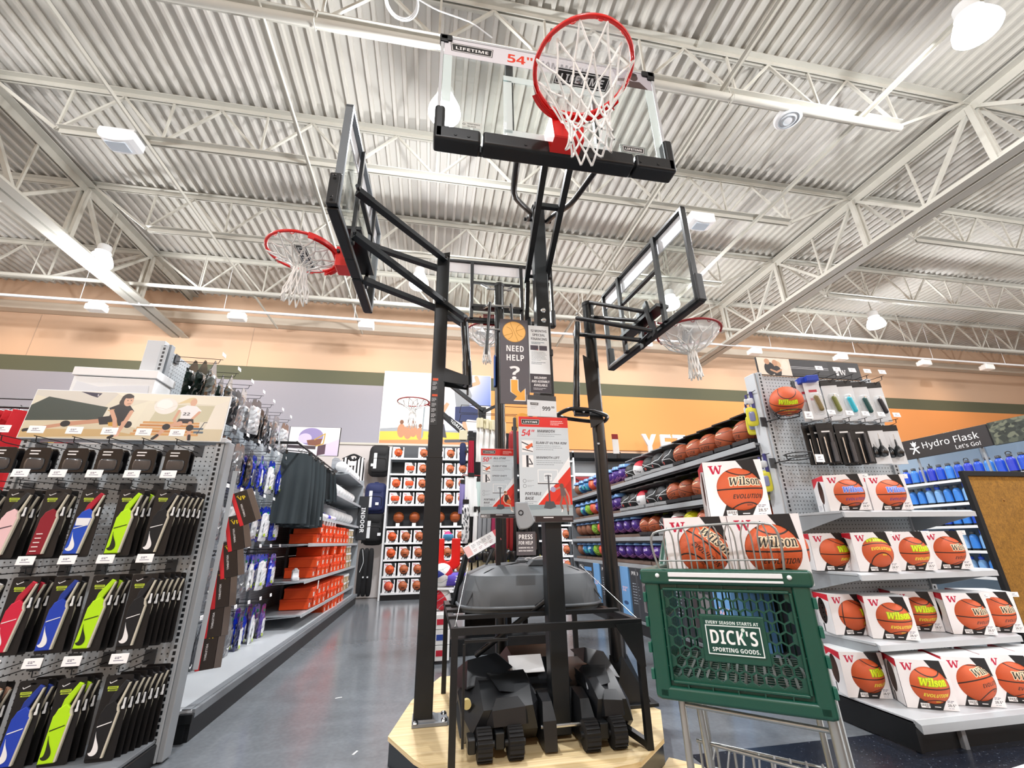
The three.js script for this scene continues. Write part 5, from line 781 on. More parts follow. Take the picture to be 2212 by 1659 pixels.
const wrapM = new THREE.MeshPhysicalMaterial({ color: '#f4f5f5', roughness: 0.2, transparent: true, opacity: 0.5, clearcoat: 0.8, side: THREE.DoubleSide });
const labelGeo = planarUV(new THREE.BoxGeometry(0.27, 0.075, 0.002), -0.135, -0.0375, 0.27, 0.075).rotateX(Math.PI / 2);
const insertM = map(insertTex, 0.35);
function rim(t, { x, y, z, turn, r = 0.235, tubeR = 0.011, mat, heavy = true, back = 0.165, long = false, insert = true, bw = 0.085, bh = 0.15 }) {
  const g = new THREE.Group(); g.name = 'rim'; g.position.set(x, y, z); g.rotation.y = turn; t.add(g);   // +z points away from the board
  part(g, 'ring', new THREE.TorusGeometry(r, tubeR, 10, 56).rotateX(Math.PI / 2), mat);
  if (heavy) {
    part(g, 'brace_band', [new THREE.CylinderGeometry(r + 0.006, r + 0.004, 0.045, 40, 1, true, Math.PI - 1.15, 2.3).translate(0, -0.012, 0), new THREE.CylinderGeometry(r + 0.014, r + 0.012, 0.045, 40, 1, true, Math.PI - 1.15, 2.3).translate(0, -0.012, 0), new THREE.RingGeometry(r - 0.004, r + 0.03, 40, 1, -Math.PI / 2 - 1.0, 2.0).rotateX(Math.PI / 2).translate(0, -0.03, 0)], mat);
    part(g, 'bracket', [extr(poly([[-bw, 0.02], [bw, 0.02], [bw, -0.02], [bw * 0.9, -bh], [-bw * 0.9, -bh], [-bw, -0.02]]), back - 0.015, 0.006).translate(0, 0, -r - back), box(0.12, 0.02, 0.1, 0, -0.01, -r - 0.03)], mat);
    part(g, 'bolt', new THREE.CylinderGeometry(0.012, 0.012, 0.18, 10).rotateZ(Math.PI / 2).translate(0, -0.02, -r - 0.03), M.black);
  } else part(g, 'bracket', [rod([-0.08, 0, -r * 0.94], [-0.12, -0.02, -r - back], 0.009, 8), rod([0.08, 0, -r * 0.94], [0.12, -0.02, -r - back], 0.009, 8), rod([-0.06, -0.1, -r - back], [-0.03, 0, -r], 0.009, 8), rod([0.06, -0.1, -r - back], [0.03, 0, -r], 0.009, 8), rbox(0.18, 0.13, 0.012, 0, -0.05, -r - back, 0.003)], mat);
  const hk = []; for (let i = 0; i < 12; i++) { const a = i / 12 * Math.PI * 2; hk.push(new THREE.TorusGeometry(0.012, 0.0025, 5, 10, Math.PI).rotateZ(Math.PI).rotateY(-a + Math.PI / 2).translate(Math.cos(a) * (r - 0.004), -0.01, Math.sin(a) * (r - 0.004))); }
  part(g, 'net_hooks', hk, mat);
  const n = part(t, 'net', long === 2 ? tailNet : long ? longNet : netGeo, M.net); n.position.set(x, y - 0.018, z); n.rotation.y = turn + 0.13;
  if (long === 2) part(g, 'plastic_wrap', lathe([[0.224, 0], [0.2, -0.045], [0.14, -0.09], [0.06, -0.125], [0.02, -0.14]], 28), wrapM, 'white plastic wrap around the net');
  if (insert) { part(g, 'clear_insert', sheetGeo, sheetM, 'crumpled clear plastic insert'); const l = part(g, 'insert_label', labelGeo, insertM, 'black label with white lettering'); l.position.set(0, -0.036, -0.02); l.rotation.y = insert === true ? 0 : insert; }
  return g;
}
const banner = canvasTex(1024, 108, (x, w, h) => { x.fillStyle = '#dedfe6'; x.fillRect(0, 0, w, h); lifeLogo(x, 128, 50, 190, 46); txt(x, '54"', 356, 58, 78, '#e0381c', { w: 130, skew: 0.05 }); txt(x, 'MAMMOTH', 560, 58, 60, '#8f9096', { w: 260, skew: 0.2 }); fillP(x, '#b8b6bf', [[820, 0], [1024, 0], [1024, 108], [860, 108]]); disc(x, '#4b3a38', 930, 34, 24, 28); disc(x, '#2a1f1e', 930, 16, 22, 12); lineP(x, '#5b4643', 20, [[930, 80], [880, 62], [846, 70]]); fillP(x, '#4c3c3b', [[890, 108], [912, 66], [960, 62], [1000, 108]]); });
const cornerTex = canvasTex(256, 96, (x) => { x.fillStyle = '#8f9a98'; x.fillRect(0, 0, 256, 96); lifeLogo(x, 128, 48, 200, 60); });
const temperTex = canvasTex(128, 48, (x) => { x.fillStyle = '#c9cfca'; x.fillRect(0, 0, 128, 48); txt(x, 'TEMPERED', 74, 16, 16, '#3a3d3a', { w: 84 }); txt(x, 'GLASS', 62, 36, 16, '#3a3d3a', { w: 56 }); disc(x, '#3a3d3a', 12, 22, 9); disc(x, '#c9cfca', 12, 22, 6); });

// ---- the tall front hoop ----
{
  const t = thing('basketball_hoop', 'tall black portable hoop, big clear framed backboard and red rim facing the viewer', 'hoop', [0, 0, 0]);
  const PX = 0.735, PZ = -2.69, B = [0.62, 3.09, -1.76], W = 1.37, H = 0.885;
  part(t, 'pole', [rbox(0.102, 2.2, 0.102, PX, 1.25, PZ, 0.008), rbox(0.098, 1.3, 0.098, PX, 2.95, PZ, 0.008)], M.poleTex);
  part(t, 'pole_collar', rbox(0.112, 0.05, 0.112, PX, 2.33, PZ, 0.006), M.black); part(t, 'pole_cap', rbox(0.104, 0.02, 0.104, PX, 3.6, PZ, 0.006), M.black);
  for (const y of [2.58, 2.66]) part(t, 'bolt', lathe([[0, 0.014], [0.012, 0.012], [0.017, 0.004], [0.02, 0]], 14).rotateX(Math.PI / 2).translate(PX, y, PZ + 0.051), M.chrome);
  const bb = new THREE.Group(); bb.name = 'backboard'; bb.position.set(...B); t.add(bb);
  part(bb, 'glass', box(W - 0.02, H - 0.08, 0.006, 0, H / 2 + 0.04, -0.004), M.glass);
  part(bb, 'side_frame', [rbox(0.018, H - 0.2, 0.035, -W / 2 + 0.009, H / 2 + 0.1, -0.012, 0.003), rbox(0.018, H - 0.2, 0.035, W / 2 - 0.009, H / 2 + 0.1, -0.012, 0.003), rbox(W - 0.02, 0.018, 0.035, 0, H - 0.009, -0.012, 0.003)], M.greyLight);
  part(bb, 'corner_cap', [rbox(0.075, 0.05, 0.045, -W / 2 + 0.03, H - 0.02, -0.01, 0.008), rbox(0.05, 0.06, 0.045, -W / 2 + 0.02, H - 0.03, -0.01, 0.008)], M.black);
  part(bb, 'corner_cap', [rbox(0.09, 0.05, 0.045, W / 2 - 0.035, H - 0.02, -0.01, 0.008), rbox(0.05, 0.075, 0.045, W / 2 - 0.02, H - 0.035, -0.01, 0.008)], M.black);
  part(bb, 'bottom_pad', [rbox(0.25, 0.095, 0.1, -W / 2 + 0.115, 0.047, 0.005, 0.016, 3), rbox(0.055, 0.24, 0.1, -W / 2 + 0.018, 0.12, 0.005, 0.016, 3)], M.black);
  part(bb, 'bottom_pad', rbox(0.868, 0.095, 0.1, 0, 0.047, 0.005, 0.016, 3), M.black);
  part(bb, 'bottom_pad', [rbox(0.25, 0.095, 0.1, W / 2 - 0.115, 0.047, 0.005, 0.016, 3), rbox(0.055, 0.24, 0.1, W / 2 - 0.018, 0.12, 0.005, 0.016, 3)], M.black);
  part(bb, 'pad_rivet', [-0.58, -0.51, -0.2, 0.02, 0.2, 0.47, 0.58].map((x) => new THREE.CylinderGeometry(0.009, 0.009, 0.004, 10).rotateX(Math.PI / 2).translate(x, 0.035, 0.056)), M.blackGloss);
  const L = (w, h, x, y) => box(w, h, 0.0015, x, y, 0.0005);
  part(bb, 'border_print', L(0.05, 0.68, -W / 2 + 0.045, 0.42), M.tint); part(bb, 'border_print', L(0.05, 0.68, W / 2 - 0.045, 0.42), M.tint);
  part(bb, 'target_print', [L(0.05, 0.42, -0.285, 0.38), L(0.05, 0.42, 0.285, 0.38), L(0.62, 0.05, 0, 0.605), L(0.62, 0.045, 0, 0.17)], M.tint);
  part(bb, 'banner', planarUV(box(W - 0.04, 0.142, 0.0015, 0, H - 0.09, 0.0012), -W / 2 + 0.02, H - 0.161, W - 0.04, 0.142), map(banner, 0.4));
  part(bb, 'corner_sticker', planarUV(box(0.17, 0.06, 0.001, 0.47, 0.185, 0.001), 0.385, 0.155, 0.17, 0.06), map(cornerTex, 0.4));
  part(bb, 'glass_mark', planarUV(box(0.11, 0.042, 0.001, -0.49, 0.185, 0.001), -0.545, 0.164, 0.11, 0.042), map(temperTex, 0.4));
  part(bb, 'back_frame', [bar([-0.27, 0.02, -0.03], [-0.27, 0.8, -0.03], 0.045, 0.03), bar([0.27, 0.02, -0.03], [0.27, 0.8, -0.03], 0.045, 0.03), bar([-0.3, 0.16, -0.05], [0.3, 0.16, -0.05], 0.03, 0.04), bar([-0.66, 0.06, -0.05], [0.66, 0.06, -0.05], 0.03, 0.05)], M.black);
  rim(t, { x: 0.635, y: 3.255, z: -1.36, turn: 0, mat: M.red, insert: 0.0001 });
  const zB = -1.84;
  for (const s of [-1, 1]) {
    part(t, 'lower_arm', bar([0.64 + s * 0.075, 3.17, zB], [PX + s * 0.075 - 0.01, 2.99, -2.78], 0.035, 0.05), M.black);
    part(t, 'upper_arm', tube([[0.64 + s * 0.24, 3.17, zB], [0.65 + s * 0.2, 3.25, -2.2], [PX + s * 0.09, 3.44, -2.55], [PX + s * 0.08, 3.5, -2.69]], 0.02, 6, 12), M.black);
    part(t, 'rear_arm', bar([PX + s * 0.075, 2.99, -2.78], [PX + s * 0.06, 2.72, -2.92], 0.03, 0.05), M.black);
  }
  part(t, 'cross_brace', [bar([0.57, 3.14, -2.15], [0.75, 3.14, -2.15], 0.03), rod([PX - 0.11, 3.5, PZ], [PX + 0.11, 3.5, PZ], 0.014, 8), rod([PX - 0.1, 3.0, PZ - 0.04], [PX + 0.1, 3.0, PZ - 0.04], 0.014, 8)], M.black);
  part(t, 'lift_strut', [rod([PX - 0.05, 2.72, -2.92], [PX - 0.06, 2.1, -2.8], 0.02, 10), rod([PX - 0.05, 2.74, -2.92], [PX - 0.06, 2.3, -2.84], 0.026, 10)], M.blackGloss);
  part(t, 'lift_bracket', extr(poly([[0, 0], [0.18, 0.02], [0.18, 0.08], [0, 0.2]]), 0.06).rotateY(Math.PI / 2).translate(PX - 0.03, 2.02, PZ - 0.05), M.black);
  // floor tank with wheels
  const soft = (pts, ang = 0.42) => toCreasedNormals(hull(pts), ang), mx = (s, pts) => pts.map(([x, y, z]) => [x * s, y, z]);
  const lobe = (s, xi, xo) => { const d = xo - xi, P = (l) => l.map(([k, y, z]) => [s * (xi + d * k), y, z]); return [
    soft(P([[0.04, 0.1, 0.06], [0.86, 0.09, 0.05], [0.94, 0.02, -0.06], [0, 0.02, -0.06], [0.1, 0.2, 0.07], [0.72, 0.19, 0.065], [0.97, 0.15, -0.05], [1, 0.2, -0.22], [0.74, 0.27, -0.1], [0.08, 0.26, -0.04], [0, 0.2, 0], [0.02, 0.27, -0.25], [0.8, 0.29, -0.28]])),
    soft(P([[0.2, 0.13, 0.09], [0.6, 0.125, 0.088], [0.2, 0.2, 0.08], [0.62, 0.19, 0.078], [0.28, 0.235, 0.045], [0.56, 0.23, 0.04], [0.14, 0.12, 0.05], [0.7, 0.12, 0.05]])),
    soft(P([[0.55, 0.27, -0.12], [0.9, 0.24, -0.1], [0.85, 0.33, -0.3], [0.42, 0.35, -0.34], [1.05, 0.2, -0.35], [0.22, 0.3, -0.22], [0.95, 0.25, -0.5], [0.3, 0.3, -0.55]])),
    soft(P([[0.0, 0.22, -0.02], [0.5, 0.25, 0.0], [0.1, 0.3, -0.16], [0.62, 0.3, -0.14], [0.0, 0.2, -0.3], [0.6, 0.26, -0.3]]))]; };
  const knob = (x) => soft([[x - 0.032, 0.01, 0.1], [x + 0.032, 0.01, 0.1], [x - 0.034, 0.13, 0.085], [x + 0.034, 0.13, 0.085], [x - 0.024, 0.2, 0.04], [x + 0.024, 0.2, 0.04], [x - 0.03, 0.22, -0.08], [x + 0.03, 0.22, -0.08], [x - 0.035, 0.02, -0.1], [x + 0.035, 0.02, -0.1]]);
  const tk = new THREE.Group(); tk.name = 'base_tank'; tk.position.set(0.655, 0.13, -2.6); t.add(tk);
  part(tk, 'shell', [...lobe(-1, 0.06, 0.46), ...lobe(1, 0.22, 0.47), soft([[-0.45, 0.03, -0.1], [0.45, 0.03, -0.1], [-0.47, 0.12, -0.25], [0.47, 0.12, -0.25], [-0.46, 0.03, -0.78], [0.46, 0.03, -0.78], [-0.14, 0.2, -0.17], [0.2, 0.2, -0.17], [-0.4, 0.24, -0.3], [0.4, 0.24, -0.3], [-0.4, 0.22, -0.72], [0.4, 0.22, -0.72]]), soft([[-0.16, 0.2, -0.19], [0.2, 0.2, -0.19], [-0.12, 0.31, -0.36], [0.16, 0.31, -0.36], [-0.12, 0.33, -0.6], [0.16, 0.33, -0.6], [-0.2, 0.2, -0.72], [0.24, 0.2, -0.72]])], M.tank);
  part(tk, 'pole_cradle', knob(-0.02), M.tank); part(tk, 'pole_cradle', knob(0.18), M.tank);
  for (const x of [-0.35, -0.2, 0.18, 0.32]) { const w = part(tk, 'wheel', [new THREE.CylinderGeometry(0.062, 0.062, 0.07, 28).rotateZ(Math.PI / 2), ...Array.from({ length: 20 }, (_, i) => { const a = i / 20 * 6.283; return box(0.068, 0.006, 0.012, 0, 0, 0).rotateX(-a).translate(0, Math.cos(a) * 0.0625, -Math.sin(a) * 0.0625 * -1); })], M.blackMatt); w.position.set(x, 0.066, 0.1); part(tk, 'axle', rod([x - 0.05, 0.066, 0.1], [x + 0.05, 0.066, 0.1], 0.016, 10), M.black); }
  part(tk, 'wheel_arm', [rbox(0.05, 0.07, 0.12, -0.275, 0.08, 0.06, 0.008), rbox(0.05, 0.07, 0.12, 0.25, 0.08, 0.06, 0.008), rbox(0.04, 0.06, 0.1, -0.41, 0.07, 0.08, 0.008)], M.black);
  part(tk, 'fill_cap', new THREE.CylinderGeometry(0.022, 0.022, 0.03, 16).rotateX(Math.PI / 2).translate(-0.425, 0.2, -0.02), std('#c8b87a', 0.5), 'tan fill cap');
  part(tk, 'label', rbox(0.2, 0.004, 0.12, 0, 0, 0, 0.001).rotateX(0.6).translate(-0.06, 0.3, -0.27), M.white, 'white label sheet'); part(tk, 'pivot_pin', rod([-0.06, 0.1, 0.06], [0.18, 0.1, 0.06], 0.009, 8), M.chrome);
  for (const s of [-1, 1]) part(t, 'base_strut', rod([0.655 + s * 0.17 - (s < 0 ? 0.17 : 0), 0.46, -3.0], [PX + s * 0.03, 0.78, -2.74], 0.016, 8), M.black);
}
// ---- three hoops behind, one facing each other way ----
function darkBoard(t, pos, turn, W, H, style) {
  const bb = new THREE.Group(); bb.name = 'backboard'; bb.position.set(...pos); bb.rotation.y = turn; t.add(bb);
  part(bb, 'glass', box(W - 0.03, H - 0.03, 0.005, 0, H / 2, 0), M.glass);
  const e = 0.028, d = style === 'pad' ? 0.05 : 0.04;
  part(bb, 'frame', [rbox(e, H, d, -W / 2 + e / 2, H / 2, -0.012, 0.005), rbox(e, H, d, W / 2 - e / 2, H / 2, -0.012, 0.005), rbox(W, e, d, 0, H - e / 2, -0.012, 0.005), rbox(W, e, d, 0, e / 2, -0.012, 0.005)], style === 'pad' ? std('#7e868c', 0.35, 0.2) : M.blackGloss);
  for (const s of [-1, 1]) part(bb, 'back_bar', bar([s * 0.27, 0.02, -0.04], [s * 0.27, H - 0.02, -0.04], 0.035, 0.025), M.blackGloss);
  part(bb, 'cross_bar', bar([-0.27, H * 0.62, -0.03], [0.27, H * 0.62, -0.03], 0.03, 0.02), M.blackGloss); part(bb, 'mounting_plate', bar([-0.27, 0.15, -0.04], [0.27, 0.15, -0.04], 0.1, 0.025), M.blackGloss);
  part(bb, 'banner', box(W - 0.06, 0.12, 0.012, 0, H - 0.09, 0), std('#eceef2', 0.5), 'white strip along the top edge');
  if (style === 'pad') { part(bb, 'edge_pad', [rbox(0.06, 0.24, 0.07, -W / 2 + 0.012, 0.12, 0, 0.012, 2), rbox(0.06, 0.24, 0.07, W / 2 - 0.012, 0.12, 0, 0.012, 2), rbox(0.5, 0.06, 0.07, -0.36, 0.015, 0, 0.012, 2), rbox(0.24, 0.06, 0.07, 0.02, 0.015, 0, 0.012, 2), rbox(0.48, 0.06, 0.07, 0.38, 0.015, 0, 0.012, 2)], M.black); part(bb, 'pad_rivet', [0.2, 0.04].map((y) => new THREE.CylinderGeometry(0.01, 0.01, 0.006, 10).rotateZ(Math.PI / 2).translate(W / 2 + 0.04, y, 0)), M.blackGloss); part(bb, 'stiffener', [hull([[-0.27, 0.3, -0.02], [-0.22, 0.3, -0.02], [-0.25, H - 0.03, -0.02], [-0.27, 0.3, -0.06]]), hull([[0.27, 0.3, -0.02], [0.22, 0.3, -0.02], [0.25, H - 0.03, -0.02], [0.27, 0.3, -0.06]])], M.grey); }
  else part(bb, 'corner_pad', [rbox(0.05, 0.2, 0.06, -W / 2 + 0.012, 0.1, 0, 0.01, 2), rbox(0.05, 0.2, 0.06, W / 2 - 0.012, 0.1, 0, 0.01, 2), rbox(W, 0.05, 0.055, 0, 0.018, 0, 0.01, 2)], M.black);
  return bb;
}
{ // left hoop
  const t = thing('basketball_hoop', 'black square-post hoop seen edge-on, red rim reaching left over the aisle', 'hoop', [0, 0, 0]), PX = 0.015, PZ = -3.05;
  part(t, 'pole', [rbox(0.1, 1.72, 0.1, PX, 2.46, PZ, 0.008), rbox(0.108, 1.56, 0.108, PX, 0.88, PZ, 0.008)], M.poleTex); part(t, 'pole_seam', box(0.112, 0.006, 0.112, PX, 1.655, PZ), M.black); part(t, 'pole_cap', extr(poly([[-0.05, 0], [0.05, 0], [0.05, 0.05], [-0.05, 0.02]]), 0.1).translate(PX, 3.3, PZ - 0.05), M.black);
  const wl = canvasTex(64, 256, (x) => { x.fillStyle = '#2a2d30'; x.fillRect(0, 0, 64, 256); x.fillStyle = '#e2582e'; x.fillRect(8, 4, 50, 14); x.fillRect(8, 92, 50, 12); for (const y of [24, 50, 112, 140, 168, 196, 222]) greek(x, 8, y, 46, 3, 7, '#c4c8cb', 4); });
  part(t, 'warning_label', planarUV(box(0.05, 0.36, 0.002), -0.025, -0.18, 0.05, 0.36).translate(PX - 0.02, 2.06, PZ + 0.051), map(wl, 0.5), 'dark warning label with orange headings');
  part(t, 'foot', [hull([[-0.06, 0.16, -0.06], [0.06, 0.16, -0.06], [-0.06, 0.16, 0.06], [0.06, 0.16, 0.06], [-0.06, 0.13, -0.06], [0.15, 0.13, -0.06], [-0.06, 0.13, 0.07], [0.15, 0.13, 0.07]]).translate(PX, 0, PZ), rbox(0.2, 0.02, 0.16, PX + 0.04, 0.14, PZ, 0.004)], M.greyMid); part(t, 'foot_bolt', [[-0.04, 0.07], [0.12, 0.06], [0.12, -0.05]].map(([x, z]) => lathe([[0, 0.016], [0.014, 0.012], [0.018, 0]], 10).translate(PX + x, 0.15, PZ + z)), M.chrome);
  darkBoard(t, [-0.627, 2.971, -2.804], -1.608, 1.27, 0.837, 'pad');
  rim(t, { x: -0.99, y: 3.085, z: -2.82, turn: -1.6, mat: M.red, long: true, insert: Math.PI * 1.0, back: 0.12, bw: 0.065, bh: 0.12 });
  const arm = (p, q, n) => part(t, n, [bar(p, q, 0.05, 0.035), bar(p, [p[0] + (q[0] - p[0]) * 0.14, p[1] + (q[1] - p[1]) * 0.14, p[2] + (q[2] - p[2]) * 0.14], 0.056, 0.041)], M.poleTex);
  arm([-0.58, 3.34, -2.43], [0.03, 3.26, -2.985], 'upper_arm'); arm([-0.58, 3.36, -3.03], [-0.02, 3.26, -3.115], 'upper_arm'); arm([-0.58, 3.03, -2.49], [0.03, 2.865, -2.985], 'lower_arm'); arm([-0.58, 2.99, -2.96], [-0.02, 2.88, -3.115], 'lower_arm');
  part(t, 'rear_arm', [bar([-0.03, 2.9, -2.985], [0.21, 2.735, -2.99], 0.06, 0.03), bar([-0.03, 2.9, -3.115], [0.21, 2.735, -3.11], 0.06, 0.03)], M.poleTex);
  part(t, 'arm_bolt', [[0.03, 3.27, -2.96], [0.02, 2.87, -2.96], [0.2, 2.74, -2.965], [-0.575, 3.345, -2.4], [-0.575, 3.03, -2.46]].map((p) => new THREE.CylinderGeometry(0.015, 0.015, 0.03, 10).rotateX(Math.PI / 2).translate(...p)), M.blackGloss);
  part(t, 'gas_strut', [rod([0.2, 2.73, -3.05], [0.23, 2.33, -3.05], 0.031, 12), rod([0.225, 2.4, -3.05], [0.235, 2.2, -3.05], 0.036, 12), rod([0.235, 2.2, -3.05], [0.236, 2.13, -3.05], 0.008, 8)], M.blackGloss);
  part(t, 'strut_bracket', [extr(poly([[0.05, 0.11], [0.23, 0.05], [0.23, -0.02], [0.05, 0]]), 0.006).translate(PX - 0.01, 2.21, PZ + 0.05), extr(poly([[0.05, 0.11], [0.23, 0.05], [0.23, -0.02], [0.05, 0]]), 0.006).translate(PX - 0.01, 2.21, PZ - 0.056)], M.poleTex);
}
{ // right hoop
  const t = thing('basketball_hoop', 'black round-post hoop with pipe linkage, its clear board turned to the right aisle', 'hoop', [0, 0, 0]), PX = 1.25, PZ = -3.07;
  part(t, 'pole', [rod([PX, 0.15, PZ], [PX, 1.5, PZ], 0.052, 20), rod([PX, 1.45, PZ], [PX, 3.0, PZ], 0.047, 20)], M.blackGloss); part(t, 'pole_cap', new THREE.CylinderGeometry(0.05, 0.05, 0.03, 20).translate(PX, 3.0, PZ), M.black);
  part(t, 'foot', [hull([[-0.06, 0.4, 0], [0.06, 0.4, 0], [0, 0.4, 0.06], [-0.07, 0.15, -0.07], [0.16, 0.15, -0.07], [-0.07, 0.15, 0.07], [0.16, 0.15, 0.07]]).translate(PX, 0, PZ), rbox(0.3, 0.02, 0.2, PX + 0.05, 0.14, PZ, 0.004)], M.poleTex);
  darkBoard(t, [1.568, 2.503, -2.706], 1.662, 1.2, 0.745, 'frame');
  rim(t, { x: 1.93, y: 2.615, z: -2.735, turn: 1.66, mat: M.redDark, heavy: false, long: 2, tubeR: 0.009, insert: -0.6, back: 0.12 });
  part(t, 'upper_pipe', rod([PX, 2.99, PZ + 0.06], [1.5, 2.69, -2.6], 0.016, 10), M.blackGloss); part(t, 'upper_pipe', rod([PX + 0.03, 2.92, PZ - 0.06], [1.5, 2.68, -2.72], 0.016, 10), M.blackGloss);
  part(t, 'lower_pipe', rod([1.12, 2.83, PZ + 0.06], [1.5, 2.49, -2.52], 0.018, 10), M.blackGloss); part(t, 'lower_pipe', rod([1.13, 2.745, PZ - 0.06], [1.5, 2.51, -2.71], 0.018, 10), M.blackGloss);
  part(t, 'board_bracket', [bar([1.5, 2.45, -2.5], [1.5, 2.75, -2.58], 0.02, 0.05), bar([1.52, 2.45, -2.72], [1.52, 2.75, -2.72], 0.02, 0.05), rod([1.5, 2.69, -2.58], [1.5, 2.69, -2.74], 0.01, 8), rod([1.5, 2.5, -2.5], [1.5, 2.5, -2.73], 0.01, 8)], M.black);
  part(t, 'lift_rod', [rod([1.13, 2.8, PZ + 0.04], [1.06, 2.03, PZ + 0.04], 0.022, 10), rod([1.14, 2.76, PZ - 0.03], [1.1, 2.03, PZ - 0.03], 0.022, 10)], M.blackGloss);
  part(t, 'side_plate', extr(poly([[0, 0], [0.1, -0.06], [0.12, -0.55], [0.02, -0.6]]), 0.01).translate(PX - 0.1, 2.5, PZ + 0.05), M.black);
  part(t, 'grip_loop', [tube([[0.93, 2.01, PZ], [1.0, 2.03, PZ + 0.1], [1.15, 2.02, PZ + 0.12], [1.3, 1.99, PZ + 0.07], [1.31, 1.98, PZ - 0.06], [1.15, 2.0, PZ - 0.1], [1.0, 2.01, PZ - 0.08]], 0.016, 8, 40, true), rbox(0.12, 0.05, 0.05, 1.1, 2.01, PZ + 0.07, 0.01)], M.blackGloss);
  part(t, 'bolt', [[1.1, 2.01, PZ + 0.11], [1.16, 2.01, PZ + 0.11], [PX + 0.05, 1.98, PZ + 0.08], [PX, 2.85, PZ + 0.08], [1.12, 2.86, PZ + 0.08], [PX - 0.03, 1.78, PZ + 0.05]].map((p) => new THREE.SphereGeometry(0.011, 10, 8).translate(...p)), M.chrome);
}
{ // far hoop facing the back wall
  const t = thing('basketball_hoop', 'black round-post hoop in the middle, clear board facing the back wall', 'hoop', [0, 0, 0]), PX = 0.565, PZ = -3.6;
  part(t, 'pole', rod([PX, 0.15, PZ], [PX, 3.45, PZ], 0.045, 20), M.blackGloss); part(t, 'pole_cap', new THREE.CylinderGeometry(0.048, 0.048, 0.03, 18).translate(PX, 3.46, PZ), M.black); part(t, 'foot', rbox(0.28, 0.03, 0.24, PX, 0.145, PZ, 0.005), M.poleTex);
  darkBoard(t, [0.6, 3.273, -4.02], Math.PI, 1.27, 0.74, 'frame');
  rim(t, { x: 0.55, y: 3.37, z: -4.43, turn: Math.PI, mat: M.redDark, heavy: false, long: 2, tubeR: 0.009, insert: 0.2, back: 0.15 });
  for (const s of [-1, 1]) { part(t, 'upper_pipe', rod([PX + s * 0.09, 3.42, PZ], [0.6 + s * 0.16, 3.7, -3.97], 0.015, 8), M.blackGloss); part(t, 'lower_pipe', rod([PX + s * 0.1, 3.2, PZ + 0.06], [0.6 + s * 0.14, 3.42, -3.97], 0.015, 8), M.blackGloss); part(t, 'lift_rod', rod([PX + s * 0.1, 3.22, PZ + 0.08], [PX + s * 0.13, 2.7, PZ + 0.05], 0.014, 8), M.blackGloss); }
  part(t, 'axle', [rod([PX - 0.12, 3.42, PZ], [PX + 0.12, 3.42, PZ], 0.012, 8), rod([PX - 0.13, 3.2, PZ + 0.06], [PX + 0.13, 3.2, PZ + 0.06], 0.012, 8), rod([PX - 0.15, 2.95, PZ + 0.06], [PX + 0.15, 2.95, PZ + 0.06], 0.01, 8)], M.chrome);
  part(t, 'pole_badge', rbox(0.012, 0.3, 0.05, PX - 0.05, 2.55, PZ + 0.02, 0.004), std('#2b5fb0', 0.4), 'blue and white upright badge');
}
{ // small old hoop far behind
  const t = thing('basketball_hoop', 'farther smaller hoop with slanting black arm lettered in white, before the wall mural', 'hoop', [0, 0, 0]);
  rim(t, { x: -0.33, y: 3.15, z: -6.5, turn: -1.4, mat: M.redDark, heavy: false, long: true, tubeR: 0.009, insert: false, back: 0.1 });
  part(t, 'arm', bar([0.06, 3.02, -6.5], [0.78, 2.42, -6.55], 0.12, 0.06), M.poleTex); part(t, 'upper_arm', bar([0.1, 3.55, -6.5], [0.75, 3.05, -6.5], 0.07, 0.05), M.poleTex); part(t, 'brace', bar([0.75, 3.02, -6.5], [1.25, 3.3, -6.5], 0.05, 0.04), M.poleTex);
  part(t, 'pole', rbox(0.12, 3.1, 0.12, 0.74, 1.56, -6.55, 0.01), M.poleTex); part(t, 'foot', rbox(0.35, 0.03, 0.3, 0.74, 0.02, -6.55, 0.005), M.black);
  const gt = canvasTex(256, 48, (x) => { x.fillStyle = '#1a1d20'; x.fillRect(0, 0, 256, 48); txt(x, 'GOALIATH', 128, 25, 36, '#eceef0', { w: 210, skew: 0.2 }); });
  const d = part(t, 'arm_lettering', planarUV(box(0.46, 0.08, 0.003), -0.23, -0.04, 0.46, 0.08), map(gt, 0.5)); d.position.set(0.38, 2.755, -6.455); d.rotation.z = -0.695;
  const bb = part(t, 'backboard', rbox(0.03, 0.8, 1.2, -0.02, 3.45, -6.5, 0.006), M.glass); part(bb, 'frame', [box(0.04, 0.03, 1.2, -0.02, 3.86, -6.5), box(0.04, 0.03, 1.2, -0.02, 3.05, -6.5), box(0.04, 0.84, 0.03, -0.02, 3.455, -5.9), box(0.04, 0.84, 0.03, -0.02, 3.455, -7.1)], M.black);
}
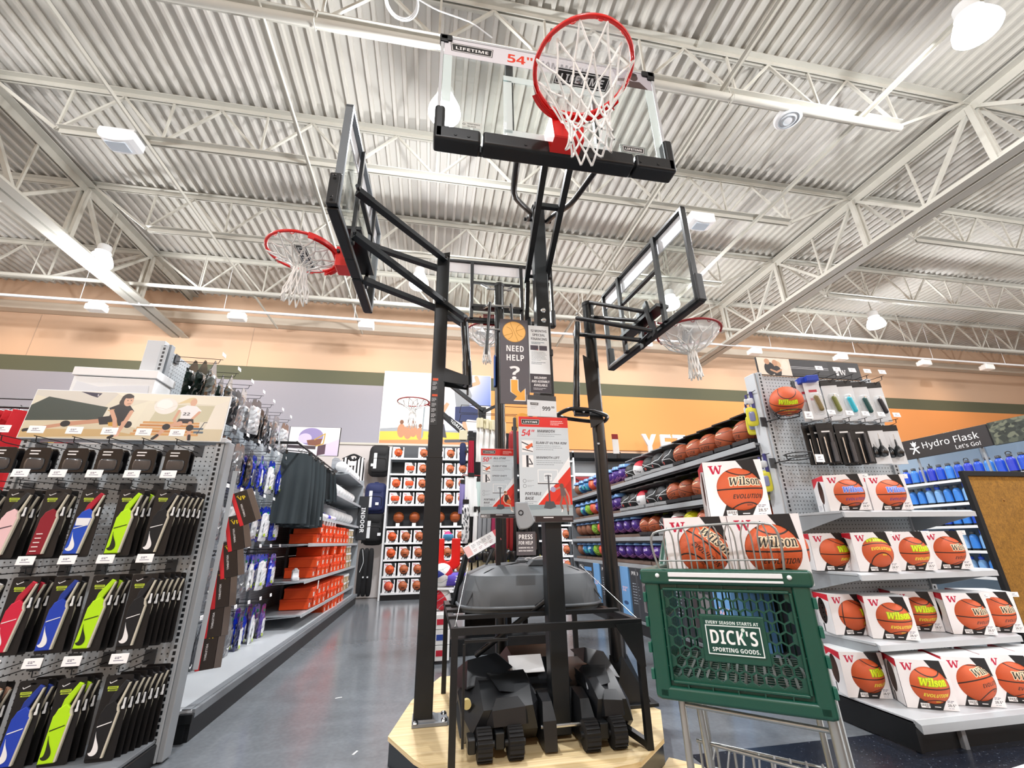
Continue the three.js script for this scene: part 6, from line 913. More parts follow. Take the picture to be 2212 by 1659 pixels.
// ======== platform and stand ========
{
  const wt = canvasTex(512, 512, (x) => { x.fillStyle = '#e6cfa0'; x.fillRect(0, 0, 512, 512); for (let i = 0; i < 220; i++) { const y = rnd() * 512; x.strokeStyle = ['rgba(200,168,112,.25)', 'rgba(240,222,180,.35)', 'rgba(186,150,98,.18)'][i % 3]; x.lineWidth = 1 + rnd() * 4; x.beginPath(); x.moveTo(0, y); x.bezierCurveTo(170, y + rr(-14, 14), 340, y + rr(-14, 14), 512, y + rr(-8, 8)); x.stroke(); } });
  wt.wrapS = wt.wrapT = THREE.RepeatWrapping; const wm = map(wt, 0.5);
  const t = thing('display_platform', 'low pale plywood platform with clipped corners and black sides under the hoops', 'platform', [0, 0, 0]);
  const P = [[-0.165, 2.9], [-0.06, 3.45], [0.14, 3.95], [1.1, 3.95], [1.29, 3.35], [1.43, 2.92], [1.25, 2.55], [1.02, 2.34], [0.24, 2.22], [-0.02, 2.6]];
  part(t, 'top_sheet', extr(poly(P), 0.02).rotateX(-Math.PI / 2).translate(0, 0.11, 0), wm); part(t, 'black_side', extr(poly(P.map(([x, z]) => [0.64 + (x - 0.64) * 0.99, 3.1 + (z - 3.1) * 0.99])), 0.108).rotateX(-Math.PI / 2).translate(0, 0.001, 0), M.blackGloss);
  const f = thing('front_sheet', 'low pale plywood sheet lying on the floor in front of the hoop platform', 'board', [0, 0, 0]); part(f, 'sheet', extr(poly([[-0.02, 2.15], [0.0, 2.5], [0.24, 2.2], [1.02, 2.32], [1.3, 2.62], [1.42, 2.5], [1.3, 1.9], [0.1, 1.85]]), 0.02).rotateX(-Math.PI / 2).translate(0, 0.001, 0), wm);
  const s = thing('display_stand', 'black square-tube table frame holding the grey upturned base over the hoop platform', 'stand', [0, 0, 0]), Y = 0.685;
  const leg = (x, z, y0 = 0.13) => part(s, 'leg', bar([x, y0, z], [x, Y, z], 0.032), M.black);
  leg(0.15, -2.45); leg(1.12, -2.45); leg(0.15, -3.55); leg(1.12, -3.55); leg(0.98, -3.52);
  part(s, 'front_rail', bar([0.13, Y, -2.45], [1.14, Y, -2.45], 0.034), M.black); part(s, 'back_rail', bar([0.13, Y, -3.55], [1.14, Y, -3.55], 0.034), M.black); part(s, 'side_rail', bar([0.15, Y, -2.45], [0.15, Y, -3.55], 0.034), M.black); part(s, 'side_rail', bar([1.12, Y, -2.45], [1.12, Y, -3.55], 0.034), M.black);
  for (const z of [-2.75, -3.0, -3.25]) part(s, 'slat', bar([0.13, Y + 0.02, z], [1.14, Y + 0.02, z], 0.05, 0.02), M.black);
  part(s, 'gusset', extr(poly([[0, 0], [-0.15, 0], [-0.03, -0.2], [0, -0.2]]), 0.006).translate(1.135, Y, -2.43), M.black); part(s, 'inner_frame', [bar([0.2, Y - 0.06, -2.47], [0.2, 0.2, -2.47], 0.012), bar([0.2, Y - 0.05, -2.47], [0.42, Y - 0.05, -2.47], 0.012)], M.black); part(s, 'foot_rail', bar([1.12, 0.15, -2.45], [1.0, 0.2, -2.75], 0.03), M.black);
  part(s, 'guy_wire', [rod([0.15, Y + 0.02, -2.45], [0.25, 0.95, -2.95], 0.0025, 5), rod([1.12, Y + 0.02, -2.45], [1.0, 0.94, -2.95], 0.0025, 5)], M.chrome);
  const u = thing('upturned_tank', 'dark grey moulded hoop base lying upside down on the black stand', 'base', [0.66, 0.705, -3.14]);
  const ring = (k, y, n = 28) => Array.from({ length: n }, (_, i) => { const a = i / n * 6.283, c = Math.cos(a), q = Math.sin(a), e = 0.55; return [Math.sign(c) * Math.abs(c) ** e * 0.46 * k, y, Math.sign(q) * Math.abs(q) ** e * 0.36 * k]; });
  part(u, 'shell', toCreasedNormals(hull([...ring(0.97, 0), ...ring(1.0, 0.03), ...ring(0.97, 0.12), ...ring(0.86, 0.2), ...ring(0.6, 0.25), ...ring(0.3, 0.262)]), 0.5), M.hullGrey);
  part(u, 'rim_edge', tube(ring(1.005, 0.03).filter((_, i) => i % 1 === 0), 0.01, 6, 90, true), std('#5d6266', 0.45));
  part(u, 'top_ridge', [extr(poly([[-0.1, 0], [0.1, 0], [0.07, 0.03], [-0.07, 0.03]]), 0.5, 0.004).translate(0.08, 0.252, -0.28), rbox(0.3, 0.02, 0.1, 0.1, 0.27, 0.02, 0.006)], M.hullGrey); part(u, 'strap', [tube([[-0.42, 0.05, 0.3], [-0.3, 0.22, 0.22], [0, 0.272, 0.12], [0.3, 0.22, 0.22], [0.42, 0.05, 0.3]], 0.004, 5), tube([[-0.44, 0.08, -0.1], [-0.2, 0.25, -0.05], [0.2, 0.25, -0.05], [0.44, 0.08, -0.1]], 0.004, 5)], M.black); part(u, 'cable_tie', [new THREE.TorusGeometry(0.02, 0.003, 5, 14).rotateX(1.2).translate(0.0, 0.285, 0.1), tube([[0.02, 0.28, 0.1], [0.08, 0.3, 0.1], [0.14, 0.29, 0.1], [0.17, 0.34, 0.1]], 0.004, 5)], M.white, 'white cable ties');
  const cr = thing('support_rod', 'thin black rods rising from the stand to the slanted price strip', 'rod', [0, 0, 0]); part(cr, 'rod', bar([0.18, 0.72, -3.15], [0.26, 1.02, -3.2], 0.03), M.black); part(cr, 'rod', rod([0.34, 0.86, -3.1], [0.45, 1.06, -3.2], 0.008, 6), M.black);
}
// ======== signs on the hoop display ========
{
  const sign = (name, label, tex, w, h, [x, y, z], ry = 0, th = 0.006, back = M.white) => { const o = thing(name, label, 'sign', [x, y, z], ry); part(o, 'board', rbox(w, h, th, 0, 0, 0, 0.002), back); part(o, 'print', planarUV(new THREE.PlaneGeometry(w - 0.002, h - 0.002).translate(0, 0, th / 2 + 0.0006), -w / 2, -h / 2, w, h), map(tex, 0.4)); return o; };
  const need = canvasTex(200, 620, (x, w, h) => { x.fillStyle = '#5b585e'; x.fillRect(0, 0, w, h); disc(x, '#f7c06a', 100, 96, 82, 78); x.strokeStyle = '#b97a20'; x.lineWidth = 3; x.beginPath(); x.ellipse(100, 96, 82, 78, 0, 0, 7); x.stroke(); lineP(x, '#b97a20', 3, [[72, 24], [128, 168]]); x.beginPath(); x.arc(40, 110, 48, -1.4, 1.2); x.stroke(); x.beginPath(); x.arc(164, 82, 48, 1.7, 4.4); x.stroke(); lineP(x, '#b97a20', 3, [[30, 130], [88, 108]]); lineP(x, '#b97a20', 3, [[118, 88], [172, 66]]); txt(x, 'NEED', 104, 224, 60, '#fbfbfb', { w: 130 }); txt(x, 'HELP', 104, 292, 60, '#fbfbfb', { w: 130 }); txt(x, '?', 100, 400, 130, '#fbfbfb', { w: 78 }); const ar = (k, c) => fillP(x, c, [[72 - k, 452 - k], [118 + k, 452 - k], [118 + k, 522], [136, 540], [166 + k, 512 - k], [166 + k, 592 + k], [92 - k, 592 + k], [112, 566], [72 - k, 536]]); ar(5, '#fbfbfb'); ar(0, '#f2b04a'); });
  sign('help_sign', 'grey upright sign with an orange basketball reading NEED HELP and a down arrow', need, 0.196, 0.62, [0.515, 2.25, -2.63], 0, 0.006, M.greyDark);
  const fin = canvasTex(200, 650, (x, w, h) => { x.fillStyle = '#e9eff2'; x.fillRect(0, 0, w, h); txt(x, '12 MONTHS', 100, 54, 34, '#1d1e24', { w: 160 }); txt(x, 'SPECIAL', 100, 94, 34, '#1d1e24', { w: 126 }); txt(x, 'FINANCING', 100, 134, 34, '#1d1e24', { w: 160 }); greek(x, 24, 166, 150, 2, 12, '#4a6a7a', 6); x.fillStyle = '#4a4552'; x.fillRect(14, 200, 76, 46); x.fillRect(100, 200, 76, 46); x.fillStyle = '#c94b4b'; x.fillRect(76, 238, 12, 6); greek(x, 22, 262, 150, 7, 13, '#aab4ba', 6); greek(x, 20, 362, 160, 2, 14, '#3f5360', 5); x.fillStyle = '#e9eff2'; x.fillRect(60, 400, 70, 60); x.fillStyle = '#3e3c44'; x.fillRect(0, 474, w, 176); txt(x, 'DELIVERY', 100, 510, 30, '#f4f4f4', { w: 120 }); txt(x, 'AND ASSEMBLY', 100, 544, 30, '#f4f4f4', { w: 170 }); txt(x, 'AVAILABLE', 100, 578, 30, '#f4f4f4', { w: 130 }); greek(x, 30, 604, 140, 2, 12, '#d0d0d4', 5); });
  sign('financing_sign', 'narrow white and dark sign about special financing strapped to the tall front pole', fin, 0.145, 0.5, [0.69, 2.275, -2.632]);
  const price = canvasTex(260, 190, (x) => { x.fillStyle = '#dfe4e8'; x.fillRect(0, 0, 260, 190); x.fillStyle = '#3f4144'; x.fillRect(0, 0, 260, 46); lifeLogo(x, 62, 80, 70, 20); greek(x, 30, 104, 66, 2, 14, '#9aa2a8', 3); x.fillStyle = '#c2c8cc'; x.fillRect(112, 66, 2, 120); txt(x, '999', 168, 118, 50, '#1c1d20', { w: 74 }); txt(x, '99', 226, 104, 26, '#1c1d20', {}); });
  sign('price_sign', 'white price card reading 999.99 with a dark top edge on the tall front pole', price, 0.2, 0.145, [0.688, 1.93, -2.615], 0.06);
  const poster = (big) => canvasTex(420, 860, (x, w, h) => {
    x.fillStyle = '#cfd9df'; x.fillRect(0, 0, w, h); x.fillStyle = '#df2f2b'; x.fillRect(0, 0, w, 90); lifeLogo(x, 100, 46, 150, 40); greek(x, 270, 32, 120, 3, 15, '#f6d8d4', 7);
    txt(x, big ? '54"' : '50"', 78, 142, 78, '#d8323c', { w: 108, skew: 0.2 }); txt(x, big ? 'MAMMOTH' : 'ALL-STAR', 230, 124, 34, '#26262c', { w: 150, skew: 0.2 }); greek(x, 154, 148, 240, 2, 16, '#8d979e', 5); x.fillStyle = '#b5c0c8'; x.fillRect(10, 190, 400, 2);
    for (const [y, a] of [[206, big ? 'SLAM-IT ULTRA RIM' : 'SLAM-IT RIM'], [330, big ? 'MAMMOTH LIFT' : 'SPEED SHIFT']]) { x.fillStyle = '#f4f6f7'; x.fillRect(24, y, 92, 100); txt(x, a, 140, y + 18, 27, '#26262c', { align: 'left', skew: 0.2, w: Math.min(260, a.length * 16) }); greek(x, 140, y + 42, 240, 3, 16, '#8d979e', 5); }
    lineP(x, '#3a3d42', 9, [[26, 222], [112, 260]]); lineP(x, '#3a3d42', 7, [[30, 280], [110, 300]]); fillP(x, '#e0683f', [[50, 262], [110, 226], [114, 250], [70, 284]]); x.fillStyle = '#2c2e36'; x.fillRect(58, 332, 18, 96); lineP(x, '#2c2e36', 8, [[76, 404], [108, 404], [84, 360]]);
    fillP(x, '#eef2f4', [[400, 360], [420, 330], [420, 430], [240, 730], [130, 730]]); fillP(x, '#dd3424', [[420, 420], [420, 740], [130, 740]]); fillP(x, '#c62a1c', [[420, 520], [420, 600], [330, 700], [280, 700]]);
    x.strokeStyle = '#f7fafb'; x.lineWidth = 5; x.strokeRect(150, 450, 160, 104); x.strokeRect(202, 482, 56, 50); lineP(x, '#3a3d42', 8, [[148, 560], [314, 560]]); lineP(x, '#55585e', 6, [[206, 500], [230, 494], [254, 500]]); lineP(x, '#4c4f56', 12, [[232, 500], [236, 720]]);
    x.fillStyle = '#8fa0a6'; x.fillRect(0, 726, w, 90); fillP(x, '#a9b6bb', [[0, 770], [420, 750], [420, 816], [0, 816]]); fillP(x, '#4e5257', [[186, 752], [204, 700], [268, 700], [286, 744], [240, 760]]);
    txt(x, 'PORTABLE', 40, 640, 32, '#26262c', { align: 'left', skew: 0.2, w: 130 }); txt(x, 'BASE', 40, 676, 32, '#26262c', { align: 'left', skew: 0.2, w: 70 }); greek(x, 40, 700, 110, 2, 14, '#8d979e', 5); for (const y of [540, 580]) { x.strokeStyle = '#6a737a'; x.lineWidth = 3; x.beginPath(); x.arc(40, y, 13, 0, 7); x.stroke(); greek(x, 62, y - 6, 60, 2, 9, '#8d979e', 3); }
    if (big) { disc(x, '#a9a3c4', 268, 606, 22); lineP(x, '#b98a78', 14, [[292, 604], [320, 590], [340, 600]]); disc(x, '#6d5148', 338, 578, 17, 20); fillP(x, '#6a5a5c', [[324, 596], [366, 590], [372, 660], [330, 668]]); lineP(x, '#b58d80', 13, [[366, 604], [392, 660], [398, 730]]); lineP(x, '#8a665a', 16, [[340, 664], [322, 720], [338, 762]]); lineP(x, '#8a665a', 16, [[360, 660], [376, 720], [380, 776]]); lineP(x, '#f2f2f2', 9, [[336, 764], [330, 780]]); lineP(x, '#34363a', 10, [[380, 780], [380, 800]]); }
    else { disc(x, '#e2b79a', 300, 560, 17, 20); disc(x, '#8a5a3a', 292, 548, 16, 12); fillP(x, '#3a2c24', [[276, 584], [330, 580], [336, 664], [286, 672]]); lineP(x, '#e2b79a', 13, [[280, 592], [272, 650], [296, 690]]); lineP(x, '#e2b79a', 13, [[328, 592], [352, 640], [340, 664]]); disc(x, '#d4692e', 336, 664, 26); lineP(x, '#e2b79a', 15, [[300, 690], [350, 706], [372, 770]]); lineP(x, '#f2f2f2', 14, [[366, 776], [384, 786]]); }
    x.fillStyle = '#2c2224'; x.fillRect(0, 812, w, 48); x.fillStyle = '#77787a'; x.fillRect(8, 816, 108, 40); txt(x, 'BILT.', 46, 838, 34, '#f4f4f4', { w: 70 }); x.fillStyle = '#eee'; x.fillRect(180, 820, 80, 8); x.fillStyle = '#6a6264'; x.fillRect(330, 826, 80, 18);
  });
  sign('product_poster', 'larger red and pale poster headed 54" with a dribbling player', poster(true), 0.325, 0.645, [0.688, 1.528, -2.6]);
  const p2 = sign('product_poster', 'smaller red and pale poster headed 50" with a seated player', poster(false), 0.245, 0.47, [0.455, 1.487, -3.0]); part(p2, 'post', [box(0.03, 0.55, 0.02, 0.0, -0.5, -0.015)], M.black);
  const press = canvasTex(200, 220, (x) => { x.fillStyle = '#5a575c'; x.fillRect(0, 0, 200, 220); txt(x, 'PRESS', 96, 50, 60, '#fafafa', { w: 150 }); txt(x, 'FOR HELP', 96, 104, 44, '#fafafa', { w: 150 }); txt(x, 'SOMEONE WILL BE', 96, 148, 20, '#fafafa', { w: 150 }); txt(x, 'WITH YOU SHORTLY', 96, 176, 20, '#fafafa', { w: 150 }); });
  const ps = sign('press_sign', 'small dark sign reading PRESS FOR HELP below the call button', press, 0.115, 0.13, [0.56, 1.09, -2.62], 0, 0.005, M.greyDark); part(ps, 'clip', rbox(0.008, 0.09, 0.012, 0.058, 0.01, 0.004, 0.002), M.clear);
  const bt = thing('call_button', 'grey rounded call-button housing with a round white ring left of the larger poster', 'button', [0.535, 1.235, -2.625]); part(bt, 'housing', extr((() => { const s = new THREE.Shape(); s.moveTo(-0.03, 0.08); s.lineTo(0.03, 0.08); s.lineTo(0.07, -0.02); s.quadraticCurveTo(0.04, -0.07, -0.01, -0.06); s.quadraticCurveTo(-0.03, -0.04, -0.03, 0.08); return s; })(), 0.03, 0.006), M.grey); part(bt, 'button_ring', new THREE.TorusGeometry(0.013, 0.003, 6, 18).translate(-0.008, 0.025, 0.037), M.black); part(bt, 'side_rail', rbox(0.02, 0.62, 0.02, -0.025, 0.31, -0.02, 0.006), M.greyDark, 'dark upright rail'); part(bt, 'top_disc', new THREE.CylinderGeometry(0.055, 0.055, 0.01, 24).rotateX(Math.PI / 2).translate(0.03, 0.6, -0.035), std('#f2b04a', 0.5), 'orange disc');
  const strip = canvasTex(320, 100, (x) => { x.fillStyle = '#eef0f1'; x.fillRect(0, 0, 320, 100); x.fillStyle = '#e9b8b4'; x.fillRect(0, 10, 54, 80); x.fillStyle = '#d2545a'; x.fillRect(286, 0, 34, 100); for (const a of [70, 120, 170, 220]) { greek(x, a, 20, 40, 3, 11, '#8d8a90', 5); greek(x, a, 62, 36, 2, 11, '#b28a94', 5); } });
  const sl = sign('slanted_sign', 'white price strip with red end tilted steeply over the upturned base', strip, 0.27, 0.085, [0.37, 1.09, -3.2], 0, 0.014, M.greyMid); sl.rotation.z = 0.5; sl.rotation.x = -0.35;
  const pc = thing('rate_card', 'small red-topped card on the right-hand round post', 'card', [1.36, 1.78, -3.03]); part(pc, 'card', rbox(0.05, 0.14, 0.004, 0, 0, 0, 0.001), M.white); part(pc, 'red_top', rbox(0.05, 0.04, 0.005, 0, 0.06, 0.0005, 0.001), M.redDark); part(pc, 'holder', rbox(0.03, 0.05, 0.02, 0.02, -0.08, -0.01, 0.003), M.black);
}
// ======== accessory rack behind the hoops ========
{
  const t = thing('wire_rack', 'black wire rack hung with nets, towels and socks behind the hoop display', 'rack', [0.75, 0, -5.5]);
  part(t, 'core', [rbox(0.5, 2.45, 0.06, 0, 1.25, -0.12, 0.006), rbox(0.06, 2.45, 0.06, -0.27, 1.25, -0.05, 0.006), rbox(0.06, 2.45, 0.06, 0.4, 1.25, -0.05, 0.006)], M.blackMatt); part(t, 'base', rbox(1.1, 0.16, 0.7, 0.05, 0.08, 0, 0.01), M.black);
  part(t, 'basket', [2.62, 2.74].flatMap((y) => [rod([-0.42, y, 0.25], [0.5, y, 0.25], 0.004, 5), rod([-0.42, y, -0.1], [0.5, y, -0.1], 0.004, 5), rod([-0.42, y, 0.25], [-0.42, y, -0.1], 0.004, 5), rod([0.5, y, 0.25], [0.5, y, -0.1], 0.004, 5)]), M.black);
  for (const [x, y] of [[-0.15, 2.55], [0.1, 2.55], [0.35, 2.45], [-0.35, 2.1], [-0.1, 2.0], [0.15, 1.95], [-0.2, 1.6], [0.1, 1.6], [0.35, 1.6], [0.0, 1.0], [0.3, 1.0]]) part(t, 'arm', [rod([x, y, -0.1], [x, y + 0.02, 0.3], 0.005, 5), rbox(0.04, 0.03, 0.003, x, y + 0.03, 0.32, 0.001)], M.black);
  part(t, 'red_wire', [rod([-0.38, 1.86, 0.28], [0.1, 1.84, 0.28], 0.006, 5), rod([-0.38, 1.86, 0.28], [-0.38, 1.86, 0], 0.006, 5), rod([0.1, 1.84, 0.28], [0.1, 1.84, 0], 0.006, 5)], M.redDark);
  const cord = mergeGeometries([0, 1, 2, 3, 4].flatMap((i) => [plain(tube([[(i - 2) * 0.007, -0.11, 0], [(i - 2) * 0.009 + 0.002, -0.2, 0.006], [(i - 2) * 0.008 - 0.002, -0.32, -0.004], [(i - 2) * 0.009, -0.46, 0.005], [(i - 2) * 0.01, -0.54, 0]], 0.0062, 5, 14))])), head = rbox(0.034, 0.13, 0.06, 0, -0.055, 0, 0.006); let n0;
  for (let i = 0; i < 10; i++) { const l = `white net bunched under a cream card, ${ORD[i]} from left on top of the wire rack`; let o; if (!n0) { o = n0 = thing('net_pack', l, 'net'); part(o, 'cords', cord, M.net); part(o, 'header_card', head, M.cream); } else o = copy(n0, null, null, l); o.position.set(0.545 + i * 0.036, 2.56 - i * 0.006, -5.24 + (i % 2) * 0.03); o.rotation.y = 0.15 + (i % 3) * 0.1; }
  let w0; for (let i = 0; i < 8; i++) { const l = `cream net bundle hanging low behind the upturned grey base, ${ORD[i]} from the left`; let o; if (!w0) { o = w0 = thing('cream_net', l, 'net'); part(o, 'bundle', [pillow(0.05, 0.5, 0.06, 1, 6, 9, 0.25).translate(0, -0.25, 0), tube([[0, 0, 0.02], [0.015, -0.12, 0.035], [-0.012, -0.28, 0.03], [0.01, -0.42, 0.035]], 0.007, 5)], M.cream); part(o, 'knot', new THREE.SphereGeometry(0.026, 10, 8).translate(0, -0.18, 0.03), M.cream); } else o = copy(w0, null, null, l); o.position.set(0.46 + i * 0.058, 1.1 + (i % 3) * 0.02, -5.18); o.rotation.z = (i % 3 - 1) * 0.04; }
  const hang = (name, label, cat, geo, mat, pos, turn = 0, extra) => { const o = thing(name, label, cat, pos, turn); part(o, 'cloth', geo, mat); part(o, 'header', rbox(0.07, 0.05, 0.02, 0, 0.02, 0, 0.003), M.black); if (extra) extra(o); return o; };
  hang('socks', 'pair of dark socks on a tan card beside the white nets', 'socks', pillow(0.08, 0.28, 0.05, 1, 6, 8).translate(0, -0.17, 0), M.navy, [0.36, 2.28, -5.22], 0, (o) => part(o, 'card', rbox(0.1, 0.12, 0.01, 0, 0.06, 0.02, 0.002), M.cream));
  hang('towel', 'red folded towel hanging beside the white nets', 'towel', wavy(0.07, 0.4, 0.01, 2, 1), std('#a01030', 0.85), [0.46, 2.27, -5.2], 0.1);
  hang('towel', 'white ribbed towel hanging in the middle of the wire rack', 'towel', wavy(0.16, 0.45, 0.014, 2, 2), M.white, [0.46, 1.83, -5.15], 0.1); hang('towel', 'pale lilac towel left of the white ribbed towel on the wire rack', 'towel', wavy(0.1, 0.34, 0.014, 2, 3), std('#8f86c0', 0.8), [0.37, 1.75, -5.15], 0.3); hang('towel', 'pale mint cloth right of the white ribbed towel on the wire rack', 'towel', wavy(0.09, 0.34, 0.014, 2, 4), std('#c4d8d6', 0.8), [0.56, 1.77, -5.15], -0.2);
  hang('camouflage_sleeve', 'black and white patterned sleeve slanting on the lower wire rack', 'sleeve', pillow(0.09, 0.42, 0.05, 5, 6, 9).translate(0, -0.22, 0), (() => { const c = canvasTex(64, 128, (x) => { x.fillStyle = '#e6e8ea'; x.fillRect(0, 0, 64, 128); for (let i = 0; i < 34; i++) disc(x, i % 2 ? '#2c2f33' : '#8b9095', rnd() * 64, rnd() * 128, 3 + rnd() * 7, 2 + rnd() * 5, rnd() * 3); }); return map(c, 0.7); })(), [0.4, 1.52, -5.1], 0.2);
  let u0; for (let i = 0; i < 9; i++) { const c = i < 1 ? 'white' : i < 4 ? 'grey' : i < 6 ? 'raspberry' : 'maroon', l = `${c} leg sleeve hanging straight on the lower wire rack, ${ORD[i]} from the left`; const m = { white: M.white, grey: std('#8b8f94', 0.8), raspberry: std('#a02a56', 0.8), maroon: M.redDark }[c]; const o = thing('leg_sleeve', l, 'sleeve', [0.52 + i * 0.052, 1.45, -5.15]); part(o, 'cloth', pillow(0.05, 0.44, 0.05, i, 6, 8, 0.08).translate(0, -0.23, 0), m); part(o, 'header', rbox(0.05, 0.06, 0.03, 0, 0.01, 0, 0.004), M.black); o.rotation.z = -0.03; void u0; }
  hang('black_bundle', 'dark bundle of black straps across the middle of the wire rack', 'bundle', [0, 1, 2, 3, 4, 5, 6].map((i) => pillow(0.09, 0.12, 0.08, i, 6, 6, 0.3).translate(i * 0.075 - 0.2, -0.05 + (i % 2) * 0.02, (i % 3) * 0.02)), M.blackGloss, [0.68, 1.0, -5.1]);
  for (let i = 0; i < 4; i++) hang('black_garment', `black garment hanging on the right part of the wire rack, ${ORD[i]} from the left`, 'garment', wavy(0.1, 0.55, 0.02, 2, i), i % 2 ? M.blackMatt : M.black, [0.98 + i * 0.08, 1.35, -5.2], 0.2);
  hang('maroon_bag', 'maroon net bag hanging between the round posts at the top of the rack', 'bag', pillow(0.16, 0.42, 0.08, 2, 7, 9, 0.2).translate(0, -0.22, 0), M.redDark, [1.0, 2.42, -5.2], 0, (o) => part(o, 'gathered_top', lathe([[0.05, 0], [0.02, 0.05], [0.015, 0.09], [0.03, 0.12]], 12).translate(0, -0.02, 0), M.clear));
  // things around the foot of the rack
  const ub = thing('red_letter_board', 'red U-shaped display holder with a white tag left of the wire rack', 'holder', [0.22, 0.82, -5.3]); const us = new THREE.Shape(); us.moveTo(-0.13, 0.32); us.lineTo(-0.05, 0.32); us.lineTo(-0.05, 0.12); us.quadraticCurveTo(-0.04, 0.08, 0, 0.08); us.quadraticCurveTo(0.04, 0.08, 0.05, 0.12); us.lineTo(0.05, 0.32); us.lineTo(0.13, 0.32); us.lineTo(0.13, 0.06); us.quadraticCurveTo(0.1, 0, 0, 0); us.quadraticCurveTo(-0.1, 0, -0.13, 0.06); part(ub, 'body', extr(us, 0.08, 0.008), M.red); part(ub, 'tag', rbox(0.1, 0.14, 0.004, -0.16, 0.24, 0.1, 0.001), M.white); part(ub, 'mesh_filling', pillow(0.12, 0.07, 0.05, 2, 6, 6, 0.3).translate(0, 0.34, 0.03), std('#3d8fc0', 0.6));
  const yb = (l, x, z) => { const o = thing('yellow_carton', l, 'carton', [x, 0.78, z]); const s = poly([[-0.17, 0], [0.17, 0], [0.17, 0.15], [0.1, 0.24], [-0.17, 0.24]]); const h = new THREE.Path(); h.absarc(0.04, 0.06, 0.085, 0, 6.2832, true); s.holes.push(h); part(o, 'carton', extr(s, 0.16, 0.002), M.yellow); part(o, 'ball', new THREE.SphereGeometry(0.09, 18, 14).translate(0.04, 0.075, 0.07), std('#2a2a22', 0.5)); part(o, 'print', [box(0.2, 0.012, 0.001, -0.04, 0.2, 0.1625), box(0.18, 0.01, 0.001, -0.05, 0.182, 0.1625)], M.black); };
  yb('bright yellow cut-cornered carton with a dark round window above the upturned base', 1.13, -5.4); yb('second yellow carton partly behind the first one', 0.98, -5.6);
  const lowS = thing('low_shelf', 'low black shelf unit carrying the yellow cartons and the stacked ball cartons', 'shelf', [0.75, 0, -5.45]); part(lowS, 'top', rbox(1.5, 0.03, 0.5, 0.0, 0.762, 0, 0.004), M.black); for (const y of [0.42, 0.1]) part(lowS, 'shelf', rbox(1.5, 0.03, 0.5, 0, y, 0, 0.004), M.black); for (const x of [-0.73, 0.73]) part(lowS, 'side', rbox(0.03, 0.77, 0.5, x, 0.385, 0, 0.004), M.black);
  for (let i = 0; i < 2; i++) { const o = thing('volleyball', `red, white and blue volleyball, ${['lower', 'upper'][i]} of the two left of the black stand`, 'volleyball', [0.14 + i * 0.02, 0.56 + i * 0.22, -5.05]); const b = part(o, 'ball', smallBall, BT.volley); b.rotation.set(i, i * 2, 0.5); part(o, 'tray', rbox(0.24, 0.02, 0.24, 0, -0.125, 0, 0.004), M.white); }
  for (let i = 0; i < 3; i++) { const o = thing('ball_carton', `white printed ball carton with blue panel, ${['bottom', 'middle', 'top'][i]} of the small stack left of the stand`, 'carton', [0.13, 0.03 + i * 0.135, -5.0]); part(o, 'box', rbox(0.24, 0.13, 0.24, 0, 0.065, 0, 0.003), M.white); part(o, 'print', [box(0.1, 0.05, 0.002, 0.04, 0.065, 0.121), disc3()], i % 2 ? std('#24449c', 0.5) : std('#c2213a', 0.5)); }
  function disc3() { return new THREE.CylinderGeometry(0.03, 0.03, 0.003, 18).rotateX(Math.PI / 2).translate(-0.06, 0.065, 0.121); }
  const pb = thing('purple_pack', 'purple soft pack with white stripes on the stack left of the stand', 'pack', [0.3, 0.9 - 0.16, -5.02]); part(pb, 'pouch', pillow(0.26, 0.13, 0.16, 3, 7, 7, 0.15), std('#5a48b8', 0.6)); part(pb, 'stripes', [0, 1, 2].map((i) => box(0.06, 0.014, 0.003, 0.02, 0.03 - i * 0.024, 0.082)), M.white);
}
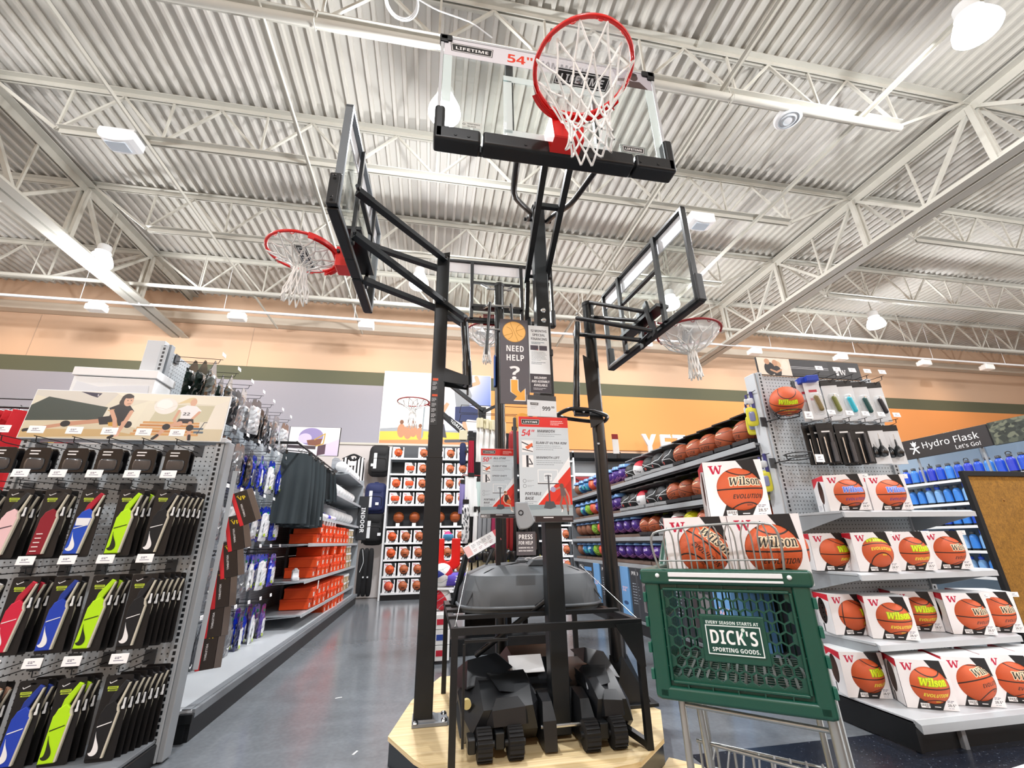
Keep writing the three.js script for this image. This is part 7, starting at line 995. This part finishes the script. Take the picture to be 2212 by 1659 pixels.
// ======== shopping cart ========
{
  const t = thing('shopping_cart', 'dark green plastic shopping cart on a grey tube frame, filled with boxed basketballs', 'cart', [1.067, 0, -1.578], -0.655);
  // panel outline with honeycomb openings; x along the panel, z out of it
  const honey = (w, h, holes) => { const s = poly([[-w / 2, 0], [w / 2, 0], [w / 2, h], [-w / 2, h]]); for (const p of holes) { const q = new THREE.Path(); p.forEach(([x, y], i) => i ? q.lineTo(x, y) : q.moveTo(x, y)); q.closePath(); s.holes.push(q); } return s; };
  const W = 0.535, H = 0.4, holes = [], R = 0.0215, dx = R * Math.sqrt(3), dy = R * 1.5;
  for (let j = 0; j < 9; j++) for (let i = 0; i < 11; i++) { const x = -0.195 + i * dx + (j % 2) * dx / 2, y = 0.072 + j * dy; if (Math.abs(x) > 0.2 || (x > -0.09 && x < 0.115 && y > 0.12 && y < 0.26)) continue; holes.push(Array.from({ length: 6 }, (_, k) => [x + Math.cos(k * Math.PI / 3 + Math.PI / 6) * R * 0.9, y + Math.sin(k * Math.PI / 3 + Math.PI / 6) * R * 0.9])); }
  const B = 0.565, D = 0.68;
  const panel = part(t, 'front_panel', extr(honey(W - 0.06, H - 0.03, holes), 0.008, 0.001).translate(0, B + 0.01, -0.012), M.green);
  part(panel, 'sign_plate', rbox(0.21, 0.15, 0.012, 0.012, B + 0.2, 0.0, 0.004), M.green);
  part(panel, 'raised_border', [rbox(0.42, 0.01, 0.016, 0, B + 0.052, 0.004, 0.004), rbox(0.42, 0.01, 0.016, 0, B + 0.355, 0.004, 0.004), rbox(0.01, 0.3, 0.016, -0.213, B + 0.204, 0.004, 0.004), rbox(0.01, 0.3, 0.016, 0.213, B + 0.204, 0.004, 0.004)], M.green);
  part(panel, 'corner_post', [rbox(0.055, H - 0.01, 0.05, -W / 2 + 0.02, B + H / 2 - 0.01, -0.01, 0.012, 2), rbox(0.055, H - 0.01, 0.05, W / 2 - 0.02, B + H / 2 - 0.01, -0.01, 0.012, 2), rbox(W, 0.045, 0.05, 0, B + 0.015, -0.01, 0.012, 2)], M.green);
  part(panel, 'stiffener', [-0.16, -0.08, 0, 0.08, 0.16].flatMap((x) => [box(0.004, 0.03, 0.012, x, B + 0.372, 0.0), box(0.004, 0.03, 0.012, x, B + 0.035, 0.004)]).concat([0.1, 0.16, 0.22, 0.28].flatMap((y) => [box(0.03, 0.004, 0.012, -0.232, B + y, 0), box(0.03, 0.004, 0.012, 0.232, B + y, 0)])), M.green);
  const st = canvasTex(256, 160, (x) => { x.fillStyle = '#0c4238'; x.fillRect(0, 0, 256, 160); txt(x, 'EVERY SEASON STARTS AT', 128, 16, 19, '#eef3f1', { w: 236 }); x.strokeStyle = '#f2f5f4'; x.lineWidth = 5; x.strokeRect(8, 30, 240, 124); txt(x, "DICK'S", 126, 80, 84, '#f5f7f6', { w: 216 }); txt(x, 'SPORTING GOODS.', 130, 134, 25, '#f5f7f6', { w: 210 }); lineP(x, '#1f6a52', 7, [[170, 42], [176, 60], [170, 78]]); disc(x, '#d8e6de', 174, 44, 9); });
  part(panel, 'sign', planarUV(box(0.185, 0.115, 0.002, 0, 0, 0), -0.0925, -0.0575, 0.185, 0.115).translate(0.012, B + 0.205, 0.0075), map(st, 0.4), 'dark green plate with white store lettering');
  // rim
  const rimP = (y, z0, z1, x0, x1) => [rbox(x1 - x0, 0.055, 0.05, (x0 + x1) / 2, y, z0, 0.012, 2), rbox(x1 - x0, 0.05, 0.05, (x0 + x1) / 2, y, z1, 0.012, 2), rbox(0.05, 0.05, z0 - z1, x0 + 0.02, y, (z0 + z1) / 2, 0.012, 2), rbox(0.05, 0.05, z0 - z1, x1 - 0.02, y, (z0 + z1) / 2, 0.012, 2)];
  const rimM = part(t, 'rim', rimP(B + H, 0, -D, -W / 2 - 0.02, W / 2 + 0.02), M.green); part(rimM, 'label_strip', rbox(0.38, 0.016, 0.004, 0.01, B + H + 0.008, 0.027, 0.002), M.white); part(rimM, 'label_strip', rbox(0.38, 0.008, 0.004, 0.01, B + H - 0.012, 0.027, 0.002), M.white); part(rimM, 'rivet', [-0.22, 0.22].map((x) => new THREE.SphereGeometry(0.008, 10, 8).translate(x, B + H + 0.004, 0.026)), M.white);
  // sides with slanting ribs, back and floor grid
  const ribs = (x) => Array.from({ length: 26 }, (_, i) => bar([x, B + 0.04, -0.03 - i * 0.026], [x, B + H - 0.04, -0.045 - i * 0.026], 0.006, 0.014));
  for (const s of [-1, 1]) { const sd = part(t, 'side_panel', [...ribs(s * (W / 2)), rbox(0.02, 0.04, D, s * W / 2, B + 0.02, -D / 2, 0.006), rbox(0.02, 0.03, D, s * W / 2, B + 0.2, -D / 2, 0.006)], M.green); part(sd, 'edge_clip', [0, 1, 2, 3].map((i) => rbox(0.012, 0.035, 0.02, s * (W / 2 + 0.012), B + 0.07 + i * 0.085, 0.005, 0.003)), M.greenLt); }
  part(t, 'back_panel', Array.from({ length: 18 }, (_, i) => box(0.008, H - 0.04, 0.01, -0.25 + i * 0.0295, B + H / 2, -D)), M.green);
  part(t, 'basket_floor', [...Array.from({ length: 16 }, (_, i) => box(0.01, 0.012, D, -0.26 + i * 0.0345, B + 0.012, -D / 2)), ...Array.from({ length: 20 }, (_, i) => box(W, 0.012, 0.008, 0, B + 0.006, -0.02 - i * 0.036))], M.green);
  // wire seat back and tray
  const wy = B + H + 0.01;
  part(t, 'wire_seat_back', [tube([[-0.21, wy - 0.02, -0.02], [-0.215, wy + 0.15, 0.01], [0.195, wy + 0.17, 0.01], [0.21, wy - 0.02, -0.02]], 0.0045, 6, 40), rod([-0.21, wy + 0.045, -0.006], [0.2, wy + 0.05, -0.006], 0.003, 6), ...Array.from({ length: 7 }, (_, i) => { const x = -0.17 + i * 0.055; return tube([[x - 0.012, wy - 0.03, -0.02], [x - 0.012, wy + 0.13, 0.006], [x + 0.006, wy + 0.168 + i * 0.0025, 0.01], [x + 0.022, wy + 0.13, 0.006], [x + 0.022, wy - 0.03, -0.02]], 0.003, 5, 24); })], M.zinc);
  part(t, 'wire_tray', [...Array.from({ length: 14 }, (_, i) => rod([-0.26 + i * 0.04, B + H - 0.04, -0.04], [-0.26 + i * 0.04, B + H - 0.04, -D + 0.03], 0.003, 5)), rod([-0.27, B + H - 0.04, -0.05], [0.27, B + H - 0.04, -0.05], 0.004, 6), rod([-0.27, B + H - 0.04, -D + 0.05], [0.27, B + H - 0.04, -D + 0.05], 0.004, 6), rod([-0.27, B + H - 0.04, -0.36], [0.27, B + H - 0.04, -0.36], 0.004, 6)], M.zinc);
  // corner handle loop on the right, frame, lower rack, wheels
  part(t, 'handle', [tube([[W / 2 + 0.005, B + H, -0.3], [W / 2 + 0.005, B + H + 0.05, -0.42], [W / 2, B + H + 0.12, -0.6], [W / 2 - 0.04, B + H + 0.14, -0.68]], 0.02, 8, 24), rod([-W / 2 + 0.04, B + H + 0.14, -0.68], [W / 2 - 0.04, B + H + 0.14, -0.68], 0.016, 10), tube([[-W / 2 - 0.005, B + H, -0.4], [-W / 2, B + H + 0.12, -0.6], [-W / 2 + 0.04, B + H + 0.14, -0.68]], 0.02, 8, 16)], M.green);
  const f = (p, q, r = 0.0125) => rod(p, q, r, 12);
  part(t, 'frame_leg', f([-0.2, B, -0.05], [-0.19, 0.1, -0.02]), M.zinc); part(t, 'frame_leg', f([-0.15, B, -0.1], [-0.13, 0.12, -0.12]), M.zinc); part(t, 'frame_leg', f([0.25, B + 0.2, -0.02], [0.27, 0.1, -0.04], 0.016), M.zinc); part(t, 'frame_leg', f([0.27, B + 0.2, -0.12], [0.29, 0.1, -0.14], 0.016), M.zinc); part(t, 'frame_leg', f([-0.2, B, -D + 0.05], [-0.2, 0.1, -D + 0.03]), M.zinc); part(t, 'frame_leg', f([0.25, B, -D + 0.05], [0.26, 0.1, -D + 0.03]), M.zinc);
  part(t, 'cross_tube', [f([-0.2, B - 0.03, -0.05], [0.26, B - 0.05, -0.05], 0.008), f([-0.2, B - 0.03, -D + 0.06], [0.25, B - 0.03, -D + 0.06], 0.008)], M.zinc);
  part(t, 'lower_rack', [f([-0.18, 0.4, -0.14], [0.24, 0.36, -0.14], 0.006), f([-0.18, 0.24, -0.14], [0.24, 0.22, -0.14], 0.006), f([-0.19, 0.24, -D + 0.08], [0.24, 0.22, -D + 0.08], 0.006), ...Array.from({ length: 8 }, (_, i) => f([-0.17 + i * 0.057, 0.398 - i * 0.0054, -0.14], [-0.17 + i * 0.057, 0.23, -0.14], 0.0045)), ...Array.from({ length: 8 }, (_, i) => f([-0.17 + i * 0.057, 0.23, -0.14], [-0.17 + i * 0.057, 0.23, -D + 0.08], 0.0045))], M.zinc);
  for (const [x, z] of [[-0.19, -0.04], [0.28, -0.09], [-0.2, -D + 0.03], [0.26, -D + 0.03]]) { const w = part(t, 'caster', [new THREE.CylinderGeometry(0.055, 0.055, 0.028, 22).rotateZ(Math.PI / 2).translate(x, 0.056, z)], M.greyDark); part(w, 'fork', [box(0.004, 0.09, 0.03, x - 0.02, 0.085, z), box(0.004, 0.09, 0.03, x + 0.02, 0.085, z), box(0.044, 0.006, 0.03, x, 0.128, z)], M.zinc); }
  // the boxed balls in it
  putBox('evoK', 1.135, 0.938 + BW / 2, -1.78, -0.62, 'boxed basketball with askew script at the left of the cart, behind the wire seat', null, 0.3, -0.1, -0.75);
  putBox('evoK', 1.332, 0.938 + BW / 2, -1.625, -0.7, 'boxed basketball with upright script at the right of the cart, behind the wire seat', null, 0.2, 0.05);
  putBox('evoK', 1.43, 0.938 + BW / 2, -1.905, -0.7, 'boxed basketball at the back of the cart under the topmost carton', null, 0.3, 0.1);
  putBox('evoK', 1.4, 1.187 + BW / 2, -1.87, -0.5, 'topmost boxed basketball stacked highest in the shopping cart', null, 0.22, 0.02);
}
// a few floor scraps in the left aisle
[[-0.62, -4.1, 0.4], [-0.35, -3.1, 1.2], [0.18, -9.2, 0.2]].forEach(([x, z, r], i) => single('paper_scrap', rbox(0.05, 0.002, 0.012, 0, 0.0015, 0, 0.0008), M.white, `tiny white paper scrap on the aisle floor, ${['beside the left shelving', 'nearest the viewer', 'far off before the ball rack'][i]}`, 'scrap', [x, 0, z], r));

scene.traverse((o) => { if (o.isMesh) o.castShadow = o.receiveShadow = true; });
renderer.render(scene, camera);
